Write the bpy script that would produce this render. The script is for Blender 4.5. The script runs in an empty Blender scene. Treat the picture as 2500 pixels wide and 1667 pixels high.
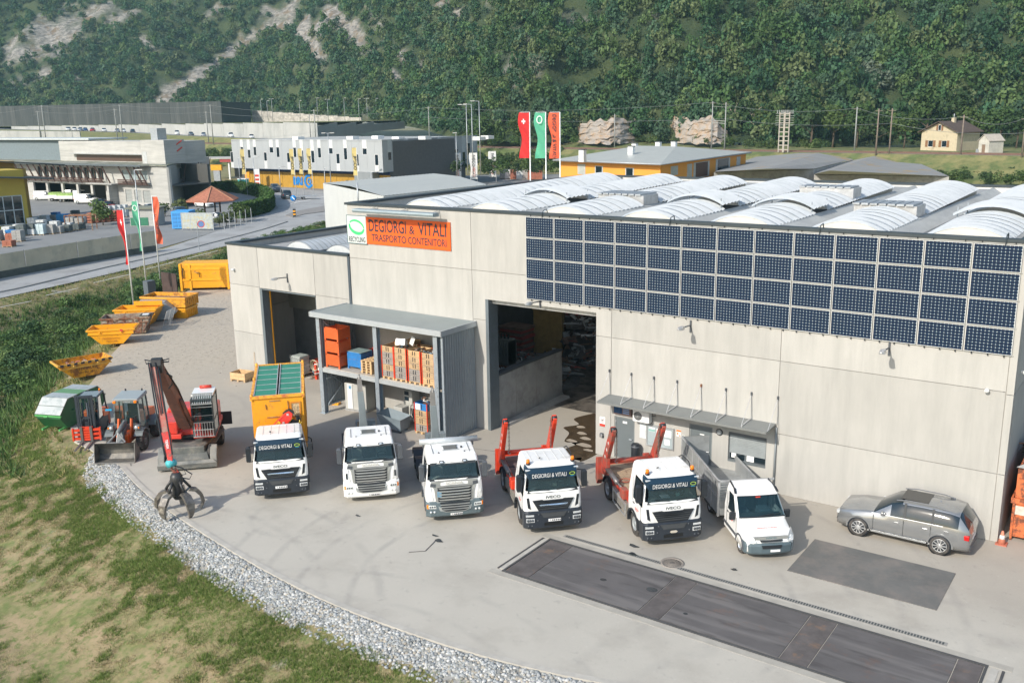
import bpy,bmesh,math,random
import numpy as np
from mathutils import Matrix,Vector,noise as mn
C=bpy.context.scene.collection
SC=bpy.context.scene
rad=math.radians
CAMP=(24.9957,-36.0661,15.5483)
F_,YAW,PITCH,ROLL=2291.298,rad(-35.71364),rad(13.57339),rad(-0.968472)
def axes():
 cy,sy,cp,sp=math.cos(YAW),math.sin(YAW),math.cos(PITCH),math.sin(PITCH)
 f=Vector((sy*cp,cy*cp,-sp));r=Vector((cy,-sy,0));u=r.cross(f)
 cr,sr=math.cos(ROLL),math.sin(ROLL)
 return cr*r+sr*u,-sr*r+cr*u,f
AR,AU,AF=axes()
cam=bpy.data.cameras.new('camera');camo=bpy.data.objects.new('camera',cam);C.objects.link(camo)
cam.sensor_width=36;cam.lens=F_/2500*36;cam.clip_start=0.5;cam.clip_end=6000
camo.matrix_world=Matrix(((AR.x,AU.x,-AF.x,CAMP[0]),(AR.y,AU.y,-AF.y,CAMP[1]),(AR.z,AU.z,-AF.z,CAMP[2]),(0,0,0,1)))
SC.camera=camo
SUND=Vector((0.15,1.0,-0.68)).normalized()
SUN_EL=math.asin(-SUND.z);SUN_AZ=math.atan2(-SUND.x,-SUND.y)
world=bpy.data.worlds.new('World');SC.world=world;world.use_nodes=True
nt=world.node_tree;nt.nodes.clear()
sky=nt.nodes.new('ShaderNodeTexSky');sky.sky_type='NISHITA';sky.sun_disc=False
sky.sun_elevation=SUN_EL;sky.sun_rotation=SUN_AZ;sky.air_density=1.3;sky.dust_density=1.5;sky.ozone_density=1.6
bg=nt.nodes.new('ShaderNodeBackground');bg.inputs[1].default_value=0.15
out=nt.nodes.new('ShaderNodeOutputWorld')
nt.links.new(sky.outputs[0],bg.inputs[0]);nt.links.new(bg.outputs[0],out.inputs[0])
sun=bpy.data.lights.new('sun','SUN');sun.energy=3.7;sun.angle=rad(0.5);sun.color=(1.0,0.93,0.82)
suno=bpy.data.objects.new('sun',sun);C.objects.link(suno)
suno.rotation_euler=(-SUND).to_track_quat('Z','Y').to_euler();suno.location=(0,-60,80)
SC.view_settings.view_transform='Standard';SC.view_settings.look='None'
SC.view_settings.exposure=0.40;SC.view_settings.gamma=1.0;SC.view_settings.use_curve_mapping=False
S_=2500/2352
def ray(x,y):return AF+AR*((x*S_-1250)/F_)-AU*((y*S_-833.5)/F_)
def G(x,y,z=0.0):
 d=ray(x,y);t=(z-CAMP[2])/d.z;return Vector(CAMP)+d*t
def sset(o,label=None,cat=None,group=None,kind=None):
 if label:o['label']=label
 if cat:o['category']=cat
 if group:o['group']=group
 if kind:o['kind']=kind
 return o
def thing(name,label,cat,loc=(0,0,0),rz=0,group=None,sc=1):
 o=bpy.data.objects.new(name,None);C.objects.link(o)
 o.location=loc;o.rotation_euler=(0,0,rz);o.scale=(sc,)*3;o.empty_display_size=.3
 return sset(o,label,cat,group)
def copy_tree(o,parent=None,**kw):
 c=o.copy();C.objects.link(c)
 if parent:c.parent=parent
 for ch in o.children:copy_tree(ch,c)
 return c
def dup(o,loc,rz=None,label=None,group=None):
 c=copy_tree(o);c.location=loc
 if rz is not None:c.rotation_euler=(0,0,rz)
 if label:c['label']=label
 if group:c['group']=group
 return c
class MB:
 def __init__(s):s.v=[];s.f=[];s.m=[];s.T=None;s.mi=0;s.sm=False;s.smf=[]
 def add(s,vs,fs):
  b=len(s.v)
  if s.T is not None:vs=[s.T@Vector(q) for q in vs]
  s.v+=[tuple(q) for q in vs]
  for f in fs:s.f.append(tuple(i+b for i in f));s.m.append(s.mi);s.smf.append(s.sm)
  return s
 def box(s,x0,x1,y0,y1,z0,z1):
  v=[(x0,y0,z0),(x1,y0,z0),(x1,y1,z0),(x0,y1,z0),(x0,y0,z1),(x1,y0,z1),(x1,y1,z1),(x0,y1,z1)]
  return s.add(v,[(0,3,2,1),(4,5,6,7),(0,1,5,4),(1,2,6,5),(2,3,7,6),(3,0,4,7)])
 def cb(s,c,d):return s.box(c[0]-d[0]/2,c[0]+d[0]/2,c[1]-d[1]/2,c[1]+d[1]/2,c[2]-d[2]/2,c[2]+d[2]/2)
 def quad(s,*p):return s.add(p,[tuple(range(len(p)))])
 def loft(s,rings,close=True,caps=True,skip=None):
  n=len(rings[0]);vs=[q for r in rings for q in r];fs=[]
  for i in range(len(rings)-1):
   for j in range(n if close else n-1):
    k=(j+1)%n;f=(i*n+j,i*n+k,(i+1)*n+k,(i+1)*n+j)
    if skip:
     c=sum((Vector(vs[a]) for a in f),Vector())/4
     if skip(c):continue
    fs.append(f)
  if caps:fs+=[tuple(range(n))[::-1],tuple(range((len(rings)-1)*n,len(rings)*n))]
  return s.add(vs,fs)
 def prism(s,pts,ax,a,b):
  def q(p,t):
   return (t,p[0],p[1]) if ax=='x' else (p[0],t,p[1]) if ax=='y' else (p[0],p[1],t)
  return s.loft([[q(p,a) for p in pts],[q(p,b) for p in pts]])
 def tube(s,pts,r,n=8,caps=True):
  pts=[Vector(p) for p in pts];rr=r if isinstance(r,(list,tuple)) else [r]*len(pts);rings=[]
  up=None
  for i,p in enumerate(pts):
   d=(pts[min(i+1,len(pts)-1)]-pts[max(i-1,0)]).normalized()
   if up is None:up=Vector((0,0,1)) if abs(d.z)<.9 else Vector((1,0,0))
   a=d.cross(up)
   if a.length<1e-4:a=d.cross(Vector((1,.3,0)))
   a.normalize();b=d.cross(a);up=-b if False else up
   rings.append([p+(a*math.cos(2*math.pi*k/n)+b*math.sin(2*math.pi*k/n))*rr[i] for k in range(n)])
  o=s.sm;s.sm=n>6;s.loft(rings,caps=caps);s.sm=o;return s
 def bar(s,a,b,w,h):
  a=Vector(a);b=Vector(b);d=(b-a).normalized();up=Vector((0,0,1)) if abs(d.z)<.95 else Vector((0,1,0))
  x=d.cross(up).normalized()*w/2;z=x.cross(d).normalized()*h/2
  return s.loft([[p-x-z,p+x-z,p+x+z,p-x+z] for p in (a,b)])
 def lathe(s,prof,n=24,ax='z',c=(0,0,0)):
  rings=[]
  for k in range(n):
   a=2*math.pi*k/n;ca,sa=math.cos(a),math.sin(a);r=[]
   for rr,h in prof:
    p=(rr*ca,rr*sa,h) if ax=='z' else (h,rr*ca,rr*sa) if ax=='x' else (rr*ca,h,rr*sa)
    r.append((p[0]+c[0],p[1]+c[1],p[2]+c[2]))
   rings.append(r)
  m=len(prof);vs=[q for r in rings for q in r];fs=[]
  for i in range(n):
   k=(i+1)%n
   for j in range(m-1):fs.append((i*m+j,k*m+j,k*m+j+1,i*m+j+1))
  o=s.sm;s.sm=True;s.add(vs,fs);s.sm=o;return s
 def mesh(s,name,mats):
  me=bpy.data.meshes.new(name);me.from_pydata(s.v,[],s.f)
  if not isinstance(mats,(list,tuple)):mats=[mats]
  for m in mats:me.materials.append(m)
  if len(mats)>1:me.polygons.foreach_set('material_index',s.m)
  if any(s.smf):me.polygons.foreach_set('use_smooth',s.smf)
  me.update();return me
 def ob(s,name,mats,parent=None,bev=0,loc=None,fix=True):
  me=s.mesh(name,mats)
  if fix:
   bm=bmesh.new();bm.from_mesh(me);bmesh.ops.recalc_face_normals(bm,faces=bm.faces[:]);bm.to_mesh(me);bm.free()
  o=bpy.data.objects.new(name,me);C.objects.link(o)
  if parent:o.parent=parent
  if loc:o.location=loc
  if bev:
   b=o.modifiers.new('bevel','BEVEL');b.width=bev;b.segments=2;b.limit_method='ANGLE';b.angle_limit=rad(40)
  return o
def bx(name,d,mat,parent=None,bev=0):return MB().box(*d).ob(name,mat,parent,bev)
def fast_mesh(name,verts,faces_n,idx,mat,cols=None,smooth=False):
 me=bpy.data.meshes.new(name);nf=len(idx)//faces_n
 me.vertices.add(len(verts));me.vertices.foreach_set('co',np.asarray(verts,np.float32).ravel())
 me.loops.add(len(idx));me.loops.foreach_set('vertex_index',np.asarray(idx,np.int32).ravel())
 me.polygons.add(nf);me.polygons.foreach_set('loop_start',np.arange(0,len(idx),faces_n,dtype=np.int32))
 me.polygons.foreach_set('loop_total',np.full(nf,faces_n,np.int32))
 if smooth:me.polygons.foreach_set('use_smooth',np.ones(nf,bool))
 me.materials.append(mat)
 if cols is not None:
  a=me.attributes.new('tint','FLOAT_COLOR','POINT');c=np.ones((len(verts),4),np.float32);c[:,:3]=cols
  a.data.foreach_set('color',c.ravel())
 me.update();o=bpy.data.objects.new(name,me);C.objects.link(o);return o
_tc={}
def text_mb(m,s,size,T,sx=1.0,bold=0.0,align='CENTER',fit=None):
 key=(s,bold,align)
 if key not in _tc:
  cu=bpy.data.curves.new('t','FONT');cu.body=s;cu.size=1;cu.align_x=align;cu.align_y='CENTER';cu.offset=bold
  cu.resolution_u=3
  o=bpy.data.objects.new('t',cu);C.objects.link(o);bpy.context.view_layer.update()
  me=bpy.data.meshes.new_from_object(o.evaluated_get(bpy.context.evaluated_depsgraph_get()))
  _tc[key]=([tuple(v.co) for v in me.vertices],[tuple(p.vertices) for p in me.polygons])
  bpy.data.objects.remove(o);bpy.data.curves.remove(cu);bpy.data.meshes.remove(me)
 v,f=_tc[key];o=m.T
 if fit:sx=fit/((max(a[0] for a in v)-min(a[0] for a in v))*size)
 m.T=(o@T) if o is not None else T
 m.add([(a[0]*size*sx,a[1]*size,0) for a in v],f);m.T=o
def frame(o,x,y):
 x=Vector(x).normalized();y=Vector(y).normalized();z=x.cross(y);o=Vector(o)
 return Matrix(((x.x,y.x,z.x,o.x),(x.y,y.y,z.y,o.y),(x.z,y.z,z.z,o.z),(0,0,0,1)))
MT={}
def srgb(c):
 c=c.lstrip('#');r=[int(c[i:i+2],16)/255 for i in (0,2,4)]
 return tuple(((x+.055)/1.055)**2.4 if x>.04045 else x/12.92 for x in r)
def mat(name,col,rough=.6,metal=0.0,var=.12,scale=2.0,second=None,thr=.62,sc2=3.0,soft=.06,streak=None,bump=0.0,bscale=30,coat=0.0,tint=False,spec=.5,emit=None,worldc=False):
 if name in MT:return MT[name]
 if isinstance(col,str):col=srgb(col)
 m=bpy.data.materials.new(name);m.use_nodes=True;n=m.node_tree.nodes;l=m.node_tree.links
 b=n['Principled BSDF'];b.inputs['Roughness'].default_value=rough;b.inputs['Metallic'].default_value=metal
 b.inputs['Specular IOR Level'].default_value=spec
 if coat:b.inputs['Coat Weight'].default_value=coat;b.inputs['Coat Roughness'].default_value=.08
 tc=n.new('ShaderNodeTexCoord')
 if worldc:g=n.new('ShaderNodeNewGeometry');co=g.outputs['Position']
 else :co=tc.outputs['Object']
 base=None
 if var:
  t=n.new('ShaderNodeTexNoise');t.inputs['Scale'].default_value=scale;t.inputs['Detail'].default_value=6;t.inputs['Roughness'].default_value=.62
  l.new(co,t.inputs['Vector'])
  mx=n.new('ShaderNodeMix');mx.data_type='RGBA'
  mx.inputs['A'].default_value=(*[c*(1-var) for c in col],1);mx.inputs['B'].default_value=(*[min(1,c*(1+var)) for c in col],1)
  rp=n.new('ShaderNodeMapRange');rp.inputs[1].default_value=.3;rp.inputs[2].default_value=.7
  l.new(t.outputs[0],rp.inputs[0]);l.new(rp.outputs[0],mx.inputs[0]);base=mx.outputs['Result']
 if second:
  c2=srgb(second) if isinstance(second,str) else second
  t=n.new('ShaderNodeTexNoise');t.inputs['Scale'].default_value=sc2;t.inputs['Detail'].default_value=8;t.inputs['Roughness'].default_value=.7
  if streak:
   mp=n.new('ShaderNodeMapping');mp.inputs['Scale'].default_value=streak;l.new(co,mp.inputs[0]);l.new(mp.outputs[0],t.inputs['Vector'])
  else :l.new(co,t.inputs['Vector'])
  rp=n.new('ShaderNodeMapRange');rp.inputs[1].default_value=thr-soft;rp.inputs[2].default_value=thr+soft
  l.new(t.outputs[0],rp.inputs[0]);mx=n.new('ShaderNodeMix');mx.data_type='RGBA'
  l.new(rp.outputs[0],mx.inputs[0]);mx.inputs['B'].default_value=(*c2,1)
  if base:l.new(base,mx.inputs['A'])
  else :mx.inputs['A'].default_value=(*col,1)
  base=mx.outputs['Result']
 if tint:
  a=n.new('ShaderNodeAttribute');a.attribute_name='tint';mx=n.new('ShaderNodeMix');mx.data_type='RGBA';mx.blend_type='MULTIPLY';mx.inputs[0].default_value=1
  if base:l.new(base,mx.inputs['A'])
  else :mx.inputs['A'].default_value=(*col,1)
  l.new(a.outputs['Color'],mx.inputs['B']);base=mx.outputs['Result']
 if base:l.new(base,b.inputs['Base Color'])
 else :b.inputs['Base Color'].default_value=(*col,1)
 if bump:
  t=n.new('ShaderNodeTexNoise');t.inputs['Scale'].default_value=bscale;t.inputs['Detail'].default_value=5;l.new(co,t.inputs['Vector'])
  bp=n.new('ShaderNodeBump');bp.inputs['Strength'].default_value=bump;bp.inputs['Distance'].default_value=.03
  l.new(t.outputs[0],bp.inputs['Height']);l.new(bp.outputs[0],b.inputs['Normal'])
 if name=='light_precast_concrete':
  oi=n.new('ShaderNodeObjectInfo');hs=n.new('ShaderNodeHueSaturation');r_=n.new('ShaderNodeMapRange');r_.inputs[3].default_value=.93;r_.inputs[4].default_value=1.05;l.new(oi.outputs['Random'],r_.inputs[0]);l.new(r_.outputs[0],hs.inputs['Value']);l.new(b.inputs['Base Color'].links[0].from_socket,hs.inputs['Color']);l.new(hs.outputs[0],b.inputs['Base Color'])
 if emit:b.inputs['Emission Color'].default_value=(*emit,1);b.inputs['Emission Strength'].default_value=1
 MT[name]=m;return m
def leafmat(name,col,tint=True):
 m=mat(name,col,.6,0,.25,.35,tint=tint,spec=.25,worldc=True)
 n=m.node_tree.nodes;l=m.node_tree.links;b=n['Principled BSDF'];o=n['Material Output']
 tr=n.new('ShaderNodeBsdfTranslucent');ms=n.new('ShaderNodeMixShader');ms.inputs[0].default_value=.25
 src=b.inputs['Base Color'].links[0].from_socket;l.new(src,tr.inputs[0])
 l.new(b.outputs[0],ms.inputs[1]);l.new(tr.outputs[0],ms.inputs[2]);l.new(ms.outputs[0],o.inputs[0]);return m
def glassmat(name,col=(.62,.78,.80),alpha=.30,rough=.04):
 m=bpy.data.materials.new(name);m.use_nodes=True;n=m.node_tree.nodes;l=m.node_tree.links;n.clear()
 o=n.new('ShaderNodeOutputMaterial');t=n.new('ShaderNodeBsdfTransparent');t.inputs[0].default_value=(*col,1)
 g=n.new('ShaderNodeBsdfGlossy');g.inputs['Roughness'].default_value=rough;g.inputs[0].default_value=(1,1,1,1)
 d=n.new('ShaderNodeBsdfPrincipled');d.inputs['Base Color'].default_value=(.015,.05,.06,1);d.inputs['Roughness'].default_value=rough
 fr=n.new('ShaderNodeFresnel');fr.inputs[0].default_value=1.5
 a=n.new('ShaderNodeMixShader');a.inputs[0].default_value=alpha;l.new(t.outputs[0],a.inputs[1]);l.new(d.outputs[0],a.inputs[2])
 b=n.new('ShaderNodeMixShader');l.new(fr.outputs[0],b.inputs[0]);l.new(a.outputs[0],b.inputs[1]);l.new(g.outputs[0],b.inputs[2])
 l.new(b.outputs[0],o.inputs[0]);MT[name]=m;return m
BLACK=mat('black_plastic',(.018,.022,.028),.45,0,.1)
RUB=mat('tyre_rubber',(.03,.03,.032),.85,0,.25,8,second=(.11,.10,.09),thr=.55,sc2=4,soft=.15)
DARKG=mat('dark_grey_metal',(.09,.10,.115),.5,.2,.15)
STEEL=mat('galvanised_steel',(.42,.45,.48),.45,.45,.14,3,second=(.30,.32,.34),thr=.6,sc2=5)
ALU=mat('aluminium',(.55,.56,.57),.4,.55,.1,2,second=(.36,.36,.36),thr=.6,sc2=2.5,soft=.15)
CHROME=mat('chrome',(.75,.78,.8),.2,.9,.05)
WHITE=mat('white_paint',(.80,.80,.78),.35,0,.05,1.2,second=(.52,.50,.46),thr=.68,sc2=2.5,soft=.12,coat=.4)
WHITE2=mat('white_sheet',(.74,.75,.75),.5,0,.05)
REDP=mat('red_orange_paint',(.68,.055,.02),.4,0,.15,2,second=(.28,.10,.06),thr=.64,sc2=3,coat=.3)
REDW=mat('worn_red_paint',(.50,.045,.025),.55,0,.2,2,second=(.20,.12,.09),thr=.52,sc2=2.2,soft=.12)
ORANGE=mat('orange_paint',(.72,.13,.02),.4,0,.12,2,second=(.25,.10,.05),thr=.66)
YEL=mat('yellow_paint',(.82,.36,.012),.45,0,.1,1.2,second=(.42,.20,.05),thr=.63,sc2=2.5,soft=.08,coat=.2)
YELW=mat('worn_yellow_paint',(.72,.33,.02),.55,0,.2,1.5,second=(.23,.09,.03),thr=.53,sc2=2.4,soft=.08)
RUST=mat('rusty_steel',(.20,.085,.045),.85,.1,.35,2.5,second=(.36,.30,.22),thr=.56,sc2=2,soft=.08,bump=.3)
RUSTO=mat('rusty_orange_paint',(.58,.15,.05),.7,0,.2,2,second=(.16,.055,.03),thr=.52,sc2=3.2,soft=.05,bump=.2)
WOOD=mat('pallet_wood',(.52,.36,.20),.8,0,.2,2,second=(.33,.25,.17),thr=.55,sc2=1.2,streak=(1,1,7),soft=.12)
WOODG=mat('grey_weathered_wood',(.33,.30,.27),.85,0,.2,3,second=(.22,.19,.17),thr=.55,sc2=2,streak=(1,1,8),soft=.12)
WOODO=mat('fresh_plank_wood',(.62,.42,.22),.75,0,.18,3,second=(.42,.27,.14),thr=.58,sc2=2,streak=(1,1,8),soft=.12)
BLUEP=mat('blue_paint',(.03,.20,.50),.5,0,.15,2,second=(.30,.14,.08),thr=.63,sc2=5)
CONC=mat('light_precast_concrete',(.425,.415,.39),.85,0,.05,.5,second=(.345,.34,.32),thr=.57,sc2=1.1,streak=(1.6,1.6,.22),soft=.16,bump=.08,bscale=12,worldc=True)
CONC2=mat('grey_concrete',(.36,.355,.34),.9,0,.14,.8,second=(.20,.19,.18),thr=.6,sc2=.9,soft=.14,bump=.12,bscale=14)
CONC3=mat('board_marked_concrete',(.46,.455,.43),.9,0,.08,.5,second=(.33,.33,.31),thr=.56,sc2=1.0,streak=(.15,.15,2.2),soft=.15)
GLASS=glassmat('windscreen_glass')
DGLASS=mat('dark_window_glass',(.012,.022,.03),.06,0,0,spec=.8)
LENS=mat('lamp_lens',(.75,.78,.8),.12,.4,0,spec=.8)
AMBER=mat('amber_lens',(.85,.22,.01),.2,0,0)
REDL=mat('red_lens',(.5,.01,.01),.2,0,0)
PLATE=mat('white_number_plate',(.8,.8,.8),.5,0,0)
BLKP=mat('black_print',(.03,.03,.045),.6,0,0)
WHTP=mat('white_print',(.85,.85,.85),.6,0,0)
REDT=mat('red_print',(.55,.05,.03),.6,0,0)
GRNP=mat('green_print',(.05,.55,.18),.6,0,0)
NAVY=mat('dark_blue_visor',(.012,.034,.06),.35,0,.05)
INT=mat('cab_interior',(.05,.06,.065),.8,0,.2)
DASH=mat('dashboard_grey',(.30,.30,.27),.8,0,.2)
RIM=mat('wheel_rim',(.33,.36,.38),.5,.4,.1)
print('core ok')
def Pd(x,y,depth):return Vector(CAMP)+ray(x,y)*depth
rnd=random.Random(4)
KERB=[(-13.6,-13.4),(-9.65,-14.63),(-4.86,-15.64),(-.38,-16.37),(3.53,-16.73),(7.27,-16.65),(10.34,-16.3),(13.44,-15.57),(17.5,-14.2),(24,-11.2),(34,-6),(60,4)]
WEST=[G(170,1012),G(160,975),G(178,915),G(218,868),G(258,812),G(300,768),G(345,722),G(398,684),G(440,664),G(540,634)]
YARD=[(a,b) for a,b in KERB]+[(60,70),(-46,62)]+[(q.x,q.y) for q in WEST[::-1]]
RN=[G(-500,770),G(-200,722),G(0,685),G(120,659),G(240,632),G(380,599),G(520,565),G(640,537),G(745,511),G(860,490)]
RF=[G(-500,700),G(-200,662),G(0,632),G(120,611),G(240,590),G(367,583-8),G(500,531),G(600,503),G(660,488),G(745,462)]
ROAD=[(q.x,q.y) for q in RN]+[(q.x,q.y) for q in RF[::-1]]
def pdist(P,poly,closed=True):
 P=np.asarray(P,float);d=np.full(len(P),1e9);n=len(poly);inside=np.zeros(len(P),bool)
 for i in range(n if closed else n-1):
  a=np.array(poly[i][:2],float);b=np.array(poly[(i+1)%n][:2],float);ab=b-a
  t=np.clip(((P-a)@ab)/(ab@ab),0,1);d=np.minimum(d,np.hypot(*(P-(a+t[:,None]*ab)).T))
  c=((a[1]>P[:,1])!=(b[1]>P[:,1]))
  with np.errstate(divide='ignore',invalid='ignore'):
   xi=a[0]+(P[:,1]-a[1])*ab[0]/(ab[1] if ab[1] else 1e-9)
  inside^=c&(P[:,0]<xi)
 return np.where(inside,-d,d) if closed else d
def pnoise(P,s,seed=0,oct=3):
 out=np.zeros(len(P))
 for i in range(len(P)):
  out[i]=mn.fractal(Vector((P[i,0]*s+seed,P[i,1]*s,seed*.7)),1.0,2.0,oct)
 return out
def hground(P):
 dy=pdist(P,YARD);dr=pdist(P,ROAD)
 far=P[:,1]*.55-P[:,0]*1.0>0
 a=np.clip(dy-.3,0,99)*.30;b=np.clip(dr-1.0,0,99)*.42
 beyond=pdist(P,[(q.x,q.y) for q in RF],False)<pdist(P,[(q.x,q.y) for q in RN],False)
 h=-np.minimum(np.minimum(a,b),1.9)
 h[beyond]=0
 return h-.06
XS=np.unique(np.concatenate([np.arange(-1300,-700,60),np.arange(420,800,60),np.arange(-700,-140,12),np.arange(-140,-60,3),np.arange(-60,60,1.0),np.arange(60,400,20)]))
YS=np.unique(np.concatenate([np.arange(-480,-120,60),np.arange(360,1000,60),np.arange(-120,-34,6),np.arange(-34,66,1.0),np.arange(66,330,6)]))
gx,gy=np.meshgrid(XS,YS);P=np.stack([gx.ravel(),gy.ravel()],1);hz=hground(P)
nz=np.array([mn.fractal(Vector((p[0]*.35,p[1]*.35,1.3)),1.0,2.0,3) for p in P])*.10
dyy=pdist(P,YARD);hz+=np.where(dyy>.8,nz,0)*np.where(np.minimum(pdist(P,ROAD),9)>1,1,0)*(hz<-.08)
hz=np.where((dyy<0),-.12,hz)
nx_,ny_=len(XS),len(YS);ii=np.arange(nx_*ny_).reshape(ny_,nx_)
idx=np.stack([ii[:-1,:-1],ii[:-1,1:],ii[1:,1:],ii[1:,:-1]],-1).reshape(-1)
def grassmat():
 m=mat('meadow_ground',(.20,.18,.08),.95,0,.4,5,worldc=True,bump=.5,bscale=9)
 n=m.node_tree.nodes;l=m.node_tree.links;b=n['Principled BSDF'];g=n.new('ShaderNodeNewGeometry')
 src=b.inputs['Base Color'].links[0].from_socket
 for col,sc,th,so in (((.12,.155,.045),1.3,.54,.12),((.33,.25,.15),.5,.50,.14),((.11,.15,.04),3.5,.56,.08),((.33,.31,.28),.22,.665,.03)):
  t=n.new('ShaderNodeTexNoise');t.inputs['Scale'].default_value=sc;t.inputs['Detail'].default_value=7;t.inputs['Roughness'].default_value=.65
  l.new(g.outputs[0],t.inputs['Vector']);r=n.new('ShaderNodeMapRange');r.inputs[1].default_value=th-so;r.inputs[2].default_value=th+so
  l.new(t.outputs[0],r.inputs[0]);x=n.new('ShaderNodeMix');x.data_type='RGBA';l.new(r.outputs[0],x.inputs[0])
  l.new(src,x.inputs['A']);x.inputs['B'].default_value=(*col,1);src=x.outputs['Result']
 l.new(src,b.inputs['Base Color']);return m
GM=grassmat()
o=fast_mesh('ground',np.column_stack([P,hz]),4,idx,GM,smooth=True);sset(o,kind='structure')
def sheet(name,poly,z,m,thick=0.0,kind='structure'):
 bm=bmesh.new();vs=[bm.verts.new((p[0],p[1],z)) for p in poly];f=bm.faces.new(vs)
 bmesh.ops.triangulate(bm,faces=[f])
 if thick:
  r=bmesh.ops.extrude_face_region(bm,geom=bm.faces[:]);
  for v in [e for e in r['geom'] if isinstance(e,bmesh.types.BMVert)]:v.co.z-=thick
 bmesh.ops.recalc_face_normals(bm,faces=bm.faces[:])
 me=bpy.data.meshes.new(name);bm.to_mesh(me);bm.free();me.materials.append(m)
 if not thick:
  if me.polygons[0].normal.z<0:me.flip_normals()
 o=bpy.data.objects.new(name,me);C.objects.link(o)
 if kind:o['kind']=kind
 return o
def yardmat():
 m=mat('yard_concrete',(.44,.415,.365),.9,0,.05,.35,worldc=True,bump=.1,bscale=25)
 n=m.node_tree.nodes;l=m.node_tree.links;b=n['Principled BSDF'];g=n.new('ShaderNodeNewGeometry')
 src=b.inputs['Base Color'].links[0].from_socket
 def noise(sc,det=7,vec=None,ro=.62):
  t=n.new('ShaderNodeTexNoise');t.inputs['Scale'].default_value=sc;t.inputs['Detail'].default_value=det;t.inputs['Roughness'].default_value=ro
  l.new(vec or g.outputs[0],t.inputs['Vector']);return t.outputs[0]
 def rng(s,a,c,o0=0,o1=1):
  r=n.new('ShaderNodeMapRange');r.inputs[1].default_value=a;r.inputs[2].default_value=c;r.inputs[3].default_value=o0;r.inputs[4].default_value=o1
  l.new(s,r.inputs[0]);return r.outputs[0]
 def mth(op,a,c):
  q=n.new('ShaderNodeMath');q.operation=op
  for i,v in enumerate((a,c)):
   if isinstance(v,(int,float)):q.inputs[i].default_value=v
   else :l.new(v,q.inputs[i])
  return q.outputs[0]
 def mix(fac,col):
  nonlocal src
  x=n.new('ShaderNodeMix');x.data_type='RGBA';l.new(fac,x.inputs[0]);l.new(src,x.inputs['A']);x.inputs['B'].default_value=(*col,1);src=x.outputs['Result']
 sp=n.new('ShaderNodeSeparateXYZ');l.new(g.outputs[0],sp.inputs[0]);X,Y=sp.outputs[0],sp.outputs[1]
 z1=mth('ADD',mth('ADD',Y,mth('MULTIPLY',X,-.10)),mth('MULTIPLY',noise(.25),6));mix(rng(z1,-7.5,-3.0,0,.6),(.33,.295,.25))
 mix(rng(noise(.5),.50,.68,0,.5),(.33,.305,.265));mix(rng(noise(2.2),.60,.68,0,.25),(.20,.19,.18))
 z2=mth('ADD',mth('ADD',mth('MULTIPLY',X,-1),mth('MULTIPLY',Y,.35)),mth('MULTIPLY',noise(.35),7));mix(rng(z2,21,31),(.43,.375,.30))
 st=mth('MULTIPLY',rng(z2,24,32),rng(noise(3.2,9,None,.75),.50,.62,0,.7));mix(st,(.25,.215,.17))
 st=mth('MULTIPLY',rng(z2,24,32),rng(noise(9,6),.55,.66,0,.7));mix(st,(.50,.47,.41))
 mix(rng(noise(18,3),.60,.70,0,.35),(.24,.23,.21));mix(rng(noise(7,5),.62,.70,0,.3),(.55,.53,.48))
 for cx,cy,r,w,s in ((9.5,-11.5,7.4,.2,.5),(9.5,-11.5,9.3,.2,.45),(9.0,-10.5,12.6,.22,.4),(9.0,-10.5,10.8,.2,.4),(-4,-24,10.2,.22,.42),(-4,-24,12.1,.22,.42),(7,-24,10.2,.2,.4),(7,-24,8.4,.2,.35),(-2.5,-12.6,1.9,.2,.3),(26,-13,5,.8,.3),(24,-17,10,.5,.4),(24,-17,12,.3,.35),(-30,3,8,.3,.35),(-26,1,12,.35,.35),(-20,-10,7,.3,.3)):
  dx=mth('SUBTRACT',X,cx);dy=mth('SUBTRACT',Y,cy);d=mth('SQRT',mth('ADD',mth('MULTIPLY',dx,dx),mth('MULTIPLY',dy,dy)),0)
  d=mth('ABSOLUTE',mth('SUBTRACT',mth('ADD',d,mth('MULTIPLY',noise(.3),.3)),r+.15),0)
  f=mth('MULTIPLY',rng(d,w,w*.25,0,s*.6),rng(noise(.7),.42,.60));mix(f,(.19,.185,.18))
 l.new(src,b.inputs['Base Color']);return m
YM=yardmat()
sheet('yard_pavement',YARD,0.0,YM,.35)
def ribbon(name,pts,w,z,m,h=0,kind='structure',parent=None,closed=False):
 pts=[Vector((p[0],p[1],0)) for p in pts];L=[]
 for i,p in enumerate(pts):
  d=(pts[min(i+1,len(pts)-1)]-pts[max(i-1,0)]).normalized();nn=Vector((-d.y,d.x,0))*w/2;L.append((p-nn,p+nn))
 mb=MB()
 if h:mb.loft([[(*a.xy,z-.2),(*b.xy,z-.2),(*b.xy,z+h),(*a.xy,z+h)] for a,b in L])
 else :
  for i in range(len(L)-1):mb.quad((*L[i][0].xy,z),(*L[i+1][0].xy,z),(*L[i+1][1].xy,z),(*L[i][1].xy,z))
 o=mb.ob(name,m,parent)
 if kind:o['kind']=kind
 return o
def smooth(pts,k=6):
 out=[];n=len(pts);pts=[Vector((p[0],p[1],p[2] if len(p)>2 else 0)) for p in pts]
 for i in range(n-1):
  a,b,c,d=pts[max(i-1,0)],pts[i],pts[i+1],pts[min(i+2,n-1)]
  for j in range(k):
   t=j/k;out.append(.5*((2*b)+(c-a)*t+(2*a-5*b+4*c-d)*t*t+(3*b-a-3*c+d)*t**3))
 out.append(pts[-1]);return out
KS=smooth(KERB,6)
KC=mat('kerb_concrete',(.42,.40,.36),.9,0,.15,2)
ribbon('kerb',KS,.22,-.02,KC,.05)
JO=mat('pavement_joint',(.19,.18,.165),.95,0,.3)
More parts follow.
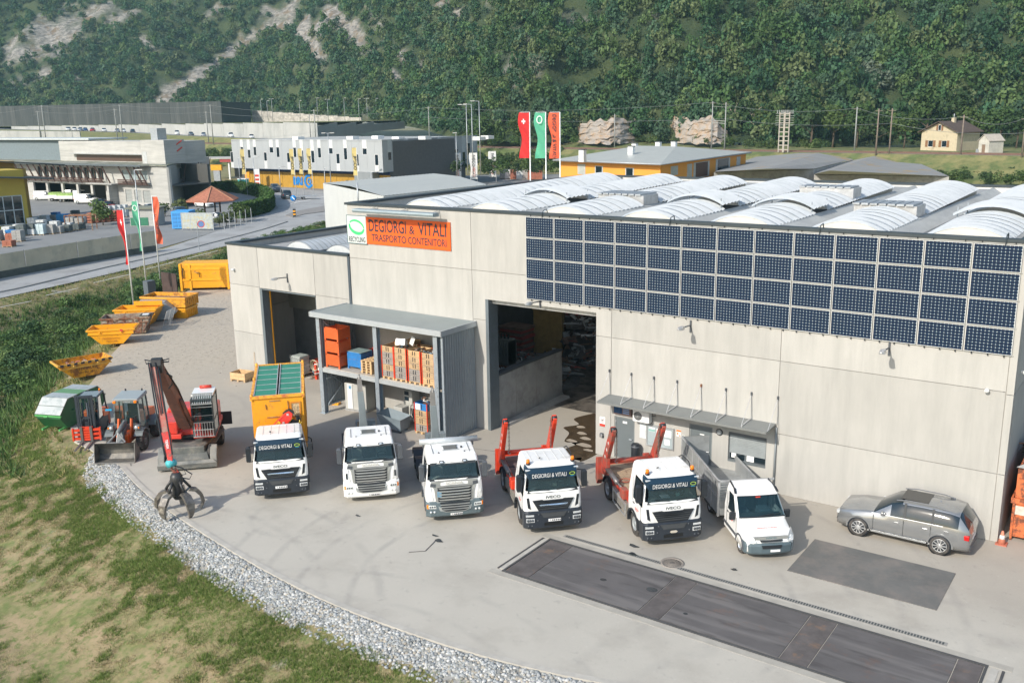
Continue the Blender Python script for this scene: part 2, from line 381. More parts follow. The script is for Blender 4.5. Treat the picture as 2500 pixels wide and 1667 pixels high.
for a,b in (((-6,7.8),(-2,0.1)),):pass
ribbon('pavement_joint',[(-5.2,-3.4),(3.9,-1.4),(12,.0)],.05,.006,JO)
ribbon('pavement_joint',[(-13.4,-13.1),(-20.5,-9.2)],.06,.006,JO)
WB=mat('weighbridge_asphalt',(.105,.098,.098),.8,0,.18,.6,second=(.16,.095,.07),thr=.66,sc2=.8,soft=.09,worldc=True,bump=.1,bscale=60)
for nm_,sc_1,c_1,th_1 in (('weighbridge_asphalt',(.12,1.6,1),(.17,.16,.155),.54),('weighbridge_asphalt',(.5,2.5,1),(.06,.055,.055),.62)):
 n_=WB.node_tree.nodes;l_=WB.node_tree.links;b_1=n_['Principled BSDF'];t_1=n_.new('ShaderNodeTexNoise');t_1.inputs['Scale'].default_value=1.2;t_1.inputs['Detail'].default_value=7;mp_=n_.new('ShaderNodeMapping');mp_.inputs['Scale'].default_value=sc_1;ge_=n_.new('ShaderNodeNewGeometry');l_.new(ge_.outputs[0],mp_.inputs[0]);l_.new(mp_.outputs[0],t_1.inputs['Vector']);r_1=n_.new('ShaderNodeMapRange');r_1.inputs[1].default_value=th_1-.07;r_1.inputs[2].default_value=th_1+.07;r_1.inputs[4].default_value=.7;l_.new(t_1.outputs[0],r_1.inputs[0]);x_1=n_.new('ShaderNodeMix');x_1.data_type='RGBA';l_.new(r_1.outputs[0],x_1.inputs[0]);l_.new(b_1.inputs['Base Color'].links[0].from_socket,x_1.inputs['A']);x_1.inputs['B'].default_value=(*c_1,1);l_.new(x_1.outputs['Result'],b_1.inputs['Base Color'])
WBE=mat('steel_edge',(.09,.09,.09),.6,.3,.2)
w=thing('weighbridge','long dark vehicle weighing deck sunk in the concrete in front of the parked trucks','weighbridge',(14,-10.35,0))
w0,w1=-6.9,7.9
sec=[(w0,w0+.95),(w0+.98,-1.75),(-1.72,-.95),(-.92,2.9),(2.93,3.75),(3.78,7.2),(7.23,w1)]
for i,(a,b) in enumerate(sec):bx('deck_plate',(a,b,-1.42,1.42,.0,.022+.003*(i%2)),WB if i%2 else mat('weighbridge_cover',(.11,.098,.095),.75,.1,.3,1.5,second=(.20,.13,.09),thr=.62,sc2=1.3,worldc=True),w)
for y in (-1.5,1.5):bx('edge_frame',(w0-.1,w1+.1,y-.05,y+.05,0,.03),WBE,w)
for x in (w0-.32,w0-.06,w1+.06,w1+.5):bx('edge_frame',(x-.035,x+.035,-1.45,1.45,0,.034),WBE,w)
for x in (w0-.2,w1+.28):bx('access_cover',(x-.10,x+.10,-1.42,1.42,0,.02),KC,w)
fr=mat('concrete_surround',(.36,.34,.30),.9,0,.12,2,worldc=True)
for y0,y1 in ((-1.85,-1.56),(1.56,1.85)):bx('surround',(w0-.5,w1+.7,y0,y1,0,.009),fr,w)
d=thing('drain_channel','narrow slotted drain channel running along the weighbridge towards the hall side','drain',(13.9,-8.28,0))
bx('channel_frame',(-6.6,6.9,-.11,.11,0,.010),mat('drain_frame',(.30,.29,.27),.8,.2,.15),d)
mb=MB()
for i in range(150):x=-6.5+i*.089;mb.box(x,x+.05,-.07,.07,.010,.015)
o=mb.ob('grating_slot',mat('drain_slot',(.06,.07,.07),.8),d);o['kind']='stuff'
pl=bx('steel_plate',(15.25,20.1,-6.36,-3.4,0,.02),mat('plate_asphalt',(.125,.125,.12),.75,0,.18,.8,second=(.19,.17,.155),thr=.56,sc2=.7,soft=.1,worldc=True))
sset(pl,'dark grey rectangular patch set in the pavement beside the silver SUV','patch',kind='structure');del pl['category'];del pl['label'];pl.name='pavement_patch'
w=thing('manhole_cover','round iron manhole cover in front of the last skip lorry','manhole',(11.7,-8.05,0))
IRON=mat('cast_iron',(.17,.155,.14),.7,.3,.2)
MB().lathe([(0,.016),(.31,.016),(.31,0)],32).ob('lid',IRON,w);MB().lathe([(.33,.0),(.33,.02),(.42,.02),(.42,0)],32).ob('frame_ring',mat('iron_ring',(.28,.25,.22),.7,.2),w)
mb=MB()
for r in (.12,.2,.28):mb.lathe([(r,.016),(r,.024),(r+.02,.024),(r+.02,.016)],28)
for k in range(16):a=k*math.pi/8;mb.bar((.1*math.cos(a),.1*math.sin(a),.019),(.3*math.cos(a),.3*math.sin(a),.019),.018,.008)
mb.ob('lid_rib',mat('iron_rib',(.26,.23,.20),.6,.3),w)
AS=mat('road_asphalt',(.33,.335,.335),.9,0,.06,.3,second=(.26,.26,.26),thr=.56,sc2=.25,streak=(1,1,1),worldc=True,bump=.1)
AS2=mat('court_asphalt',(.22,.225,.225),.9,0,.10,.3,worldc=True)
PAV=mat('pavement_asphalt',(.28,.285,.285),.9,0,.1,.4,worldc=True)
def gp(*q):return [tuple(G(*a).xy) for a in q]
sheet('court_pavement',gp((-500,690),(-200,655),(0,625),(120,604),(240,586),(367,570),(420,555),(500,531),(600,503),(660,488),(745,462),(900,440),(1300,440),(1330,400),(1100,402),(760,420),(500,430),(200,440),(-300,440)),0.0,AS2,0)
sheet('road',ROAD,0.012,AS)
sheet('side_road',gp((560,516),(640,502),(745,480),(745,440),(690,433),(560,426),(480,432),(560,440),(620,452),(640,478),(600,497)),0.008,AS)
LINE=mat('road_line_paint',(.62,.62,.60),.8,0,.2,3)
KD=mat('road_kerb_stone',(.30,.30,.29),.9)  # plain grey stone colour of the kerb along the road
ribbon('road_kerb',smooth([G(-300,705),G(-150,692),G(0,672),G(120,645),G(240,616),G(380,585),G(500,555),G(600,529),G(660,510)][:9],4),.18,.01,KD,.12)
for i,(a,b) in enumerate([((-120,730),(-40,715)),((0,706),(72,692)),((105,679),(180,662)),((215,650),(300,630)),((330,620),(400,602)),((430,594),(500,576)),((525,570),(590,552)),((610,545),(660,532)),((680,526),(730,512))]):
 ribbon('lane_marking',[G(*a),G(*b)],.13,.020,LINE)
ribbon('edge_line',smooth([G(660,473),G(690,460),G(720,448)],4),.15,.020,LINE)
ribbon('give_way_line',[G(670,468),G(745,452)],.4,.020,LINE)
o=sheet('traffic_island',gp((655,496),(680,486),(745,474),(745,487),(700,493),(672,500)),.10,mat('island_paving',(.24,.23,.22),.9),.1)
def wall(mb,x0,x1,z0,z1,y0,y1,holes=(),ax='x'):
 xs=sorted({x0,x1,*[min(max(h[i],x0),x1) for h in holes for i in (0,1)]});zs=sorted({z0,z1,*[min(max(h[i],z0),z1) for h in holes for i in (2,3)]})
 def q(a,y,z):return (a,y,z) if ax=='x' else (y,a,z)
 def solid(i,j):
  if i<0 or j<0 or i>=len(xs)-1 or j>=len(zs)-1:return False
  cx,cz=(xs[i]+xs[i+1])/2,(zs[j]+zs[j+1])/2
  return not any(h[0]<cx<h[1] and h[2]<cz<h[3] for h in holes)
 for i in range(len(xs)-1):
  for j in range(len(zs)-1):
   if not solid(i,j):continue
   a,b,c,d=xs[i],xs[i+1],zs[j],zs[j+1]
   mb.quad(q(a,y0,c),q(b,y0,c),q(b,y0,d),q(a,y0,d));mb.quad(q(a,y1,d),q(b,y1,d),q(b,y1,c),q(a,y1,c))
   if not solid(i-1,j):mb.quad(q(a,y1,c),q(a,y0,c),q(a,y0,d),q(a,y1,d))
   if not solid(i+1,j):mb.quad(q(b,y0,c),q(b,y1,c),q(b,y1,d),q(b,y0,d))
   if not solid(i,j-1):mb.quad(q(a,y0,c),q(a,y1,c),q(b,y1,c),q(b,y0,c))
   if not solid(i,j+1):mb.quad(q(a,y0,d),q(b,y0,d),q(b,y1,d),q(a,y1,d))
 return mb
hall=thing('recycling_hall','large pale concrete industrial hall with two open gateways and arched rooflights','industrial hall',(0,0,0))
g_=.012
def panel(x0,x1,z0,z1,holes=(),y0=0,y1=.28,nm='wall_panel'):
 return wall(MB(),x0+g_,x1-g_,z0+g_,z1-g_,y0,y1,holes).ob(nm,CONC,hall,.012)
panel(-11.7,-3.3,8.15,11.0);panel(-11.7,-3.3,5.5,8.15);panel(-11.7,-3.3,0,5.5)
panel(-3.3,4.6,8.15,11.0)
panel(-3.3,4.6,5.7,8.15,[(-2.5,3.8,0,6.76)]);panel(-3.3,4.6,0,5.7,[(-2.5,3.8,-1,5.8)])
panel(4.6,12.4,5.7,11.0)
DOOR1,DOOR2,WIN=(4.80,5.84,0.05,2.05),(8.52,9.6,.05,2.36),(10.33,12.0,1.0,2.33)
panel(4.6,12.4,0,5.7,[DOOR1,DOOR2,WIN])
panel(12.4,20.6,5.7,11.0);panel(12.4,20.6,2.62,5.7);panel(12.4,20.6,0,2.62)
panel(20.6,20.86,5.62,11.0);panel(20.6,20.86,2.62,5.62);panel(20.6,20.86,0,2.62)
JF=mat('joint_filler',(.30,.285,.26),.9)
for a in (-3.3,4.6,12.4,20.6):
 zs=[(0,11)] if a not in (-3.3,) else [(0,11)]
 bx('joint_filler',(a-.05,a+.05,.03,.2,0,10.9),JF,hall)
for x0,x1,z in ((-11.6,4.5,8.15),(-11.6,-3.2,5.5),(3.8,20.5,5.7),(12.5,20.5,2.62),(-3.2,-2.5,5.7)):bx('joint_filler',(x0,x1,.035,.2,z-.05,z+.05),JF,hall)
def side(x,y0,y1,z0,z1,th=.28,nm='wall_panel'):return wall(MB(),y0+g_,y1-g_,z0+g_,z1-g_,x-th,x,[],'y').ob(nm,CONC,hall,.012)
for i in range(3):
 for z0,z1 in ((0,2.62),(2.62,5.62),(5.62,8.3),(8.3,11.0)):side(20.86,.28+i*8.3,.28+(i+1)*8.3,z0,z1)
bx('inner_wall',(20.4,20.55,.3,25.1,0,11),CONC2,hall)
for i in range(3):
 for z0,z1 in ((0,5.6),(5.6,11.0)):wall(MB(),.28+i*8.3+g_,.28+(i+1)*8.3-g_,z0,z1,-11.7,-11.42,[],'y').ob('wall_panel',CONC,hall)
for i in range(4):
 x=-11.4+i*7.95
 wall(MB(),x+g_,x+7.95-g_,0,11.0,24.95,25.2).ob('wall_panel',mat('white_rendered_wall',(.66,.655,.63),.85,0,.05,1),hall)
CAPM=mat('parapet_cap_metal',(.05,.065,.075),.5,.3,.1)
for d in ((-11.85,20.95,-.05,.36,11.0,11.12),(20.5,20.95,.36,25.3,11.0,11.12),(-11.85,-11.35,.36,25.3,11.0,11.12),(-11.35,20.5,24.9,25.3,11.0,11.12)):bx('parapet_cap',d,CAPM,hall)
for x in (.95,7.4,13.7,20.1):
 m=MB();m.tube([(x,.36,11.1),(x,.30,11.28),(x,.02,11.24),(x,-.09,11.1),(x,-.09,10.9)],.022,6);m.ob('safety_bracket',CAPM,hall)
DECK=mat('roof_membrane',(.34,.345,.34),.85,0,.12,.8,second=(.26,.26,.25),thr=.6,sc2=1.2,worldc=True)
TRANS=mat('translucent_vault_sheet',(.62,.65,.67),.28,0,.04,.8,second=(.55,.585,.60),thr=.55,sc2=1.5,coat=.2)
n_t=TRANS.node_tree.nodes;l_t=TRANS.node_tree.links;b_t=n_t['Principled BSDF'];tl_=n_t.new('ShaderNodeBsdfTranslucent');tl_.inputs[0].default_value=(.8,.85,.85,1);ms_=n_t.new('ShaderNodeMixShader');ms_.inputs[0].default_value=.18;l_t.new(b_t.outputs[0],ms_.inputs[1]);l_t.new(tl_.outputs[0],ms_.inputs[2]);l_t.new(ms_.outputs[0],n_t['Material Output'].inputs[0])
VEND=mat('vault_end_panel',(.60,.59,.55),.8,0,.06)
BEAM=mat('roof_beam_concrete',(.47,.475,.455),.85,0,.07,.6,second=(.36,.365,.355),thr=.55,sc2=1.1,streak=(1,.3,1),soft=.14)
for i in range(8):
 xa_=-11.42 if i==0 else -8.7+4.3*(i-1)+2.9;xb_=20.55 if i==7 else -8.7+4.3*i+.3;bx('roof_deck',(xa_,xb_,.3,24.95,10.25,10.4),DECK,hall)
bx('roof_deck',(-11.42,20.55,19.6,24.95,10.15,10.25),DECK,hall)
SLP=.016
def vault_mesh(x0,x1,y0,y1,ze,rise,lift=0,step=.2,amp=.045,slp=SLP):
 m=MB();cx=(x0+x1)/2;hw=(x1-x0)/2;n=12;R=(hw*hw+rise*rise)/(2*rise);A=math.asin(hw/R);rings=[]
 k=int((y1-y0)/step)
 for i in range(k+1):
  y=y0+(y1-y0)*i/k;a_=amp*(1 if i%2 else -1);ring=[]
  for j in range(n+1):
   t=-A+2*A*j/n;ring.append((cx+(R+a_)*math.sin(t),y,ze+(R+a_)*math.cos(t)-R*math.cos(A)+lift+slp*y))
  rings.append(ring)
 m.sm=False;m.loft(rings,close=False,caps=False);return m
def vault_end(x0,x1,y,ze,rise,zb=10.5,slp=SLP):
 ze=ze+slp*y
 cx=(x0+x1)/2;hw=(x1-x0)/2;R=(hw*hw+rise*rise)/(2*rise);A=math.asin(hw/R)
 pts=[(x0,zb),(x1,zb)]+[(cx+R*math.sin(t)*.985,ze+R*math.cos(t)-R*math.cos(A)-.02) for t in [A-2*A*j/12 for j in range(13)]]
 return MB().prism(pts,'y',y-.03,y+.03)
for i in range(7):
 xl=-8.55+4.3*i-.15;x0,x1=xl+.15,xl+3.05;ze,ri=10.93,.42
 m=MB();m.prism([(x1-.06,ze+.08),(x1+.55,10.6),(x1+.62,10.42),(x1-.06,10.42)],'y',.5,24.6);m.prism([(xl+.21,ze+.08),(xl-.35,10.6),(xl-.42,10.42),(xl+.21,10.42)],'y',.5,24.6)
 m.ob('roof_beam',BEAM,hall)
 m=MB();m.box(x0+.05,x1-.05,19.6,24.6,10.42,10.9);m.ob('roof_beam',DECK,hall)
 kind=i%2
 segs=[(.95,6.0),(8.0,19.5)] if i not in (0,) else [(.95,19.5)]
 for a,b in segs:
  vault_mesh(x0,x1,a,b,ze,ri).ob('rooflight_vault',TRANS,hall,fix=False);mr=MB()
  for q in range(int((b-a)/.84)):
   yy=a+.4+q*.84;cx=(x0+x1)/2;hw=(x1-x0)/2;R=(hw*hw+ri*ri)/(2*ri)+.06;A=math.asin(hw/R);mr.loft([[(cx+R*math.sin(-A+2*A*j/12),y_,ze+R*math.cos(-A+2*A*j/12)-(R-.06)*math.cos(A)+SLP*y_-.01) for j in range(13)] for y_ in (yy,yy+.045)],close=False,caps=False)
  o=mr.ob('vault_clamp',STEEL,hall,fix=False);o['kind']='stuff'
  vault_end(x0+.05,x1-.05,a+.05,ze,ri).ob('vault_end',VEND,hall);vault_end(x0+.05,x1-.05,b-.05,ze,ri).ob('vault_end',VEND,hall)
 if i not in (0,):
  if i in (2,5):
   v=MB().box(x0+.2,x1-.1,6.2,7.8,10.9,11.5).ob('smoke_vent',ALU,hall)
   m=MB()
   for k in range(7):m.box(x0+.15+k*.37,x0+.15+k*.37+.3,6.1,7.9,11.5,11.58)
   m.ob('vent_flap',STEEL,v);bx('roof_beam',(x0-.05,x1+.05,6,8,10.5,10.95),DECK,hall)
  else :
   bx('vent_opening',(x0+.1,x1-.1,6.05,7.95,10.8,11.05),mat('vent_dark',(.02,.025,.03),.8),hall)
   f=vault_mesh(x0,x1+.05,5.7,8.2,ze,ri,lift=0)
   f.v=[(v[0],v[1],v[2]+.10+.42*(1-(v[0]-x0)/(x1-x0))*0+.16) for v in f.v];f.ob('raised_flap',TRANS,hall,fix=False)
   m=MB()
   for yy in (5.9,8.0):
    m.tube([(x1-.15,yy,11.0),(x1-.15,yy,11.55)],.03,6);m.tube([(x0+.15,yy,11.0),(x0+.15,yy,11.6)],.03,6)
   m.ob('flap_strut',STEEL,hall)
 for yy in (12.0,):
  if i in (4,):
   v=MB().box(x0+.1,x1-.1,yy,yy+1.4,11.1,11.7).ob('smoke_vent',ALU,hall)
   m=MB()
   for k in range(7):m.box(x0+.08+k*.38,x0+.08+k*.38+.3,yy-.05,yy+1.45,11.7,11.77)
   m.ob('vent_flap',STEEL,v)
for d in ((-22.15,-19.4,5.8,8.2),(-22.15,-19.4,2.86,5.8),(-22.15,-19.4,0,2.86),(-19.4,-14.6,5.76,8.2),(-14.6,-11.86,5.8,8.2),(-14.6,-11.86,0,5.8)):panel(*d)
for x in (-19.4,-14.6):bx('joint_filler',(x-.04,x+.04,.04,.2,5.7,8.1),JF,hall)
for x0,x1,z in ((-22.1,-19.45,5.8),(-22.1,-19.45,2.86),(-14.55,-11.9,5.8)):bx('joint_filler',(x0,x1,.04,.2,z-.04,z+.04),JF,hall)
for z0,z1 in ((0,4),(4,8.2)):wall(MB(),.28,10.2,z0+g_,z1-g_,-22.15,-21.87,[],'y').ob('wall_panel',CONC,hall)
bx('wall_panel',(-21.87,-11.7,10.0,10.25,0,8.2),CONC,hall)
bx('roof_deck',(-21.9,-11.7,.3,10.0,7.75,7.85),DECK,hall)
for d in ((-22.25,-11.8,-.05,.34,8.2,8.32),(-22.25,-21.8,.34,10.35,8.2,8.32),(-21.8,-11.72,9.95,10.35,8.2,8.32)):bx('parapet_cap',d,CAPM,hall)
for x0,x1 in ((-17.9,-15.6),(-14.6,-12.3)):
 vault_mesh(x0,x1,.9,9.2,8.1,.5,step=.3,amp=.0,slp=0).ob('rooflight_vault',TRANS,hall,fix=False);vault_end(x0,x1,.95,8.1,.5,7.85,0).ob('vault_end',TRANS,hall)
 m=MB()
 for k in range(22):
  y=.95+k*.39;cx=(x0+x1)/2;R=(1.15**2+.25)/(1.0);A=math.asin(1.15/R)
  rr=[]
  for yy in (y,y+.10):rr.append([(cx+(R+.012)*math.sin(-A+2*A*j/12),yy,8.1+(R+.012)*math.cos(-A+2*A*j/12)-R*math.cos(A)) for j in range(13)])
  m.loft(rr,close=False,caps=False)
 o=m.ob('vault_rib',mat('vault_rib_grey',(.42,.45,.46),.4),hall,fix=False);o['kind']='stuff'
 bx('vault_curb',(x0-.1,x1+.1,.8,9.3,7.85,8.08),DARKG,hall)
bx('edge_profile',(-11.86,-11.70,-.06,.1,0,8.2),mat('dark_trim',(.07,.09,.11),.5,.2),hall)
GF=mat('gate_frame',(.16,.19,.21),.5,.3,.1)
m=MB();m.box(-2.5,-2.32,-.02,.75,0,6.76);m.ob('gate_frame',GF,hall);m=MB();m.box(-2.32,3.8,.3,.45,6.52,6.755);m.ob('gate_frame',ALU,hall)
m=MB();m.box(-19.4,-19.18,-.02,.5,0,5.74);m.box(-19.18,-14.62,-.01,.3,5.68,5.74);m.box(-14.68,-14.6,.05,.3,0,5.68);m.ob('gate_frame',GF,hall)
bx('gate_rail',(-19.16,-19.1,.5,.56,0,5.7),YEL,hall)
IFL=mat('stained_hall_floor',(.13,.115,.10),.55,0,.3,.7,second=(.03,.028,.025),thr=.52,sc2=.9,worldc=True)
bx('hall_floor',(-11.4,20.4,5.2,24.9,.005,.012),IFL,hall)
WET=mat('wet_oily_patch',(.105,.075,.045),.25,0,.3,2.5,second=(.05,.035,.022),thr=.5,sc2=2.5,soft=.1,worldc=True)
bm_pts=[(.6,5.2),(.2,3.9),(.9,3.2),(.5,2.4),(1.2,1.8),(1.7,.6),(2.4,.9),(2.3,-.4),(3.0,-1.4),(3.5,-.8),(3.75,-1.3),(3.9,.1),(3.8,5.2)]
sheet('wet_patch',smooth(bm_pts,5),.010,WET)
dry=mat('dry_pavement_spot',(.36,.31,.25),.9,0,.1)
for x,y,r in ((1.75,2.1,.22),(2.3,1.55,.24),(1.9,.9,.24),(2.75,.7,.32),(3.25,1.9,.2),(2.9,2.7,.17),(1.2,2.9,.2),(3.3,.2,.2)):
 ps=[(x+r*1.25*math.cos(a)*(1+.18*math.sin(3*a+x)),y+r*.8*math.sin(a)*(1+.2*math.cos(2*a+y))) for a in [k*.42 for k in range(15)]]
 sheet('dry_spot',ps,.0145,dry)
m=MB();m.prism([(.75,0),(7.1,0),(6.9,.3),(6.85,2.75),(.75,2.62)],'x',-2.75,-2.45)
o=m.ob('divider_wall',CONC2,hall);m=MB();m.box(-2.80,-2.40,.75,6.9,2.70,2.78);m.ob('divider_edge',DARKG,hall)
for y in (2.4,4.3):bx('divider_joint',(-2.45,-2.443,y,y+.03,0,2.6),JF,hall)
m=MB();m.prism([(-2.45,0),(-1.95,0),(-2.0,.12),(-2.45,.14)],'y',.8,6.9);m.ob('divider_plinth',CONC2,hall)
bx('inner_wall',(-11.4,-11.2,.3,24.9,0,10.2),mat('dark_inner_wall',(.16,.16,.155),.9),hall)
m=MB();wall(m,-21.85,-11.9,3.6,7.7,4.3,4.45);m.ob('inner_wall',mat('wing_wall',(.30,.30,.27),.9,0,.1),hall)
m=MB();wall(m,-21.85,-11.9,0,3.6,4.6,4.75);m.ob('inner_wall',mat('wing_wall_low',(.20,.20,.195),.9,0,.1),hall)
def pvmat():
 m=bpy.data.materials.new('solar_cells');m.use_nodes=True;n=m.node_tree.nodes;l=m.node_tree.links;b=n['Principled BSDF']
 b.inputs['Roughness'].default_value=.12;b.inputs['Specular IOR Level'].default_value=.6
 tc=n.new('ShaderNodeTexCoord');sp=n.new('ShaderNodeSeparateXYZ');l.new(tc.outputs['Object'],sp.inputs[0])
 def mth(op,a,c=0.0):
  q=n.new('ShaderNodeMath');q.operation=op
  for i,v in enumerate((a,c)):
   if isinstance(v,(int,float)):q.inputs[i].default_value=v
   else :l.new(v,q.inputs[i])
  return q.outputs[0]
 def f(s,k):t=mth('FRACT',mth('MULTIPLY',s,k));return mth('SUBTRACT',.5,mth('ABSOLUTE',mth('SUBTRACT',t,.5)))
 a=f(sp.outputs[0],12/1.51);c=f(sp.outputs[2],8/.912)
 line=mth('LESS_THAN',mth('MINIMUM',a,c),.035);dia=mth('LESS_THAN',mth('ADD',a,c),.15)
 mx=n.new('ShaderNodeMix');mx.data_type='RGBA';mx.inputs['A'].default_value=(.007,.016,.042,1);mx.inputs['B'].default_value=(.06,.13,.21,1);l.new(line,mx.inputs[0])
 m2=n.new('ShaderNodeMix');m2.data_type='RGBA';l.new(mx.outputs['Result'],m2.inputs['A']);m2.inputs['B'].default_value=(.55,.6,.6,1);l.new(dia,m2.inputs[0])
 l.new(m2.outputs['Result'],b.inputs['Base Color']);return m
PVM=pvmat()
pv=thing('solar_array','large grid of dark blue solar panels mounted on the upper right of the hall front','solar panels',(0,-.02,7.04))
fm=MB()
for d in ((0,1.535,.0,.012),(0,1.535,.913,.925),(0,.012,.012,.913),(1.523,1.535,.012,.913)):fm.box(d[0],d[1],-.045,0,d[2],d[3])
fme=fm.mesh('frame',WHITE2);pme=MB().box(.012,1.523,-.036,-.004,.012,.913).mesh('solar_panel',PVM)
for c in range(13):
 for r in range(4):
  o=bpy.data.objects.new('solar_panel',pme);C.objects.link(o);o.parent=pv;o.location=(.03+c*1.59,-.03,.02+r*.978)
  q=bpy.data.objects.new('panel_frame',fme);C.objects.link(q);q.parent=o
for r in range(5):
 bx('mounting_rail',(-.02,20.7,-.02,.015,.0+r*.978-.012,.0+r*.978+.012),ALU,pv)
hk=MB().box(-.02,.02,-.05,.0,-.07,.0).mesh('clip',BLACK);hk2=MB().box(-.02,.02,-.05,.0,3.92,4.0).mesh('clip',BLACK)
for c in range(13):
 for dx in (.25,.78,1.3):
  o=bpy.data.objects.new('clip',hk);C.objects.link(o);o.parent=pv;o.location=(.03+c*1.59+dx,0,0)
 for dx in (.25,1.3):
  o=bpy.data.objects.new('clip',hk2);C.objects.link(o);o.parent=pv;o.location=(.03+c*1.59+dx,0,0)
FX=(1,0,0);FY=(0,0,1)
def wtext(s,x,z,size,mt,parent,y=-.06,sx=1,bold=0,nm='lettering',fit=None):
 m=MB();text_mb(m,s,size,frame((x,y,z),FX,FY),sx,bold,fit=fit);return m.ob(nm,mt,parent,fix=False)
sg=thing('company_sign','orange and white company sign board high on the left of the hall front','sign',(-11.7,0,9.0))
bx('orange_board',(1.42,7.15,-.06,-.005,0,1.42),mat('orange_sign_board',(.80,.115,.012),.5,0,.03),sg)
wb_=bx('white_board',(.0,1.40,-.06,-.005,-.02,1.44),mat('white_sign_board',(.55,.60,.58),.5,0,.03),sg)
m=MB();m.box(-.02,1.42,-.065,-.05,1.44,1.47);m.box(-.02,1.42,-.065,-.05,-.05,-.02);m.box(-.03,.0,-.065,-.05,-.05,1.47);m.box(1.40,1.42,-.065,-.05,-.05,1.47);m.ob('board_edge',mat('teal_edge',(.05,.12,.15),.5),sg)
wtext('DEGIORGI',2.92,.96,.90,BLKP,sg,-.066,.56,.012,fit=2.62);wtext('&',4.62,.88,.60,BLKP,sg,-.066,.75,.01,fit=.36);wtext('VITALI',6.0,.96,.90,BLKP,sg,-.066,.56,.012,fit=1.85)
wtext('TRASPORTO',3.0,.34,.52,BLKP,sg,-.066,.72,.012,fit=2.45);wtext('CONTENITORI',5.62,.34,.52,BLKP,sg,-.066,.72,.012,fit=2.55);wtext('RECYCLING',.70,.17,.38,BLKP,sg,-.066,.70,.015,fit=1.2)
def ellring(mb,cx,cz,a,b,w,T,a0,a1,rot=0,n=30,vary=0):
 vs=[]
 for i in range(n+1):
  t=a0+(a1-a0)*i/n;k=w*(1+vary*math.sin(math.pi*i/n))
  for s_ in (1,1-k/a*1.0):
   x,z=a*s_*math.cos(t),(b-(0 if s_==1 else k))*math.sin(t);vs.append((cx+x*math.cos(rot)-z*math.sin(rot),cz+x*math.sin(rot)+z*math.cos(rot),0))
 o=mb.T;mb.T=T if o is None else o@T;mb.add(vs,[(2*i,2*i+2,2*i+3,2*i+1) for i in range(n)]);mb.T=o
m=MB();T=frame((0,-.066,0),FX,FY);ellring(m,.70,.84,.58,.40,.07,T,rad(15),rad(165),rad(-14),vary=.6);ellring(m,.70,.84,.58,.40,.10,T,rad(175),rad(370),rad(-14),vary=.7);m.ob('logo',GRNP,sg,fix=False)
lr=thing('sign_lamp_trough','long grey lamp hood fixed above the orange company sign','lamp',(-10.35,0,10.72))
MB().prism([(-.52,.02),(-.95,.02),(-1.0,.12),(-.96,.20),(-.52,.20)],'x',0,5.5).ob('hood',mat('hood_grey',(.28,.34,.36),.5,.2),lr)
for x in (.9,3.0,5.1):MB().bar((x,-.03,.18),(x,-.7,.15),.04,.04).bar((x,-.03,.28),(x,-.6,.17),.02,.02).ob('bracket',ALU,lr)
def wlamp(x,z,label):
 t=thing('wall_lamp',label,'lamp',(x,0,z),0,'street-type lamps on the hall front')
 bx('mounting_plate',(-.035,.035,-.05,0,-.3,.22),DARKG,t)
 MB().tube([(0,-.04,0),(0,-.25,.02),(0,-.75,.05)],.03).ob('arm',DARKG,t)
 MB().loft([[(-.05,-.7,.02),(.05,-.7,.02),(.05,-.7,.10),(-.05,-.7,.10)],[(-.11,-.85,-.02),(.11,-.85,-.02),(.09,-.85,.12),(-.09,-.85,.12)],[(-.11,-1.1,-.02),(.11,-1.1,-.02),(.08,-1.1,.10),(-.08,-1.1,.10)],[(-.04,-1.22,.02),(.04,-1.22,.02),(.03,-1.22,.07),(-.03,-1.22,.07)]]).ob('lamp_head',ALU,t,.01)
wlamp(-16.85,6.62,'outdoor lamp on an arm above the left gateway of the hall');wlamp(.75,6.98,'outdoor lamp on an arm above the large gateway, just under the solar panels')
wlamp(8.45,6.72,'outdoor lamp on an arm above the office canopy, under the solar panels');wlamp(16.55,6.80,'outdoor lamp on an arm above the silver SUV, under the solar panels')
def wcam(x,z,label,ry=0):
 t=thing('security_camera',label,'camera',(x,0 if ry==0 else .9,z),ry,'small white cameras on the hall')
 bx('bracket',(-.04,.04,-.06,0,-.04,.04),WHITE2,t);MB().tube([(0,-.05,-.02),(0,-.17,-.03)],[.07,.08],12).ob('housing',WHITE2,t)
wcam(20.0,5.72,'white dome camera near the right end of the hall front');wcam(-21.6,6.72,'small white camera near the left end of the hall front');wcam(20.9,6.3,'white camera round the corner on the shaded side wall of the hall',rad(90))
cn=thing('office_canopy','long thin grey canopy hung on rods over the office doors','canopy',(0,0,0))
CG=mat('canopy_grey',(.20,.21,.205),.55,.1,.06)
MB().prism([(0,2.99),(0,3.04),(-1.12,2.98),(-1.12,2.90)],'x',4.5,12.36).ob('canopy_sheet',CG,cn)
for i in range(8):
 x=4.53+i*1.124;t=4.16
 MB().tube([(x,-.02,t),(x-.02,-1.0,3.0)],.011,5).tube([(x,-.03,t),(x+.03,-.05,3.04)],.011,5).ob('hanger_rod',ALU,cn)
 bx('wall_anchor',(x-.03,x+.03,-.08,0,t-.07,t+.06),RUST if i==4 else DARKG,cn)
 if 0<i<7:MB().bar((x,-.02,3.06),(x,-1.0,3.01),.05,.045).ob('canopy_rib',ALU,cn)
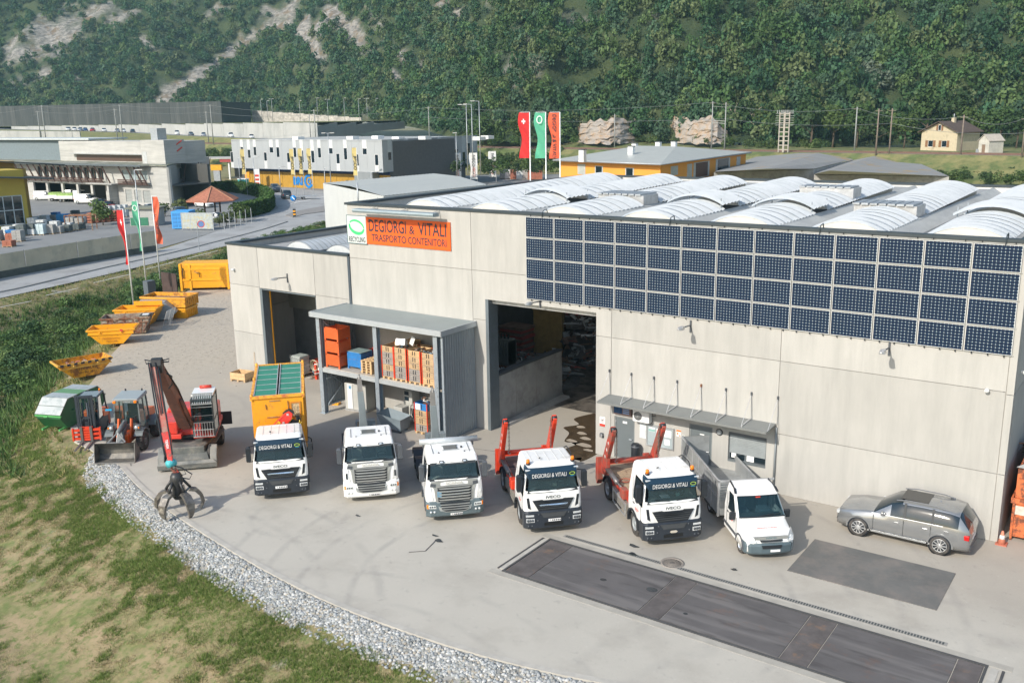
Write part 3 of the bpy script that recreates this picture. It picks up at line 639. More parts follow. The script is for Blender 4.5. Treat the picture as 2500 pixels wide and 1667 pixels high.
def door(x0,x1,z0,z1,label,gl=None):
 t=thing('office_door',label,'door',(x0,.06,z0));w,h=x1-x0,z1-z0
 DG=mat('door_grey',(.15,.175,.185),.5,.1,.04)
 m=MB();m.box(0,.06,-.02,.1,0,h);m.box(w-.06,w,-.02,.1,0,h);m.box(.06,w-.06,-.02,.1,h-.06,h);m.ob('door_frame',mat('door_frame_grey',(.22,.24,.245),.5),t)
 bx('leaf',(.06,w-.06,.0,.05,.02,h-.06),DG,t)
 MB().tube([(w-.14,-.005,h*.5),(w-.14,-.07,h*.5),(w-.28,-.07,h*.5)],.014,6).ob('handle',CHROME,t)
 return t
t=door(*DOOR1,'grey steel office door with a small white plate, left end of the canopy')
bx('notice',(.4,.62,-.012,-.002,1.70,1.80),WHTP,t);m=MB();text_mb(m,'UFF.',.09,frame((.51,-.014,1.75),FX,FY),.9,.01);m.ob('notice_text',mat('blue_print',(.03,.12,.35),.6),t,fix=False)
for z in (.3,1.7):bx('hinge',(.03,.07,-.04,-.005,z,z+.1),ALU,t)
t=door(*DOOR2,'darker recessed office door behind the raised grey tipper body');bx('notice',(.48,.68,-.012,-.002,1.86,1.91),WHTP,t)
wn=thing('office_window','wide office window with half lowered grey roller blind','window',(WIN[0],.08,WIN[2]))
w,h=WIN[1]-WIN[0],WIN[3]-WIN[2]
bx('glass',(.05,w-.05,.03,.06,.1,h-.05),DGLASS,wn)
m=MB();m.box(0,w,-.08,.1,0,.10);m.box(0,.05,0,.1,.1,h);m.box(w-.05,w,0,.1,.1,h);m.box(.05,w-.05,0,.1,h-.05,h);m.box(.72,.78,0,.04,.1,.5);m.ob('frame',mat('window_frame_grey',(.13,.15,.16),.5),wn)
for k in range(11):bx('blind_slat',(.05,w-.05,-.01,.015,h-.16-.072*(k+1)+.008,h-.16-.072*k),mat('blind_slat_grey',(.34,.37,.38),.5,.2),wn)
bx('blind_box',(.05,w-.05,-.015,.03,h-.16,h-.02),mat('blind_box_dark',(.10,.11,.12),.5),wn)
bx('paper',(.80,1.12,.018,.026,.12,.42),WHTP,wn);bx('paper',(.12,.33,.018,.026,.17,.42),WHTP,wn)
nb=thing('notice_board','grey framed notice board with paper sheets between the two office doors','notice board',(6.47,0,.98))
bx('backing',(.04,1.30,-.05,-.01,.04,.96),mat('board_grey_blue',(.34,.40,.42),.6),nb)
m=MB();m.box(0,1.34,-.07,0,.93,1.0);m.box(0,1.34,-.07,0,0,.05);m.box(0,.05,-.07,0,.05,.93);m.box(1.29,1.34,-.07,0,.05,.93);m.ob('board_frame',mat('frame_silver',(.45,.47,.48),.4,.4),nb)
for a,b,c,d,mm in ((.12,.42,.68,.88,WHTP),(.5,.72,.62,.86,WHTP),(.85,1.22,.55,.86,WHTP),(.9,1.15,.18,.44,WHTP),(.5,.68,.3,.55,WHTP)):bx('paper',(a,b,-.056,-.05,c,d),mm,nb)
bx('green_strip',(.12,.42,-.06,-.056,.69,.80),mat('green_strip',(.25,.45,.42),.6),nb)
def decal(name,label,cat,x0,x1,z0,z1,m,y=-.012):
 o=MB().box(0,x1-x0,y,0,0,z1-z0).ob(name,m);o.location=(x0,0,z0);return sset(o,label,cat)
s=decal('no_smoking_sign','red and white no smoking sign at the left corner of the office front','sign',4.02,4.30,1.42,1.88,WHTP)
m=MB();T=frame((.14,-.015,.30),FX,FY);ellring(m,0,0,.10,.10,.02,T,0,6.283);m.box(-.0,.28,-.016,-.012,.0,.13);m.ob('red_print',REDT,s,fix=False)
m=MB();m.T=frame((.14,-.017,.30),FX,FY)@Matrix.Rotation(rad(25),4,'Z');m.box(-.07,.07,-.012,.012,0,.001);m.box(-.012,.012,-.06,.06,0,.001);m.ob('black_print',BLKP,s,fix=False)
s=decal('warning_sign','small orange and white notice right of the notice board','sign',7.92,8.14,1.66,1.96,WHTP)
bx('orange_print',(0,.22,-.015,-.012,.22,.30),mat('orange_print',(.75,.2,.04),.6),s);bx('orange_print',(.03,.09,-.015,-.012,.08,.18),MT['orange_print'],s);bx('orange_print',(.13,.19,-.015,-.012,.02,.08),MT['orange_print'],s)
decal('paper_notice','pale paper notice beside the small orange and white notice','notice',8.18,8.34,1.64,1.76,mat('pale_paper',(.62,.64,.62),.7))
decal('wall_poster','pair of pale posters left of the notice board above the bin','poster',6.1,6.42,1.25,2.0,mat('poster_pale',(.62,.66,.67),.6,0,.2,5))
o=decal('key_box','small dark grey box on the wall under the no smoking sign','box',4.08,4.22,.92,1.1,DARKG,-.12);bx('box_lid',(.06,.15,-.14,-.12,.02,.16),ALU,o)
di=thing('display_screen','dark information screen under the left end of the canopy','screen',(4.82,0,2.2))
bx('casing',(0,.9,-.14,0,0,.46),mat('display_case',(.16,.11,.10),.5),di);bx('screen',(.03,.44,-.15,-.14,.06,.40),mat('screen_blue',(.03,.09,.18),.2,0,.4,6),di)
for k in range(4):bx('text_line',(.48,.80,-.148,-.14,.08+k*.09,.13+k*.09),mat('line_blue',(.25,.38,.6),.4),di)
bx('logo',(.62,.76,-.152,-.148,.36,.42),REDT,di)
ac=thing('air_conditioner','white outdoor air conditioning unit with round fan beside the display screen','air conditioner',(5.92,0,2.1))
bx('casing',(0,.82,-.36,-.06,0,.52),WHITE2,ac,.02);MB().lathe([(.0,-.37),(.2,-.37),(.2,-.36)],24,'y',(.26,0,.28)).ob('fan',mat('fan_grey',(.22,.23,.23),.6),ac)
m=MB()
for r in (.06,.12,.18):m.lathe([(r,-.385),(r+.012,-.385)],20,'y',(.26,0,.28))
m.ob('fan_guard',DARKG,ac);MB().tube([(.8,-.1,.3),(.95,-.03,.3),(.95,-.03,.9)],.02,6).ob('pipe',DARKG,ac)
bn=thing('waste_bin','tall black cylindrical bin beside the grey office door','bin',(6.05,-.28,0))
MB().lathe([(0,.02),(.19,.02),(.2,.1),(.2,.95),(.17,1.02),(.0,1.03)],24).ob('body',BLACK,bn);MB().lathe([(.215,.88),(.215,.94),(.2,.94)],24).ob('rim',DARKG,bn)
ol=thing('oval_lamp','small dark oval wall lamp beside the recessed office door','lamp',(9.92,0,2.22))
MB().lathe([(0,-.10),(.08,-.09),(.12,-.04),(.13,0)],20,'y').ob('lamp_glass',mat('lamp_grey',(.35,.37,.38),.3),ol);MB().lathe([(.13,-.05),(.15,-.03),(.15,0)],20,'y').ob('ring',BLACK,ol)
MB().tube([(12.40,-.06,0.0),(12.40,-.06,2.9)],.045,8).ob('downpipe',mat('downpipe_grey',(.25,.27,.28),.5,.3),hall)
def wheel(parent,x,y,r=.5,w=.3,rimr=.6,col=RIM,dual=False,nm='wheel',seg=28,tread=True):
 """x is the outer face; the wheel lies inward"""
 s=1 if x>0 else -1;xo=x;xi=x-s*w
 m=MB();m.lathe([(r*rimr,xi),(r*.93,xi),(r,xi+s*w*.2),(r,xo-s*w*.2),(r*.93,xo),(r*rimr,xo-s*.015)],seg,'x',(0,y,r))
 if tread:
  m.sm=False
  for k in range(seg):
   a=2*math.pi*k/seg;ca,sa=math.cos(a),math.sin(a);m.bar((xi+s*w*.15,y+ca*r,r+sa*r),(xi+s*w*.85,y+math.cos(a+.09)*r,r+math.sin(a+.09)*r),r*.09,.03)
 o=m.ob(nm,RUB,parent)
 h=MB();h.lathe([(r*rimr,xo-s*.015),(r*rimr*.93,xo-s*.03),(r*rimr*.8,xo-s*.10),(r*rimr*.45,xo-s*.09),(r*.22,xo-s*.01),(0,xo)],24,'x',(0,y,r))
 for k in range(8):a=k*math.pi/4;h.box(xo-.09*s-.012,xo-.09*s+.012,y+math.cos(a)*r*.38-.02,y+math.cos(a)*r*.38+.02,r+math.sin(a)*r*.38-.02,r+math.sin(a)*r*.38+.02)
 h.ob('rim',col,o);return o
def rring(hw,yf,yr,z,r=.16,rr=.10,fn=6):
 pts=[]
 def arc(cx,cy,a0,a1,rad_,n=4):
  for i in range(n+1):
   a=a0+(a1-a0)*i/n;pts.append((cx+rad_*math.cos(a),cy+rad_*math.sin(a),z))
 arc(-hw+r,yf+r,math.pi,1.5*math.pi,r)
 for i in range(1,fn):pts.append((-hw+r+(2*hw-2*r)*i/fn,yf-.035*math.sin(math.pi*i/fn),z))
 arc(hw-r,yf+r,1.5*math.pi,2*math.pi,r)
 for yy in (yf+r+(yr-yf)*.18,yf+(yr-yf)*.66):pts.append((hw,yy,z))
 arc(hw-rr,yr-rr,0,.5*math.pi,rr,2);arc(-hw+rr,yr-rr,.5*math.pi,math.pi,rr,2)
 for yy in (yf+(yr-yf)*.66,yf+r+(yr-yf)*.18):pts.append((-hw,yy,z))
 return pts
def fsurf(prof,z):
 for(z0,y0,h0),(z1,y1,h1) in zip(prof,prof[1:]):
  if z<=z1:t=(z-z0)/(z1-z0);return y0+(y1-y0)*t,h0+(h1-h0)*t
 return prof[-1][1],prof[-1][2]
def fpt(prof,x,z,off):
 y,hw=fsurf(prof,z);r=.16;d=max(0,abs(x)-(hw-r));d=min(d,r)
 yy=y+r-math.sqrt(max(r*r-d*d,0)) if d>0 else y-.035*math.cos(math.pi*x/(2*(hw-r)))
 return (x,yy-off,z)
def fpoly(prof,pts,off,th=.03,mb=None):
 """shape lying on the cab front: pts (x,z) outline, extruded outward from off-th to off"""
 q=[]
 for i,p in enumerate(pts):
  b=pts[(i+1)%len(pts)];k=max(1,int(abs(b[0]-p[0])/.18))
  for j in range(k):q.append((p[0]+(b[0]-p[0])*j/k,p[1]+(b[1]-p[1])*j/k))
 mb=mb or MB();bm=bmesh.new();A=[bm.verts.new(fpt(prof,x,z,off)) for x,z in q];f=bm.faces.new(A);bmesh.ops.triangulate(bm,faces=[f],ngon_method='EAR_CLIP')
 vs=[tuple(v.co) for v in bm.verts];bm.verts.index_update();fs=[tuple(v.index for v in f.verts) for f in bm.faces];bm.free();n=len(q)
 mb.add(vs+[fpt(prof,x,z,off-th) for x,z in q],fs+[(i,(i+1)%n,n+(i+1)%n,n+i) for i in range(n)]);return mb
def rect(x0,x1,z0,z1):return [(x0,z0),(x1,z0),(x1,z1),(x0,z1)]
def mir(p):return [(-x,z) for x,z in p[::-1]]
def cab_shell(root,prof,yr,mt,wz=(1.9,2.5),side=(.42,1.25),swz=None,sill=None,roofpts=None,nm='cab'):
 zs=sorted({p[0] for p in prof});rings=[]
 for z in zs:
  y,hw=fsurf(prof,z);rings.append(rring(hw,y,yr,z))
 swz=swz or wz
 def skip(c):
  y,hw=fsurf(prof,c.z)
  if wz[0]<c.z<wz[1] and c.y<y+.03 and abs(c.x)<hw-.05:return True
  if swz[0]<c.z<swz[1] and abs(c.x)>hw-.04 and y+.3<c.y<yr*.66:return True
 m=MB();m.sm=False;m.loft(rings,skip=skip);return m.ob(nm,mt,root,0)
def mirror_arm(root,x,y,z,s=1,big=True,mt=BLACK):
 m=MB();w=.17;x=x*.96
 m.loft([[(x-w/2,y-.07,z-.36),(x+w/2,y-.07,z-.36),(x+w/2,y+.07,z-.36),(x-w/2,y+.07,z-.36)],[(x-w/2-.02,y-.1,z-.3),(x+w/2+.02,y-.1,z-.3),(x+w/2+.02,y+.08,z-.3),(x-w/2-.02,y+.08,z-.3)],[(x-w/2-.02,y-.1,z+.3),(x+w/2+.02,y-.1,z+.3),(x+w/2+.02,y+.08,z+.3),(x-w/2-.02,y+.08,z+.3)],[(x-w/2+.03,y-.05,z+.36),(x+w/2-.03,y-.05,z+.36),(x+w/2-.03,y+.05,z+.36),(x-w/2+.03,y+.05,z+.36)]])
 sg=1 if x>0 else -1
 m.tube([(x,y,z+.36),(x-sg*.15,y+.03,z+.36),(x-sg*.28,y+.1,z+.36)],.022,6);m.tube([(x,y,z-.38),(x-sg*.15,y+.03,z-.36),(x-sg*.28,y+.1,z-.36)],.022,6)
 o=m.ob('mirror',mt,root,.03);bx('mirror_glass',(x-.09,x+.09,y+.082,y+.09,z-.33,z+.3),CHROME,o)
def interior(root,yf,dash=INT,seat=DARKG,z0=1.2,yr=1.9,hw=1.05,wz=1.85):
 i=MB();i.box(-hw,hw,yr-.12,yr-.08,z0,2.7);i.box(-hw,hw,yf+.3,yr-.1,z0,z0+.04);i.ob('rear_lining',INT,root)
 MB().prism([(yf+.12,z0),(yf+.12,wz-.02),(yf+.42,wz+.02),(yf+.58,wz-.12),(yf+.58,z0)],'x',-hw,hw).ob('dashboard',dash,root)
 for x in (-.55,.55):
  s=MB();s.box(x-.26,x+.26,1.0,1.5,z0,z0+.45);s.box(x-.24,x+.24,1.42,1.58,z0+.4,z0+1.05);s.box(x-.14,x+.14,1.45,1.57,z0+1.05,z0+1.25);s.ob('seat',seat,root,.04)
 s=MB();s.T=Matrix.Translation((.55,yf+.72,wz+.02))@Matrix.Rotation(rad(-60),4,'X');s.lathe([(.20,-.015),(.235,-.015),(.235,.015),(.20,.015),(.20,-.015)],20);s.box(-.2,.2,-.02,.02,-.01,.01);s.ob('steering_wheel',BLACK,root)
def chassis(root,L,axles,wb=1.2,deckz=.95,rr=.5):
 m=MB()
 for s in (-1,1):m.box(s*.42-.04,s*.42+.04,.6,L,.68,.92)
 for y in (2.2,3.3,4.4,L-.3):m.box(-.42,.42,y,y+.1,.7,.88)
 m.ob('chassis',BLACK,root)
 for i,y in enumerate(axles):
  for s in (-1,1):
   wheel(root,s*(1.2 if i else 1.17),y,rr,.30 if i==0 else .55,.58,RIM)
  if i:
   m=MB()
   for s in (-1,1):
    pts=[(y+math.cos(a)*(rr+.1),rr+math.sin(a)*(rr+.1)) for a in [rad(10+160*k/8) for k in range(9)]]+[(y+math.cos(a)*(rr+.07),rr+math.sin(a)*(rr+.07)) for a in [rad(170-160*k/8) for k in range(9)]]
    m.prism(pts,'x',s*.62,s*1.24)
   m.ob('mudguard',BLACK,root)
def plate(root,prof,x,z,off,w=.26,txt=True):
 o=fpoly(prof,rect(x-w,x+w,z-.055,z+.055),off,.015).ob('number_plate',PLATE,root)
 m=MB();text_mb(m,'TI',.08,frame((x-w*.7,fpt(prof,x,z,off+.003)[1],z),FX,FY),.9,.01)
 for k in range(5):m.T=None;m.box(x-w*.4+k*.075,x-w*.4+k*.075+.045,fpt(prof,x,z,off+.004)[1],fpt(prof,x,z,off+.002)[1],z-.03,z+.03)
 m.T=None;m.ob('plate_print',BLKP,o,fix=False)
CABW=mat('lorry_white',(.82,.825,.82),.3,0,.04,1.5,second=(.62,.60,.55),thr=.66,sc2=2.2,soft=.12,coat=.5)
def cab_a(root,visor=True,beacons=False,chromebar=True,emblem=True):
 P_=[(.95,.02,1.2),(1.25,-.0,1.21),(1.62,.02,1.20),(1.86,.05,1.18),(1.90,.07,1.18),(2.52,.24,1.08),(2.56,.25,1.07),(2.78,.32,1.04),(2.90,.42,1.0),(2.945,.62,.93)]
 cab_shell(root,P_,2.0,CABW,(1.88,2.54),swz=(1.7,2.54))
 m=MB()
 for x in (-.7,-.35,0,.35,.7):m.box(x-.012,x+.012,.55,1.9,2.945,2.957)
 m.box(-.8,.8,1.84,1.9,2.945,2.965);m.ob('roof_rib',mat('roof_grey',(.60,.60,.58),.5),root)
 MB().tube([(-.38,.9,2.95),(-.35,.8,3.03),(-.40,.7,3.05)],.02,5).ob('aerial',BLACK,root)
 interior(root,.05)
 g=MB();g.loft([[fpt(P_,-1.02+2.04*i/8,1.885,.004) for i in range(9)],[fpt(P_,-.93+1.86*i/8,2.545,.004) for i in range(9)]],close=False,caps=False);g.ob('windscreen',GLASS,root)
 fpoly(P_,[(-1.06,1.80),(1.06,1.80),(1.03,1.905),(-1.03,1.905)],.012,.02).ob('windscreen_trim',BLACK,root)
 m=MB()
 for s in (-1,1):m.bar(fpt(P_,s*.15,1.9,.03),fpt(P_,s*.72,1.96,.035),.03,.02)
 m.ob('wiper',BLACK,root)
 for s in (-1,1):
  m=MB();x=lambda z:s*(fsurf(P_,z)[1]+.004);ys=(.46,1.28)
  m.quad((x(1.72),.40,1.66),(x(1.72),1.3,1.66),(x(2.5),1.3,2.5),(x(2.5),.55,2.5));m.ob('side_window',DGLASS,root)
  m=MB();m.box(s*1.207-.004,s*1.207+.004,.36,.38,1.0,1.66);m.box(s*1.2-.004,s*1.2+.004,1.36,1.38,1.0,2.5);m.box(s*1.21-.01,s*1.21+.01,1.12,1.32,1.42,1.46);m.ob('door_seam',BLACK,root)
  for k,dz in ((0,.0),(1,-.07)):bx('door_lettering',(s*1.206-.004,s*1.206+.008,.62+.12*k,1.06,1.28+dz,1.32+dz),REDT,root)
  m=MB();pts=[(1.3+math.cos(a)*.68,.5+math.sin(a)*.62) for a in [rad(-8+190*k/12) for k in range(13)]]+[(1.3+math.cos(a)*.56,.5+math.sin(a)*.53) for a in [rad(182-190*k/12) for k in range(13)]]
  m.prism(pts,'x',s*.85,s*1.245);m.ob('wheel_arch',BLACK,root)
  m=MB();m.box(s*.95 if s>0 else -1.2,1.2 if s>0 else -.95,.08,.75,.42,.98);m.ob('step',BLACK,root,.03)
  mirror_arm(root,s*1.42,.22,2.22)
  fpoly(P_,[(s*1.0,1.62),(s*1.1,1.62),(s*1.05,1.2),(s*.92,1.12)] if s>0 else [(-1.1,1.62),(-1.0,1.62),(-.92,1.12),(-1.05,1.2)],.012,.02).ob('air_duct',BLACK,root)
 if visor:
  V=[(2.40,.10,1.13),(2.62,.08,1.12),(2.86,.22,1.08)]
  m=MB();m.loft([[(-1.10,.52,2.62)]+[fpt(V,-1.0+2.0*i/8,2.40,.06) for i in range(9)]+[(1.10,.52,2.62)],[(-1.10,.52,2.78)]+[fpt(V,-1.0+2.0*i/8,2.66,.08) for i in range(9)]+[(1.10,.52,2.78)],[(-1.06,.55,2.90)]+[fpt(V,-1.0+2.0*i/8,2.84,.02) for i in range(9)]+[(1.06,.55,2.90)]],close=False,caps=False)
  v=m.ob('sun_visor',NAVY,root)
  a=Vector(fpt(V,0,2.40,.062));b=Vector(fpt(V,0,2.66,.082));up=(b-a);c=(a+b)/2+Vector((0,-.022,.015))
  m=MB();text_mb(m,'DEGIORGI & VITALI',.25,frame(c+Vector((-.15,0,0)),(1,0,0),up),.70,.0,fit=1.42);m.ob('lettering',WHTP,v,fix=False)
  m=MB();T=frame(c+Vector((.80,0,0)),(1,0,0),up);ellring(m,0,.02,.12,.072,.022,T,0,6.283);m.ob('logo',mat('logo_yellow_green',(.45,.62,.08),.5),v,fix=False)
  m=MB();m.T=frame(c+Vector((.80,0,0)),(1,0,0),up);m.box(-.08,.08,-.10,-.08,0,.002);m.ob('logo_line',mat('logo_blue',(.03,.35,.6),.5),v,fix=False)
  for s in (-1,1):bx('marker_lamp',(s*1.0-.1,s*1.0+.1,.12,.2,2.72,2.79),LENS,root,.02)
 if beacons:
  for s in (-1,1):
   b=MB().tube([(s*.93,.45,2.9),(s*.93,.45,2.96)],.09,12).ob('beacon_base',BLACK,root);MB().tube([(s*.93,.45,2.96),(s*.93,.45,3.10),(s*.93,.45,3.12)],[.08,.07,.04],12).ob('beacon',AMBER,b)
  MB().tube([(.92,.62,2.96),(1.0,1.0,3.08),(1.0,1.75,3.08),(.95,1.95,2.95)],.022,6).ob('roof_rail',BLACK,root)
 m=MB();text_mb(m,'IVECO',.16,frame((0,fpt(P_,0,1.60,.013)[1]-.002,1.605),FX,(0,.06,1)),1.35,.018);m.ob('lettering',mat('badge_grey',(.16,.17,.17),.4,.4),root,fix=False)
 gr=fpoly(P_,[(-.86,1.50),(-.62,1.06),(.62,1.06),(.86,1.50),(.45,1.52),(.38,1.47),(-.38,1.47),(-.45,1.52)],.05,.06).ob('grille',BLACK,root)
 m=MB()
 for k in range(4):
  z=1.12+k*.085;fpoly(P_,rect(-.60-.06*k,.60+.06*k,z,z+.022),.062,.02,m)
 m.ob('grille_bar',mat('grille_bar_grey',(.06,.065,.07),.4),gr)
 if chromebar:fpoly(P_,[(-.60,1.34),(-.56,1.28),(.56,1.28),(.60,1.34),(.50,1.315),(-.50,1.315)],.085,.03).ob('chrome_bar',mat('chrome_strip',(.6,.72,.85),.2,.8),gr)
 B_=[(.30,-.06,1.21),(.36,-.10,1.225),(.98,-.08,1.235),(1.04,-.02,1.225)]
 m=MB();m.loft([[fpt(B_,-1.22+2.44*i/14,z,0) for i in range(15)]+[(1.2,.5,z),(-1.2,.5,z)] for z in (.30,.36,.66,.70,.98,1.04)]);bp=m.ob('bumper',mat('bumper_black',(.022,.028,.038),.45,0,.2,4),root)
 fpoly(B_,[(-.55,.98),(-.42,.78),(.42,.78),(.55,.98)],.03,.03).ob('bumper_recess',mat('recess_dark',(.05,.055,.06),.6),bp)
 fpoly(B_,rect(-.40,.40,.42,.56),.012,.02).ob('lower_intake',mat('intake_black',(.006,.007,.008),.6),bp)
 for s in (-1,1):
  for z0,z1,x0,x1 in ((.60,.76,.80,1.14),(.84,.92,.82,1.15)):
   h=fpoly(B_,rect(min(s*x0,s*x1),max(s*x0,s*x1),z0,z1),.015,.03).ob('headlight',LENS,bp)
   if z1<.8:
    for xx in (.88,.98,1.07):MB().lathe([(0,-.018),(.05,-.018),(.055,-.0)],12,'y',(s*xx,fpt(B_,s*xx,.68,.012)[1],.68)).ob('lamp_reflector',DARKG,h)
  m=MB()
  for q in ((.62,.92),(.66,.66),(.90,.45),(1.05,.45),(.3,.90)):m.lathe([(0,-.02),(.03,-.02),(.03,0)],8,'y',(s*q[0],fpt(B_,q[0],q[1],.0)[1],q[1]))
  m.ob('tow_cover',DARKG,bp)
 return P_,B_
def lorry(label,pose,group='lorries parked in a row'):
 return thing('lorry',label,'truck',(pose[0],pose[1],0),rad(pose[2]),group,pose[3])
L1=lorry('white lorry with red folding crane carrying a tall yellow container with green mesh top',(-4.43,-11.83,48,.92))
P_,B_=cab_a(L1,True);plate(L1,B_,-.02,.66,.035);chassis(L1,8.6,(1.3,5.6,6.95))
m=MB();m.box(-.5,.5,2.12,2.55,.95,1.7);m.box(-.22,.22,2.15,2.5,1.7,2.5);m.ob('crane_base',DARKG,L1)
m=MB();m.prism([(-.95,2.35),(-.80,2.35),(-.10,3.02),(.30,3.42),(.50,3.50),(.66,3.36),(.58,3.08),(.30,2.78),(-.05,2.55),(-.35,2.35)],'y',2.16,2.44);cr=m.ob('crane_arm',mat('crane_red',(.72,.035,.02),.35,0,.08,coat=.3),L1,.02)
MB().prism([(.18,3.36),(.34,3.50),(.52,3.56),(.70,3.44),(.74,3.30),(.66,3.36),(.50,3.50),(.30,3.42)],'y',2.18,2.42).ob('arm_cap',BLACK,cr)
for x,z in ((.42,3.34),(.2,2.95)):bx('arm_badge',(x-.05,x+.05,2.145,2.16,z-.05,z+.05),mat('badge_silver',(.55,.5,.5),.4,.3),cr)
ax_=Vector((.62,0,.62)).normalized();up_=Vector((-.62,0,.62)).normalized()
m=MB();m.T=frame((-.22,2.150,2.76),ax_,up_);m.box(-.36,.36,-.07,.07,0,.008);m.ob('name_plate',mat('plate_yellow',(.80,.50,.02),.5),cr)
m=MB();text_mb(m,'PALFINGER',.125,frame((-.22,2.135,2.76),ax_,up_),.95,.012);m.ob('lettering',REDT,cr,fix=False)
m=MB()
for k in range(6):m.bar((.10+k*.075,2.2+.03*(k%2),2.52),(.66+k*.05,2.26,3.06-.02*k),.055,.055)
m.ob('crane_boom',mat('boom_black',(.02,.02,.022),.3),L1)
m=MB()
for k in range(12):rr_=random.Random(k);m.tube([(.72+rr_.random()*.3,2.15+.2*rr_.random(),3.0+.25*rr_.random()),(.8+rr_.random()*.25,2.15,3.1+.2*rr_.random()),(.75+rr_.random()*.3,2.2,2.85+.2*rr_.random())],.022,5)
m.ob('hose_bundle',BLACK,L1);MB().tube([(.96,2.12,3.05),(.94,2.1,2.95),(1.0,2.1,2.85),(1.04,2.1,2.95)],.02,6).ob('crane_hook',mat('hook_yellow',(.8,.6,.1),.5),L1)
MB().tube([(1.30,2.6,2.0),(1.42,2.62,1.9),(1.46,2.7,1.3)],.03,6).ob('hose',BLACK,L1)
cb=thing('skip_container','tall yellow open container with green mesh lid riding on the crane lorry','container',(0,0,0))
cb.location=L1.location;cb.rotation_euler=L1.rotation_euler;cb.scale=L1.scale
y0,y1,zb,zt=2.72,8.7,1.35,4.08
m=MB();m.box(-1.17,1.17,y0,y0+.06,zb+.15,zt);m.box(-1.17,-1.11,y0+.06,y1,zb,zt);m.box(1.11,1.17,y0+.06,y1,zb,zt);m.box(-1.11,1.11,y1-.06,y1,zb,zt);m.box(-1.11,1.11,y0+.06,y1-.06,zb,zb+.06);m.ob('container_wall',YEL,cb)
m=MB();m.prism([(y0-.02,1.95),(y0-.16,2.05),(y0-.16,2.25),(y0-.0,2.5)],'x',-.62,1.0);m.ob('front_brace',YEL,cb)
bx('container_floor_load',(-1.1,1.1,y0+.1,y1-.1,2.0,3.6),RUST,cb)
for k in range(13):
 yy=y0+.3+k*.44
 for s in (-1,1):bx('side_rib',(s*1.17-(.07 if s<0 else 0),s*1.17+(.07 if s>0 else 0),yy,yy+.12,zb,zt-.12),mat('rib_yellow',(.66,.30,.02),.5,0,.15,1.5),cb)
m=MB();m.box(-1.25,1.25,y0-.08,y0+.08,zt-.02,zt+.10);m.box(-1.25,1.25,y1-.1,y1+.06,zt-.02,zt+.10);m.box(-1.25,-1.12,y0+.08,y1-.1,zt-.02,zt+.10);m.box(1.12,1.25,y0+.08,y1-.1,zt-.02,zt+.10)
m.ob('top_rail',mat('rail_yellow',(.82,.40,.04),.5,0,.12,2,second=(.55,.16,.05),thr=.55,sc2=5),cb)
for x in (-1.2,1.2):
 for y in (y0,(y0+y1)/2,y1):MB().lathe([(0,zt+.2),(.06,zt+.2),(.07,zt+.1),(.07,zt-.1)],10,'z',(x,y,0)).ob('corner_hook',MT['rail_yellow'],cb)
lid=mat('green_mesh_lid',(.03,.22,.15),.7,0,.08,3,bump=.2,bscale=60)
for s in (-1,1):
 for k in range(6):
  ya=y0+.12+k*(y1-y0-.24)/6;bx('lid_panel',(min(s*.05,s*1.08),max(s*.05,s*1.08),ya+.025,ya+(y1-y0-.24)/6-.025,zt+.05,zt+.07),lid,cb)
  bx('lid_bar',(min(s*.05,s*1.08),max(s*.05,s*1.08),ya-.02,ya+.02,zt+.06,zt+.095),ALU,cb)
 bx('lid_frame',(s*.06-.02,s*.06+.02,y0+.1,y1-.1,zt+.06,zt+.11),ALU,cb);bx('lid_frame',(s*1.09-.02,s*1.09+.02,y0+.1,y1-.1,zt+.06,zt+.10),ALU,cb)
fr_=bx('hatch_window',(.62,.98,y0-.02,y0+.0,3.08,3.72),mat('littered_mesh',(.45,.33,.18),.7,0,.6,14,second=(.75,.75,.7),thr=.6,sc2=20),cb)
m=MB();m.box(.56,1.04,y0-.045,y0-.005,3.72,3.79);m.box(.56,1.04,y0-.045,y0-.005,3.02,3.08);m.box(.56,.62,y0-.045,y0-.005,3.08,3.72);m.box(.98,1.04,y0-.045,y0-.005,3.08,3.72);m.ob('hatch_frame',mat('hatch_rust',(.62,.24,.03),.6),cb)
m=MB();m.bar((-.55,y0-.03,3.10),(.3,y0-.03,3.10),.03,.03);m.bar((-.4,y0-.02,3.90),(.1,y0-.02,3.90),.03,.03);m.bar((.45,y0-.03,3.85),(.47,y0-.03,3.3),.03,.03);m.bar((-.58,y0-.03,3.75),(-.55,y0-.03,3.5),.03,.03);m.ob('latch',RUST,cb)
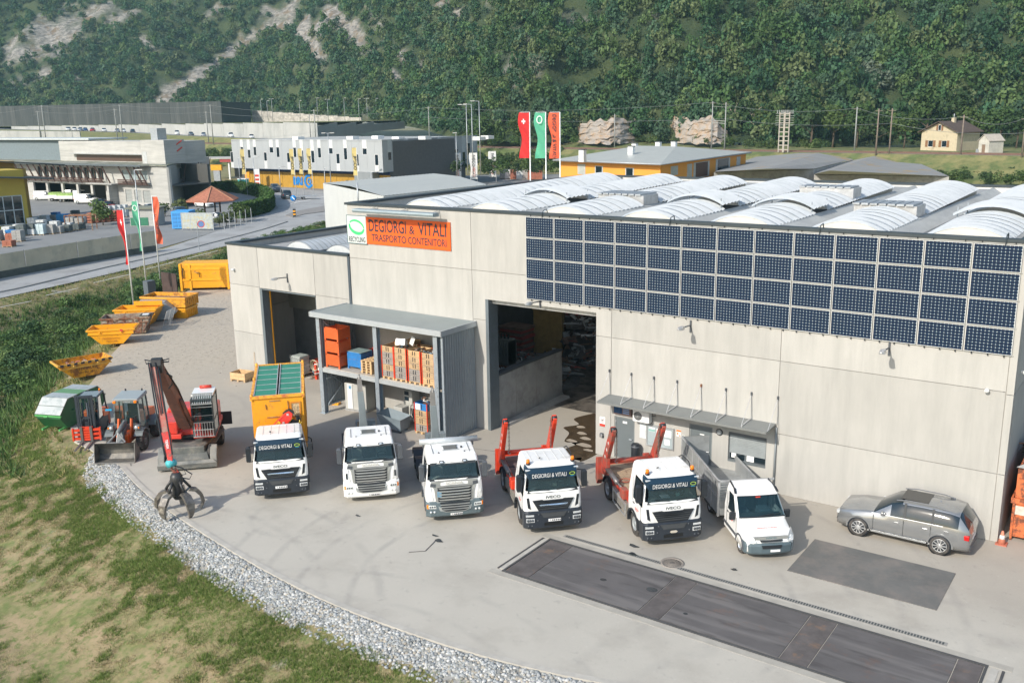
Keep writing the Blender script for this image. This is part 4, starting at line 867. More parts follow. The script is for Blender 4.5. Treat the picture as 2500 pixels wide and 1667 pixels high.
def skiploader(root,wear):
 RP=REDW if wear else REDP
 chassis(root,6.6,(1.25,5.0),.5)
 DK=mat('deck_boards' if wear else 'deck_steel',(.40,.30,.20) if wear else (.13,.10,.095),.8,0,.3,1.2,second=(.20,.12,.08),thr=.55,sc2=2)
 dk=bx('deck',(-.88,.88,2.15,6.45,1.0,1.08),DK,root)
 if wear:
  for k in range(8):bx('deck_board',(-.86+k*.215,-.86+k*.215+.195,2.2,5.4,1.08,1.10),DK,root)
 m=MB()
 for s in (-1,1):m.box(s*.98-.10,s*.98+.10,2.15,6.5,.80,1.08)
 m.box(-1.08,1.08,6.4,6.6,.7,1.15);m.box(-.1,.1,2.3,4.5,1.10,1.2) if False else None;m.ob('side_beam',RP,root)
 for s in (-1,1):
  bx('side_cover',(s*1.1-.10,s*1.1+.10,2.2,4.2,.50,.95),mat('toolbox_grey',(.24,.23,.21),.7,.1,.3),root);bx('tank',(s*.75-.18,s*.75+.18,2.4,3.9,.40,.95),ALU,root,.03)
  x=s*1.12;yb=5.45
  tip=(4.35,3.50);
  m=MB();m.prism([(yb+.45,1.05),(yb+.50,1.45),(yb+.10,1.95),(tip[0]+.22,tip[1]+.02),(tip[0]+.02,tip[1]+.12),(tip[0]-.16,tip[1]-.04),(tip[0]-.10,tip[1]-.25),(yb-.40,1.90),(yb-.38,1.45),(yb-.1,1.05)],'x',x-.09,x+.09)
  arm=m.ob('lift_arm',RP,root,.02)
  for t in (.15,.38,.6):
   yy,zz=yb+(tip[0]-yb)*t,1.65+(tip[1]-1.75)*t
   MB().lathe([(0,s*.095),(.075,s*.095),(.085,s*.085)],14,'x',(x,yy+.02,zz)).ob('arm_disc',mat('pale_disc',(.62,.55,.52),.6),arm)
  MB().tube([(x-.1,tip[0]-.02,tip[1]-.03),(x+.1,tip[0]-.02,tip[1]-.03)],.11,12).ob('arm_pulley',BLACK,arm)
  c=MB().tube([(x,yb-.25,1.35),(x,3.7,1.30)],.11,10).ob('lift_cylinder',mat('cylinder_grey',(.18,.17,.17),.35,.4),root);MB().tube([(x,3.7,1.30),(x,2.75,1.25)],.05,8).ob('piston_rod',CHROME,c)
  bx('cylinder_foot',(x-.14,x+.14,2.5,2.95,1.0,1.42),RP,root,.03)
  m=MB();m.prism([(6.35,1.5),(6.65,1.4),(6.72,.35),(6.5,.15),(6.3,.4)],'x',x-.12,x+.12);m.ob('stabiliser',RP,root,.02)
  ch=MB();xx=x-s*.16
  for dy in (0,.12):
   for k in range(14):
    z=tip[1]-.08-k*.10;y=tip[0]+.02+dy*(.3+k*.05);w_=.035
    if k%2:ch.tube([(xx-w_,y,z),(xx,y,z-.06),(xx+w_,y,z),(xx,y,z+.06),(xx-w_,y,z)],.012,4)
    else :ch.tube([(xx,y-w_,z),(xx,y,z-.06),(xx,y+w_,z),(xx,y,z+.06),(xx,y-w_,z)],.012,4)
  o=ch.ob('chain',mat('chain_steel',(.12,.10,.09),.6,.5),root)
  hk_=MB().tube([(xx,tip[0]+.06,2.1),(xx-.06,tip[0]+.06,2.0),(xx,tip[0]+.06,1.9),(xx+.06,tip[0]+.06,1.95)],.02,6).ob('chain_hook',DARKG,root)
 m=MB();m.tube([(-1.1,yb,1.62),(1.1,yb,1.62)],.10,10);m.ob('cross_tube',RP,root)
 m=MB();m.box(-1.06,-.98,2.12,2.18,1.0,2.2);m.box(-1.06,-.4,2.12,2.18,1.9,1.96);m.ob('headboard_bar',RP,root)
 m=MB();rr_=random.Random(3 if wear else 5)
 for k in range(5):
  x,y=rr_.uniform(-.6,.6),rr_.uniform(2.6,4.6);m.tube([(x+.25*math.cos(a),y+.2*math.sin(a),1.13) for a in [q*.6 for q in range(10)]],.018,5)
 m.ob('lashing',mat('lashing_red',(.45,.10,.06),.7),root)
 if wear:
  m=MB();m.bar((-1.22,2.3,.95),(-1.22,2.3,.35),.05,.05);m.bar((-1.22,2.3,.38),(-1.22,4.0,.38),.05,.05);m.bar((-1.22,4.0,.95),(-1.22,4.0,.38),.05,.05);m.bar((-1.22,2.3,.90),(-1.22,4.0,.90),.05,.05);m.ob('side_guard',ALU,root)
L4=lorry('white skip loader with bright red arms and steel deck, nearer the hall gateway',(6.83,-8.31,46.5,.93))
P_,B_=cab_a(L4,True,True);plate(L4,B_,.03,.66,.035);skiploader(L4,False)
L5=lorry('white skip loader with worn red arms and plank deck beside the grey tipper',(11.06,-6.77,46.5,.93))
P_,B_=cab_a(L5,True,True,False);skiploader(L5,True)
fpoly(B_,[(-.16,.66),(-.1,.61),(.1,.61),(.16,.66),(.1,.71),(-.1,.71)],.036,.012).ob('oval_badge',mat('badge_pale',(.55,.5,.42),.5),L5)
bx('dashboard_paper',(-.35,.0,.36,.62,1.90,1.92),WHTP,L5);bx('dashboard_box',(.28,.42,.4,.5,1.9,2.02),mat('pale_teal',(.25,.42,.38),.6),L5);bx('dashboard_box',(.1,.25,.38,.5,1.9,2.0),mat('pale_cream',(.6,.55,.4),.6),L4)
SG=mat('silver_grey_panel',(.36,.37,.36),.35,.35,.05)
def cab_b(root,dark=False,bar=False):
 P_=[(.92,.0,1.21),(1.3,-.03,1.22),(1.80,.0,1.19),(1.93,.04,1.18),(1.96,.05,1.17),(2.52,.24,1.10),(2.56,.25,1.09),(2.68,.30,1.07),(2.80,.40,1.03),(2.88,.62,.98)]
 cab_shell(root,P_,2.05,CABW,(1.94,2.54),swz=(1.7,2.54));interior(root,.05,DASH,mat('seat_grey',(.22,.23,.21),.8),wz=1.9)
 for k in range(7):MB().lathe([(0,1.915),(.03,1.915),(.03,1.9)],8,'z',(-.75+k*.25,.24,0)).ob('dash_button',DARKG,root)
 g=MB();g.loft([[fpt(P_,-1.02+2.04*i/8,1.945,.004) for i in range(9)],[fpt(P_,-.95+1.9*i/8,2.55,.004) for i in range(9)]],close=False,caps=False);g.ob('windscreen',GLASS,root)
 fpoly(P_,[(-1.04,1.88),(1.04,1.88),(1.04,1.955),(-1.04,1.955)],.012,.02).ob('windscreen_trim',BLACK,root)
 fpoly(P_,[(-.98,2.50),(.98,2.50),(.96,2.60),(-.96,2.60)],.02,.03).ob('sun_shade',mat('shade_dark',(.04,.045,.05),.4),root)
 m=MB()
 for s in (-1,1):m.bar(fpt(P_,s*.1,1.97,.03),fpt(P_,s*.75,2.0,.035),.03,.02)
 m.ob('wiper',BLACK,root)
 h=bx('roof_hatch',(-.30,.30,.95,1.45,2.87,2.93),mat('hatch_smoked',(.10,.11,.11),.25),root,.03);m=MB();m.box(-.35,.35,.88,.95,2.87,2.91);m.box(-.35,.35,1.45,1.5,2.87,2.91);m.ob('hatch_edge',mat('hatch_edge_grey',(.35,.36,.36),.5),h)
 m=MB()
 for s in (-1,1):m.box(s*.78-.01,s*.78+.01,.6,1.75,2.87,2.90);m.box(s*.55-.03,s*.55+.03,.60,.64,2.87,2.91);m.box(s*.55-.01,s*.55+.01,.60,.70,2.87,2.93)
 m.ob('roof_rib',DARKG,root);MB().tube([(.48,1.15,2.88),(.48,1.15,2.95)],.04,10).ob('roof_vent',BLACK,root)
 for s in (-1,1):
  x=lambda z:s*(fsurf(P_,z)[1]+.004)
  m=MB();m.quad((x(1.72),.44,1.70),(x(1.72),1.3,1.66),(x(2.5),1.3,2.5),(x(2.5),.58,2.5));m.ob('side_window',DGLASS,root)
  m=MB();m.box(s*1.207-.004,s*1.207+.004,.36,.38,1.0,1.7);m.box(s*1.2-.004,s*1.2+.004,1.36,1.38,1.0,2.5);m.ob('door_seam',BLACK,root)
  m=MB();pts=[(1.35+math.cos(a)*.68,.5+math.sin(a)*.62) for a in [rad(-8+190*k/12) for k in range(13)]]+[(1.35+math.cos(a)*.56,.5+math.sin(a)*.53) for a in [rad(182-190*k/12) for k in range(13)]]
  m.prism(pts,'x',s*.85,s*1.245);m.ob('wheel_arch',DARKG if dark else mat('arch_grey',(.3,.31,.31),.6),root)
  m=MB();m.box(.92 if s>0 else -1.2,1.2 if s>0 else -.92,.1,.8,.40,.98);m.ob('step',DARKG,root,.03)
  mirror_arm(root,s*1.40,.22,2.2,mt=DARKG)
  fpoly(P_,([(.78,1.76),(1.0,1.80),(1.02,1.66),(.80,1.62)] if s>0 else [(-1.0,1.80),(-.78,1.76),(-.80,1.62),(-1.02,1.66)]),.03,.03).ob('air_duct',DARKG,root)
  fpoly(P_,([(.92,1.05),(1.18,1.05),(1.17,1.75),(1.08,1.84),(1.0,1.60)] if s>0 else [(-1.18,1.05),(-.92,1.05),(-1.0,1.60),(-1.08,1.84),(-1.17,1.75)]),.035,.04).ob('corner_panel',CABW,root,.01)
  if not dark:fpoly(P_,rect(min(s*1.03,s*1.10),max(s*1.03,s*1.10),1.18,1.45),.045,.02).ob('corner_vent',BLACK,root)
  v=fpoly(P_,rect(min(s*.40,s*.58),max(s*.40,s*.58),2.60,2.68),.07,.06).ob('roof_lamp',BLACK,root);fpoly(P_,rect(min(s*.43,s*.55),max(s*.43,s*.55),2.615,2.665),.078,.01).ob('lamp_glass',LENS,v)
 fpoly(P_,[(-.80,.96),(.80,.96),(.86,1.5),(1.0,1.86),(-1.0,1.86),(-.86,1.5)],.035,.05).ob('front_panel',SG,root)
 bk=fpoly(P_,[(-.70,.60+.36),(.70,.96),(.72,1.62),(-.72,1.62)],.045,.03)
 bk.ob('grille_opening',BLACK,root)
 for k in range(5):
  z=1.02+k*.128;m=fpoly(P_,[(-.66,z+.03),(-.60,z),(.60,z),(.66,z+.03),(.70,z+.055),(-.70,z+.055)],.078,.035);m.ob('grille_slat',SG,root)
 fpoly(P_,rect(-.74,.74,1.62,1.68),.055,.03).ob('grille_edge',SG,root)
 m=MB();text_mb(m,'SCANIA',.17,frame((0,fpt(P_,0,1.77,.040)[1],1.765),FX,(0,.15,1)),1.25,.02);m.ob('lettering',mat('badge_light',(.62,.60,.55),.35,.3),root,fix=False)
 B_=[(.28,-.02,1.20),(.36,-.10,1.235),(.66,-.13,1.25),(.92,-.08,1.24),(.98,-.02,1.22)]
 bm_=mat('bumper_grey_blue',(.10,.135,.15),.5) if dark else CABW
 m=MB();m.loft([[fpt(B_,-1.23+2.46*i/14,z,0) for i in range(15)]+[(1.2,.5,z),(-1.2,.5,z)] for z in (.28,.36,.66,.92,.98)]);bp=m.ob('bumper',bm_,root)
 fpoly(B_,[(-.76,.97),(-.66,.60),(-.4,.52),(.4,.52),(.66,.60),(.76,.97)],.03,.05).ob('lower_panel',SG,bp)
 fpoly(B_,[(-.64,.95),(-.56,.62),(-.38,.56),(.38,.56),(.56,.62),(.64,.95)],.042,.03).ob('lower_opening',BLACK,bp)
 for k in range(3):z=.64+k*.10;fpoly(B_,rect(-.58-.02*k,.58+.02*k,z,z+.035),.062,.03).ob('grille_slat',SG,bp)
 for s in (-1,1):
  h=fpoly(B_,[(s*.80,.70),(s*1.12,.72),(s*1.14,.86),(s*.82,.84)] if s>0 else [(-1.12,.72),(-.80,.70),(-.82,.84),(-1.14,.86)],.02,.03).ob('headlight',LENS,bp)
  fpoly(B_,rect(min(s*1.13,s*1.20),max(s*1.13,s*1.20),.72,.87),.024,.03).ob('indicator',AMBER,bp)
  for q in (.88,1.03):MB().lathe([(0,-.01),(.04,-.01),(.05,.01)],12,'y',(s*q,fpt(B_,s*q,.55,.012)[1],.55)).ob('fog_lamp',LENS,bp)
  for q in (.87,.97,1.06):MB().lathe([(0,-.012),(.035,-.012),(.04,.0)],10,'y',(s*q,fpt(B_,s*q,.78,.02)[1],.78)).ob('lamp_reflector',DARKG,h)
 if bar:
  m=MB();m.tube([(-1.26,1.92,2.98),(1.30,1.92,2.98)],.13,14);m.ob('air_deflector',mat('deflector_grey',(.50,.53,.55),.35,.3),root)
  m=MB();m.box(-1.12,-1.06,1.9,1.96,2.7,2.95);m.box(1.06,1.12,1.9,1.96,2.7,2.95);m.ob('deflector_post',DARKG,root)
 return P_,B_
def hooklift(root,xoff,lean=0):
 chassis(root,8.2,(1.35,5.2,6.5));HG=mat('hook_arm_grey',(.22,.255,.27),.5,.15,.12)
 m=MB()
 for s in (-1,1):m.box(s*.45-.06,s*.45+.06,2.6,8.1,.95,1.15)
 m.box(-.5,.5,7.7,8.1,.9,1.3);m.ob('lift_frame',HG,root)
 a=MB();x=xoff
 def sec(cx,y,z,w,d):return [(cx-w/2,y-d/2,z),(cx+w/2,y-d/2,z),(cx+w/2,y+d/2,z),(cx-w/2,y+d/2,z)]
 a.loft([sec(x+.05,3.3,1.1,.50,.34),sec(x+.03,3.25,2.1,.44,.32),sec(x,3.1,3.2,.32,.28),sec(x-.05,3.0,4.3,.28,.24)]);arm=a.ob('hook_arm',HG,root,.02)
 a=MB();a.loft([sec(x-.05,3.0,4.25,.24,.22),sec(x-.06,2.98,4.95,.20,.20)]);a.tube([(x-.06,2.98,4.9),(x-.06,2.88,5.12),(x-.06,2.70,5.12),(x-.06,2.66,4.98)],.05,6);a.ob('hook',mat('worn_grey_steel',(.25,.24,.23),.6,.3,.2),arm)
 m=MB()
 for s in (-1,1):m.tube([(x+s*.38,3.6,1.1),(x+s*.34,3.2,2.3)],.08,8)
 cy=m.ob('lift_cylinder',mat('cylinder_dark',(.06,.07,.08),.35,.4),root)
 m=MB();rr_=random.Random(int(xoff*10)+7)
 for k in range(16):
  px,py,pz=rr_.uniform(-.9,.9),rr_.uniform(2.4,3.6),rr_.uniform(1.1,2.2);m.tube([(px,py,pz),(px+rr_.uniform(-.2,.2),py+.2,pz+rr_.uniform(.1,.5)),(px+rr_.uniform(-.4,.4),py+.1,pz-.1)],rr_.uniform(.02,.05),6)
 for k in range(6):px,pz=rr_.uniform(-.9,.9),rr_.uniform(1.0,1.9);m.box(px-.12,px+.12,2.5,2.9,pz,pz+rr_.uniform(.2,.6))
 m.ob('hydraulics',mat('greasy_metal',(.07,.065,.06),.5,.4,.3,4),root)
 for s in (-1,1):
  bx('side_box',(s*.85-.30,s*.85+.30,2.3,3.7,.5,1.35),mat('side_box_grey',(.14,.16,.17),.6,.1,.2),root,.02)
L2=lorry('white hook-lift lorry with white bumper and slatted silver grille, second from the left',(-1.08,-9.94,46,.93));P_,B_=cab_b(L2);plate(L2,B_,.08,.40,.015);hooklift(L2,-.18)
fpoly(B_,rect(-.12,.12,.335+.09,.50),.012,.01)
L3=lorry('white hooklift lorry with dark grey bumper and blue tag on its grille',(3.02,-9.53,46,.925));P_,B_=cab_b(L3,True,True);plate(L3,B_,.05,.40,.015);hooklift(L3,-.45)
fpoly(P_,rect(-.74,-.56,1.20,1.45),.065,.01).ob('blue_tag',mat('tag_blue',(.16,.30,.42),.5),L3)
MB().lathe([(0,1.65),(.03,1.62),(.16,1.36)],10,'z',(-1.0,2.5,0)).ob('yellow_cap',YEL,L3)
bx('green_vest',(-.2,.25,.9,.95,2.3,2.5),mat('vest_green',(.25,.6,.25),.6),L3)
V=thing('tipper_van','small white tipper truck with tall grey aluminium box body','truck',(14.48,-5.92,0),rad(41),None,.92)
S1=[(.42,.12,.92),(.70,.0,.96),(.98,.04,.95),(1.05,.12,.92)]
def vring(y,hw,z0,z1,zt=None):return y,hw,z0,z1
rings=[]
for y,hw,zt,rt in ((.02,.72,.80,.05),(.10,.90,.92,.08),(.35,.96,1.04,.10),(.75,.98,1.16,.12),(1.05,.985,1.26,.14),(1.10,.985,1.30,.14)):
 rings.append([(-hw,y,.36),(-hw,y,.62),(-hw,y,zt-.12),(-hw+.08,y,zt-.03),(-hw*.5,y,zt+.02),(0,y,zt+.035),(hw*.5,y,zt+.02),(hw-.08,y,zt-.03),(hw,y,zt-.12),(hw,y,.62),(hw,y,.36)])
m=MB();m.sm=True;m.loft(rings);m.sm=False
m.loft([rring(.985,1.04,2.75,z,.1) if 0 else rring(hw,yf,2.75,z,.12,.08) for z,yf,hw in ((.36,1.04,.985),(1.30,1.06,.985),(1.34,1.12,.975),(1.95,1.72,.90),(1.99,1.76,.89),(2.14,1.95,.84),(2.22,2.15,.80))],skip=lambda c:(1.33<c.z<1.96 and abs(c.x)<.86 and c.y<1.80 and c.y<1.06+(c.z-1.3)*1.02+.12) or(1.33<c.z<1.96 and abs(c.x)>.9 and 1.75<c.y<2.35))
m.ob('cab',CABW,V)
bx('rear_lining',(-.85,.85,2.6,2.65,.9,2.0),INT,V);MB().prism([(1.15,1.0),(1.15,1.26),(1.5,1.34),(1.7,1.2),(1.7,1.0)],'x',-.85,.85).ob('dashboard',INT,V)
for x in (-.45,.45):s_=MB();s_.box(x-.24,x+.24,1.9,2.4,.95,1.25);s_.box(x-.22,x+.22,2.3,2.45,1.2,1.85);s_.ob('seat',mat('seat_blue_grey',(.08,.12,.15),.8),V,.04)
W0,W1=[(x,1.09-.05*math.cos(x*1.5),1.335) for x in [-.93+1.86*i/8 for i in range(9)]],[(x*.92,1.70-.05*math.cos(x*1.5),1.975) for x in [-.90+1.8*i/8 for i in range(9)]]
m=MB();m.loft([W0,W1],close=False,caps=False);m.ob('windscreen',GLASS,V)
m=MB();m.tube(W0,.025,6);m.tube(W1,.02,6);m.bar((-.1,1.05,1.37),(.5,1.12,1.43),.03,.015);m.bar((.2,1.05,1.37),(.8,1.12,1.43),.03,.015);m.ob('windscreen_trim',BLACK,V)
for s in (-1,1):
 x=s*.992
 m=MB();m.quad((x,1.35,1.30),(x,2.25,1.26),(s*.915,2.25,1.95),(s*.915,1.85,1.97));m.ob('side_window',DGLASS,V)
 m=MB();m.box(x-.004,x+.004,2.36,2.38,.45,1.95);m.box(x-.004,x+.004,1.18,1.2,.5,1.3);m.box(x-.008,x+.008,2.16,2.32,1.10,1.15);m.ob('door_seam',BLACK,V)
 bx('side_strip',(x-.012,x+.012,1.25,2.72,.50,.62),DARKG,V);bx('door_lettering',(x-.004,x+.008,1.6,1.95,.98,1.02),REDT,V);bx('door_lettering',(x-.004,x+.008,1.7,1.95,.92,.95),REDT,V)
 m=MB();m.loft([[(s*1.12-.11,1.28,1.16),(s*1.12+.11,1.28,1.16),(s*1.12+.11,1.42,1.16),(s*1.12-.11,1.42,1.16)],[(s*1.12-.11,1.26,1.48),(s*1.12+.11,1.26,1.48),(s*1.12+.11,1.40,1.48),(s*1.12-.11,1.40,1.48)]]);m.bar((s*.96,1.38,1.2),(s*1.1,1.34,1.22),.05,.05);m.ob('mirror',BLACK,V,.04)
 m=MB();pts=[(.80+math.cos(a)*.46,.34+math.sin(a)*.46) for a in [rad(0+180*k/10) for k in range(11)]]+[(.80+math.cos(a)*.37,.34+math.sin(a)*.38) for a in [rad(180-180*k/10) for k in range(11)]]
 m.prism(pts,'x',s*.8,s*1.0);m.ob('wheel_arch',DARKG,V);wheel(V,s*.97,.80,.34,.2,.62,CHROME,tread=False);wheel(V,s*1.0,4.7,.34,.4,.62,tread=False);wheel(V,s*1.0,6.4,.34,.4,.62,tread=False) if 0 else None
 m=MB();m.bar((s*.83,1.95,2.16),(s*.80,2.68,2.25),.035,.07);m.bar((s*.865,1.78,2.06),(s*.83,2.0,2.2),.09,.03);m.ob('roof_rail',BLACK,V)
 h=MB().loft([[(s*.62,-.06,.80),(s*.90,.05,.78),(s*1.0,.32,.88),(s*.99,.58,1.10),(s*.84,.30,1.12),(s*.68,.06,.98)],[(s*.60,.12,.80),(s*.86,.22,.78),(s*.93,.42,.86),(s*.93,.56,1.0),(s*.80,.40,1.0),(s*.66,.22,.93)]]).ob('headlight',LENS,V)
m=MB();m.loft([[(-.97,.5,z),(-.97,.20+o,z),(-.80,.02+o,z),(-.4,-.07+o,z),(0,-.09+o,z),(.4,-.07+o,z),(.80,.02+o,z),(.97,.20+o,z),(.97,.5,z)] for z,o in ((.26,.06),(.34,.0),(.62,-.02),(.72,.03))]);bp=m.ob('bumper',mat('bumper_slate',(.085,.12,.14),.5),V)
m=MB();m.prism([(-.40,.66),(-.36,.54),(.36,.54),(.40,.66)],'y',-.12,-.04);m.ob('lower_intake',BLACK,bp);bx('number_plate',(-.05,.33,-.125,-.11,.40,.49),PLATE,V)
m=MB();m.prism([(-.45,.84),(-.40,.77),(.40,.77),(.45,.84)],'y',-.03,.08);m.ob('grille',BLACK,V)
m=MB()
for k in range(3):m.box(-.40,.40,-.04,-.03,.775+k*.022,.783+k*.022)
m.ob('grille_bar',DARKG,V);m=MB();m.prism([(-.6,.875),(.6,.875),(.7,.97),(-.7,.97)],'y',.0,.1);m.ob('front_panel',SG,V)
m=MB();text_mb(m,'IVECO',.11,frame((0,-.004,.925),FX,(0,.1,1)),1.3,.02);m.ob('lettering',mat('badge_teal',(.08,.18,.22),.4,.3),V,fix=False)
m=MB();text_mb(m,'DEGIORGI & VITALI',.085,frame((.0,.50,1.125),FX,(0,1,.35)),1.1,.015);m.ob('lettering',REDT,V,fix=False)
bx('sticker',(-.10,.10,1.60,1.61,1.90,1.97),REDT,V)
AL2=mat('dull_aluminium',(.36,.375,.38),.45,.3,.12,1.5,second=(.26,.27,.27),thr=.58,sc2=1.8,soft=.12)
T_=2.10
m=MB();m.box(-1.15,-1.11,3.05,8.5,.62,T_);ws=m.ob('side_wall',AL2,V);m=MB();m.box(1.11,1.15,3.05,8.5,.62,1.35);m.ob('side_wall',AL2,V)
bx('rear_wall',(-1.15,1.15,8.5,8.56,.62,T_+.02),AL2,V);bx('floor',(-1.11,1.11,3.05,8.5,.62,.68),AL2,V)
m=MB()
for z in (1.35,2.05):m.box(-1.18,-1.10,3.0,8.55,z,z+.06)
m.box(-1.19,-1.09,3.0,3.10,.55,T_+.05);m.box(-1.19,-1.09,8.46,8.58,.55,T_+.05);m.box(1.09,1.19,8.46,8.58,.55,T_+.05);m.box(-1.19,1.19,3.0,3.06,2.05,2.13);m.box(1.09,1.17,3.0,8.5,1.33,1.39)
for k in range(5):m.box(-1.18,-1.11,3.9+k*.95,3.98+k*.95,.62,2.05)
m.ob('body_frame',ALU,V)
m=MB()
for k in range(60):y=3.12+k*.09;m.box(-1.165,-1.15,y,y+.03,1.42,2.04)
o=m.ob('mesh_slat',AL2,V);o['kind']='stuff'
for k in range(7):bx('headboard_slat',(-1.1,-.4+.0*k,3.0,3.03,1.25+k*.12,1.31+k*.12),AL2,V)
m=MB();m.box(-1.1,1.1,2.96,3.0,.62,1.25);m.ob('headboard',AL2,V)
m=MB();m.box(-.4,-.32,1.2,8.3,.48,.60);m.box(.32,.4,1.2,8.3,.48,.60);m.ob('chassis',BLACK,V);m=MB();m.prism([(4.2,.36),(5.2,.36),(5.25,.62),(4.15,.62)],'x',-1.05,-.98);m.ob('mud_flap',BLACK,V)
def car(label,loc,rz,paint,L=4.7,W=1.85,H=1.5,kind='hatch',group=None,sc=.92,detail=1,cat='car',name='car'):
 """local: nose at -y, centre at origin"""
 t=thing(name,label,cat,loc,rz,group,sc);h=L/2;w=W/2
 belt=H*.60;roof=H
 if kind=='van':st=[(-h,.55,.75),(-h+.1,.75,.95),(-h+.9,1.0,1.12),(-h+1.05,1.05,1.25),(-h+1.75,1.1,H-.06),(-h+2.3,1.1,H),(h-.1,1.1,H),(h,1.05,H-.1)]
 elif kind=='suv':st=[(-h,.62,.80),(-h+.12,.86,1.0),(-h+.75,1.0,1.12),(-h+1.42,1.08,1.18),(-h+2.05,1.12,1.62),(-h+2.45,1.12,1.73),(h-1.7,1.14,1.76),(h-.75,1.16,1.74),(h-.42,1.16,1.68),(h-.08,1.12,1.20),(h,.98,1.06)]
 else :st=[(-h,.50,.62),(-h+.12,.68,.78),(-h+.7,.80,.90),(-h+1.25,.88,.96),(-h+1.95,.92,H-.12),(-h+2.4,.92,H),(h-1.3,.94,H-.02),(h-.75,.95,H-.16),(h-.25,.93,1.02),(h,.80,.85)]
 st2=[]
 for a,b in zip(st,st[1:]):
  k=max(1,int((b[0]-a[0])/.35));st2+=[tuple(a[i]+(b[i]-a[i])*j/k for i in range(3)) for j in range(k)]
 st2.append(st[-1]);m=MB();m.sm=True;rings=[];gl=[]
 zb=.22 if kind!='suv' else .30
 for y,zb_,zt in st2:
  e=min(1,(y+h)/.5,(h-y)/.4);k=.80+.20*math.sqrt(max(0,e));hw=w*k;top=zt-zb_>.22
  hr=hw*(.80 if top else .88)-(.0 if top else 0)
  rings.append([(-hw*.93,y,zb),(-hw,y,zb+.22),(-hw,y,zb_*.72+.02),(-hw*.965,y,zb_),(-hr,y,max(zt-.09,zb_+.01)),(-hr*.86,y,zt-.015),(0,y,zt+.015),(hr*.86,y,zt-.015),(hr,y,max(zt-.09,zb_+.01)),(hw*.965,y,zb_),(hw,y,zb_*.72+.02),(hw,y,zb+.22),(hw*.93,y,zb)])
 m.loft(rings,close=True);n=13
 m.m=[0]*len(m.f)
 for fi,f in enumerate(m.f):
  if len(f)!=4:continue
  i,j=fi//n,fi%n
  if i>=len(st2)-1:continue
  ya,yb=st2[i][0],st2[i+1][0];ta,tb=st2[i][2]-st2[i][1],st2[i+1][2]-st2[i+1][1]
  if j in (3,8) and min(ta,tb)>.15 and(kind=='suv' or not abs((ya+yb)/2-.1)<.12):m.m[fi]=1
  if j in (4,5,6,7) and kind!='van':
   if abs(st2[i+1][2]-st2[i][2])>.07 and max(ta,tb)>.22:m.m[fi]=1
  if j in (4,5,6,7) and kind=='van' and-h+1.0<ya<-h+1.7:m.m[fi]=1
  if kind=='van' and j in (3,8) and ya>-h+2.4:m.m[fi]=0
 b=m.ob('body',[paint,DGLASS],t)
 wr=.34 if kind!='suv' else .375;fy,ry=-h+(.85 if kind!='suv' else .90),h-(.80 if kind!='suv' else 1.0)
 for s in (-1,1):
  for y in (fy,ry):
   if detail>1:
    m=MB();pts=[(y+math.cos(a)*(wr+.10),wr+math.sin(a)*(wr+.10)) for a in [rad(-5+190*k/14) for k in range(15)]]+[(y+math.cos(a)*(wr+.04),wr+math.sin(a)*(wr+.04)) for a in [rad(185-190*k/14) for k in range(15)]]
    m.prism(pts,'x',s*(w-.12),s*(w+.012));m.ob('wheel_arch',paint,t)
    MB().tube([(s*(w-.25),y,wr),(s*(w+.004),y,wr)],wr+.05,20).ob('wheel_well',BLACK,t)
   wo=wheel(t,s*(w+.02),y,wr,.22,.68 if detail>1 else .6,ALU if detail>1 else RIM,seg=26 if detail>1 else 12,tread=False)
   if detail>1:
    m=MB()
    for k in range(10):a=k*math.pi/5;m.bar((s*(w+.015),y+math.cos(a)*.05,wr+math.sin(a)*.05),(s*(w+.012),y+math.cos(a+.08)*wr*.66,wr+math.sin(a+.08)*wr*.66),.035,.03)
    m.lathe([(wr*.64,s*(w+.0)),(wr*.68,s*(w+.018)),(wr*.70,s*(w+.0))],24,'x',(0,y,wr));m.ob('spoke',ALU,wo)
    MB().tube([(s*(w-.06),y,wr),(s*(w-.05),y,wr)],wr*.6,16).ob('brake_disc',BLACK,wo)
 if detail:
  for s in (-1,1):
   z=st[1][1]
   MB().prism([(s*w*.50,z-.16),(s*w*.86,z-.12),(s*w*.86,z+.0),(s*w*.55,z-.03)] if s>0 else [(-w*.86,z-.12),(-w*.50,z-.16),(-w*.55,z-.03),(-w*.86,z+.0)],'y',-h+.0,-h+.30).ob('headlight',LENS,t)
   bx('tail_light',(min(s*w*.60,s*w*.93),max(s*w*.60,s*w*.93),h-.22,h-.02,st[-1][1]-.22,st[-1][1]-.02),REDL,t,.03)
   bx('mirror',(min(s*w*.96,s*(w+.14)),max(s*w*.96,s*(w+.14)),-h+1.72,-h+1.86,st[3][1]+.02,st[3][1]+.18),paint if detail>1 else BLACK,t,.04)
  bx('grille',(-w*.45,w*.45,-h-.015,-h+.1,.42,.62),BLACK,t);bx('number_plate',(-.26,.26,h-.01,h+.012,.62,.73),PLATE,t)
 return t,w,h
SUVP=mat('grey_metallic',(.31,.32,.33),.22,.6,.05,coat=.8)
suv,w,h=car('silver grey SUV parked along the foot of the hall wall',(17.93,-1.30,0),rad(-90),SUVP,4.9,1.94,1.7,'suv',sc=.945,detail=2,name='parked_car')
m=MB()
for s in (-1,1):
 m.tube([(s*.69,-.25,1.72),(s*.69,.2,1.79),(s*.69,1.2,1.79),(s*.69,1.6,1.72)],.022,6)
m.ob('roof_rail',DARKG,suv);bx('sunroof',(-.52,.52,-.15,.85,1.755,1.785),mat('sunroof_glass',(.035,.035,.035),.08,0,0),suv,.01)
bx('rear_bumper_trim',(-.72,.72,h-.12,h+.03,.30,.50),DARKG,suv,.03);m=MB()
for s in (-1,1):
 m.box(s*w-.012,s*w+.012,-1.30,1.15,.33,.40)
m.ob('sill_trim',CHROME,suv)
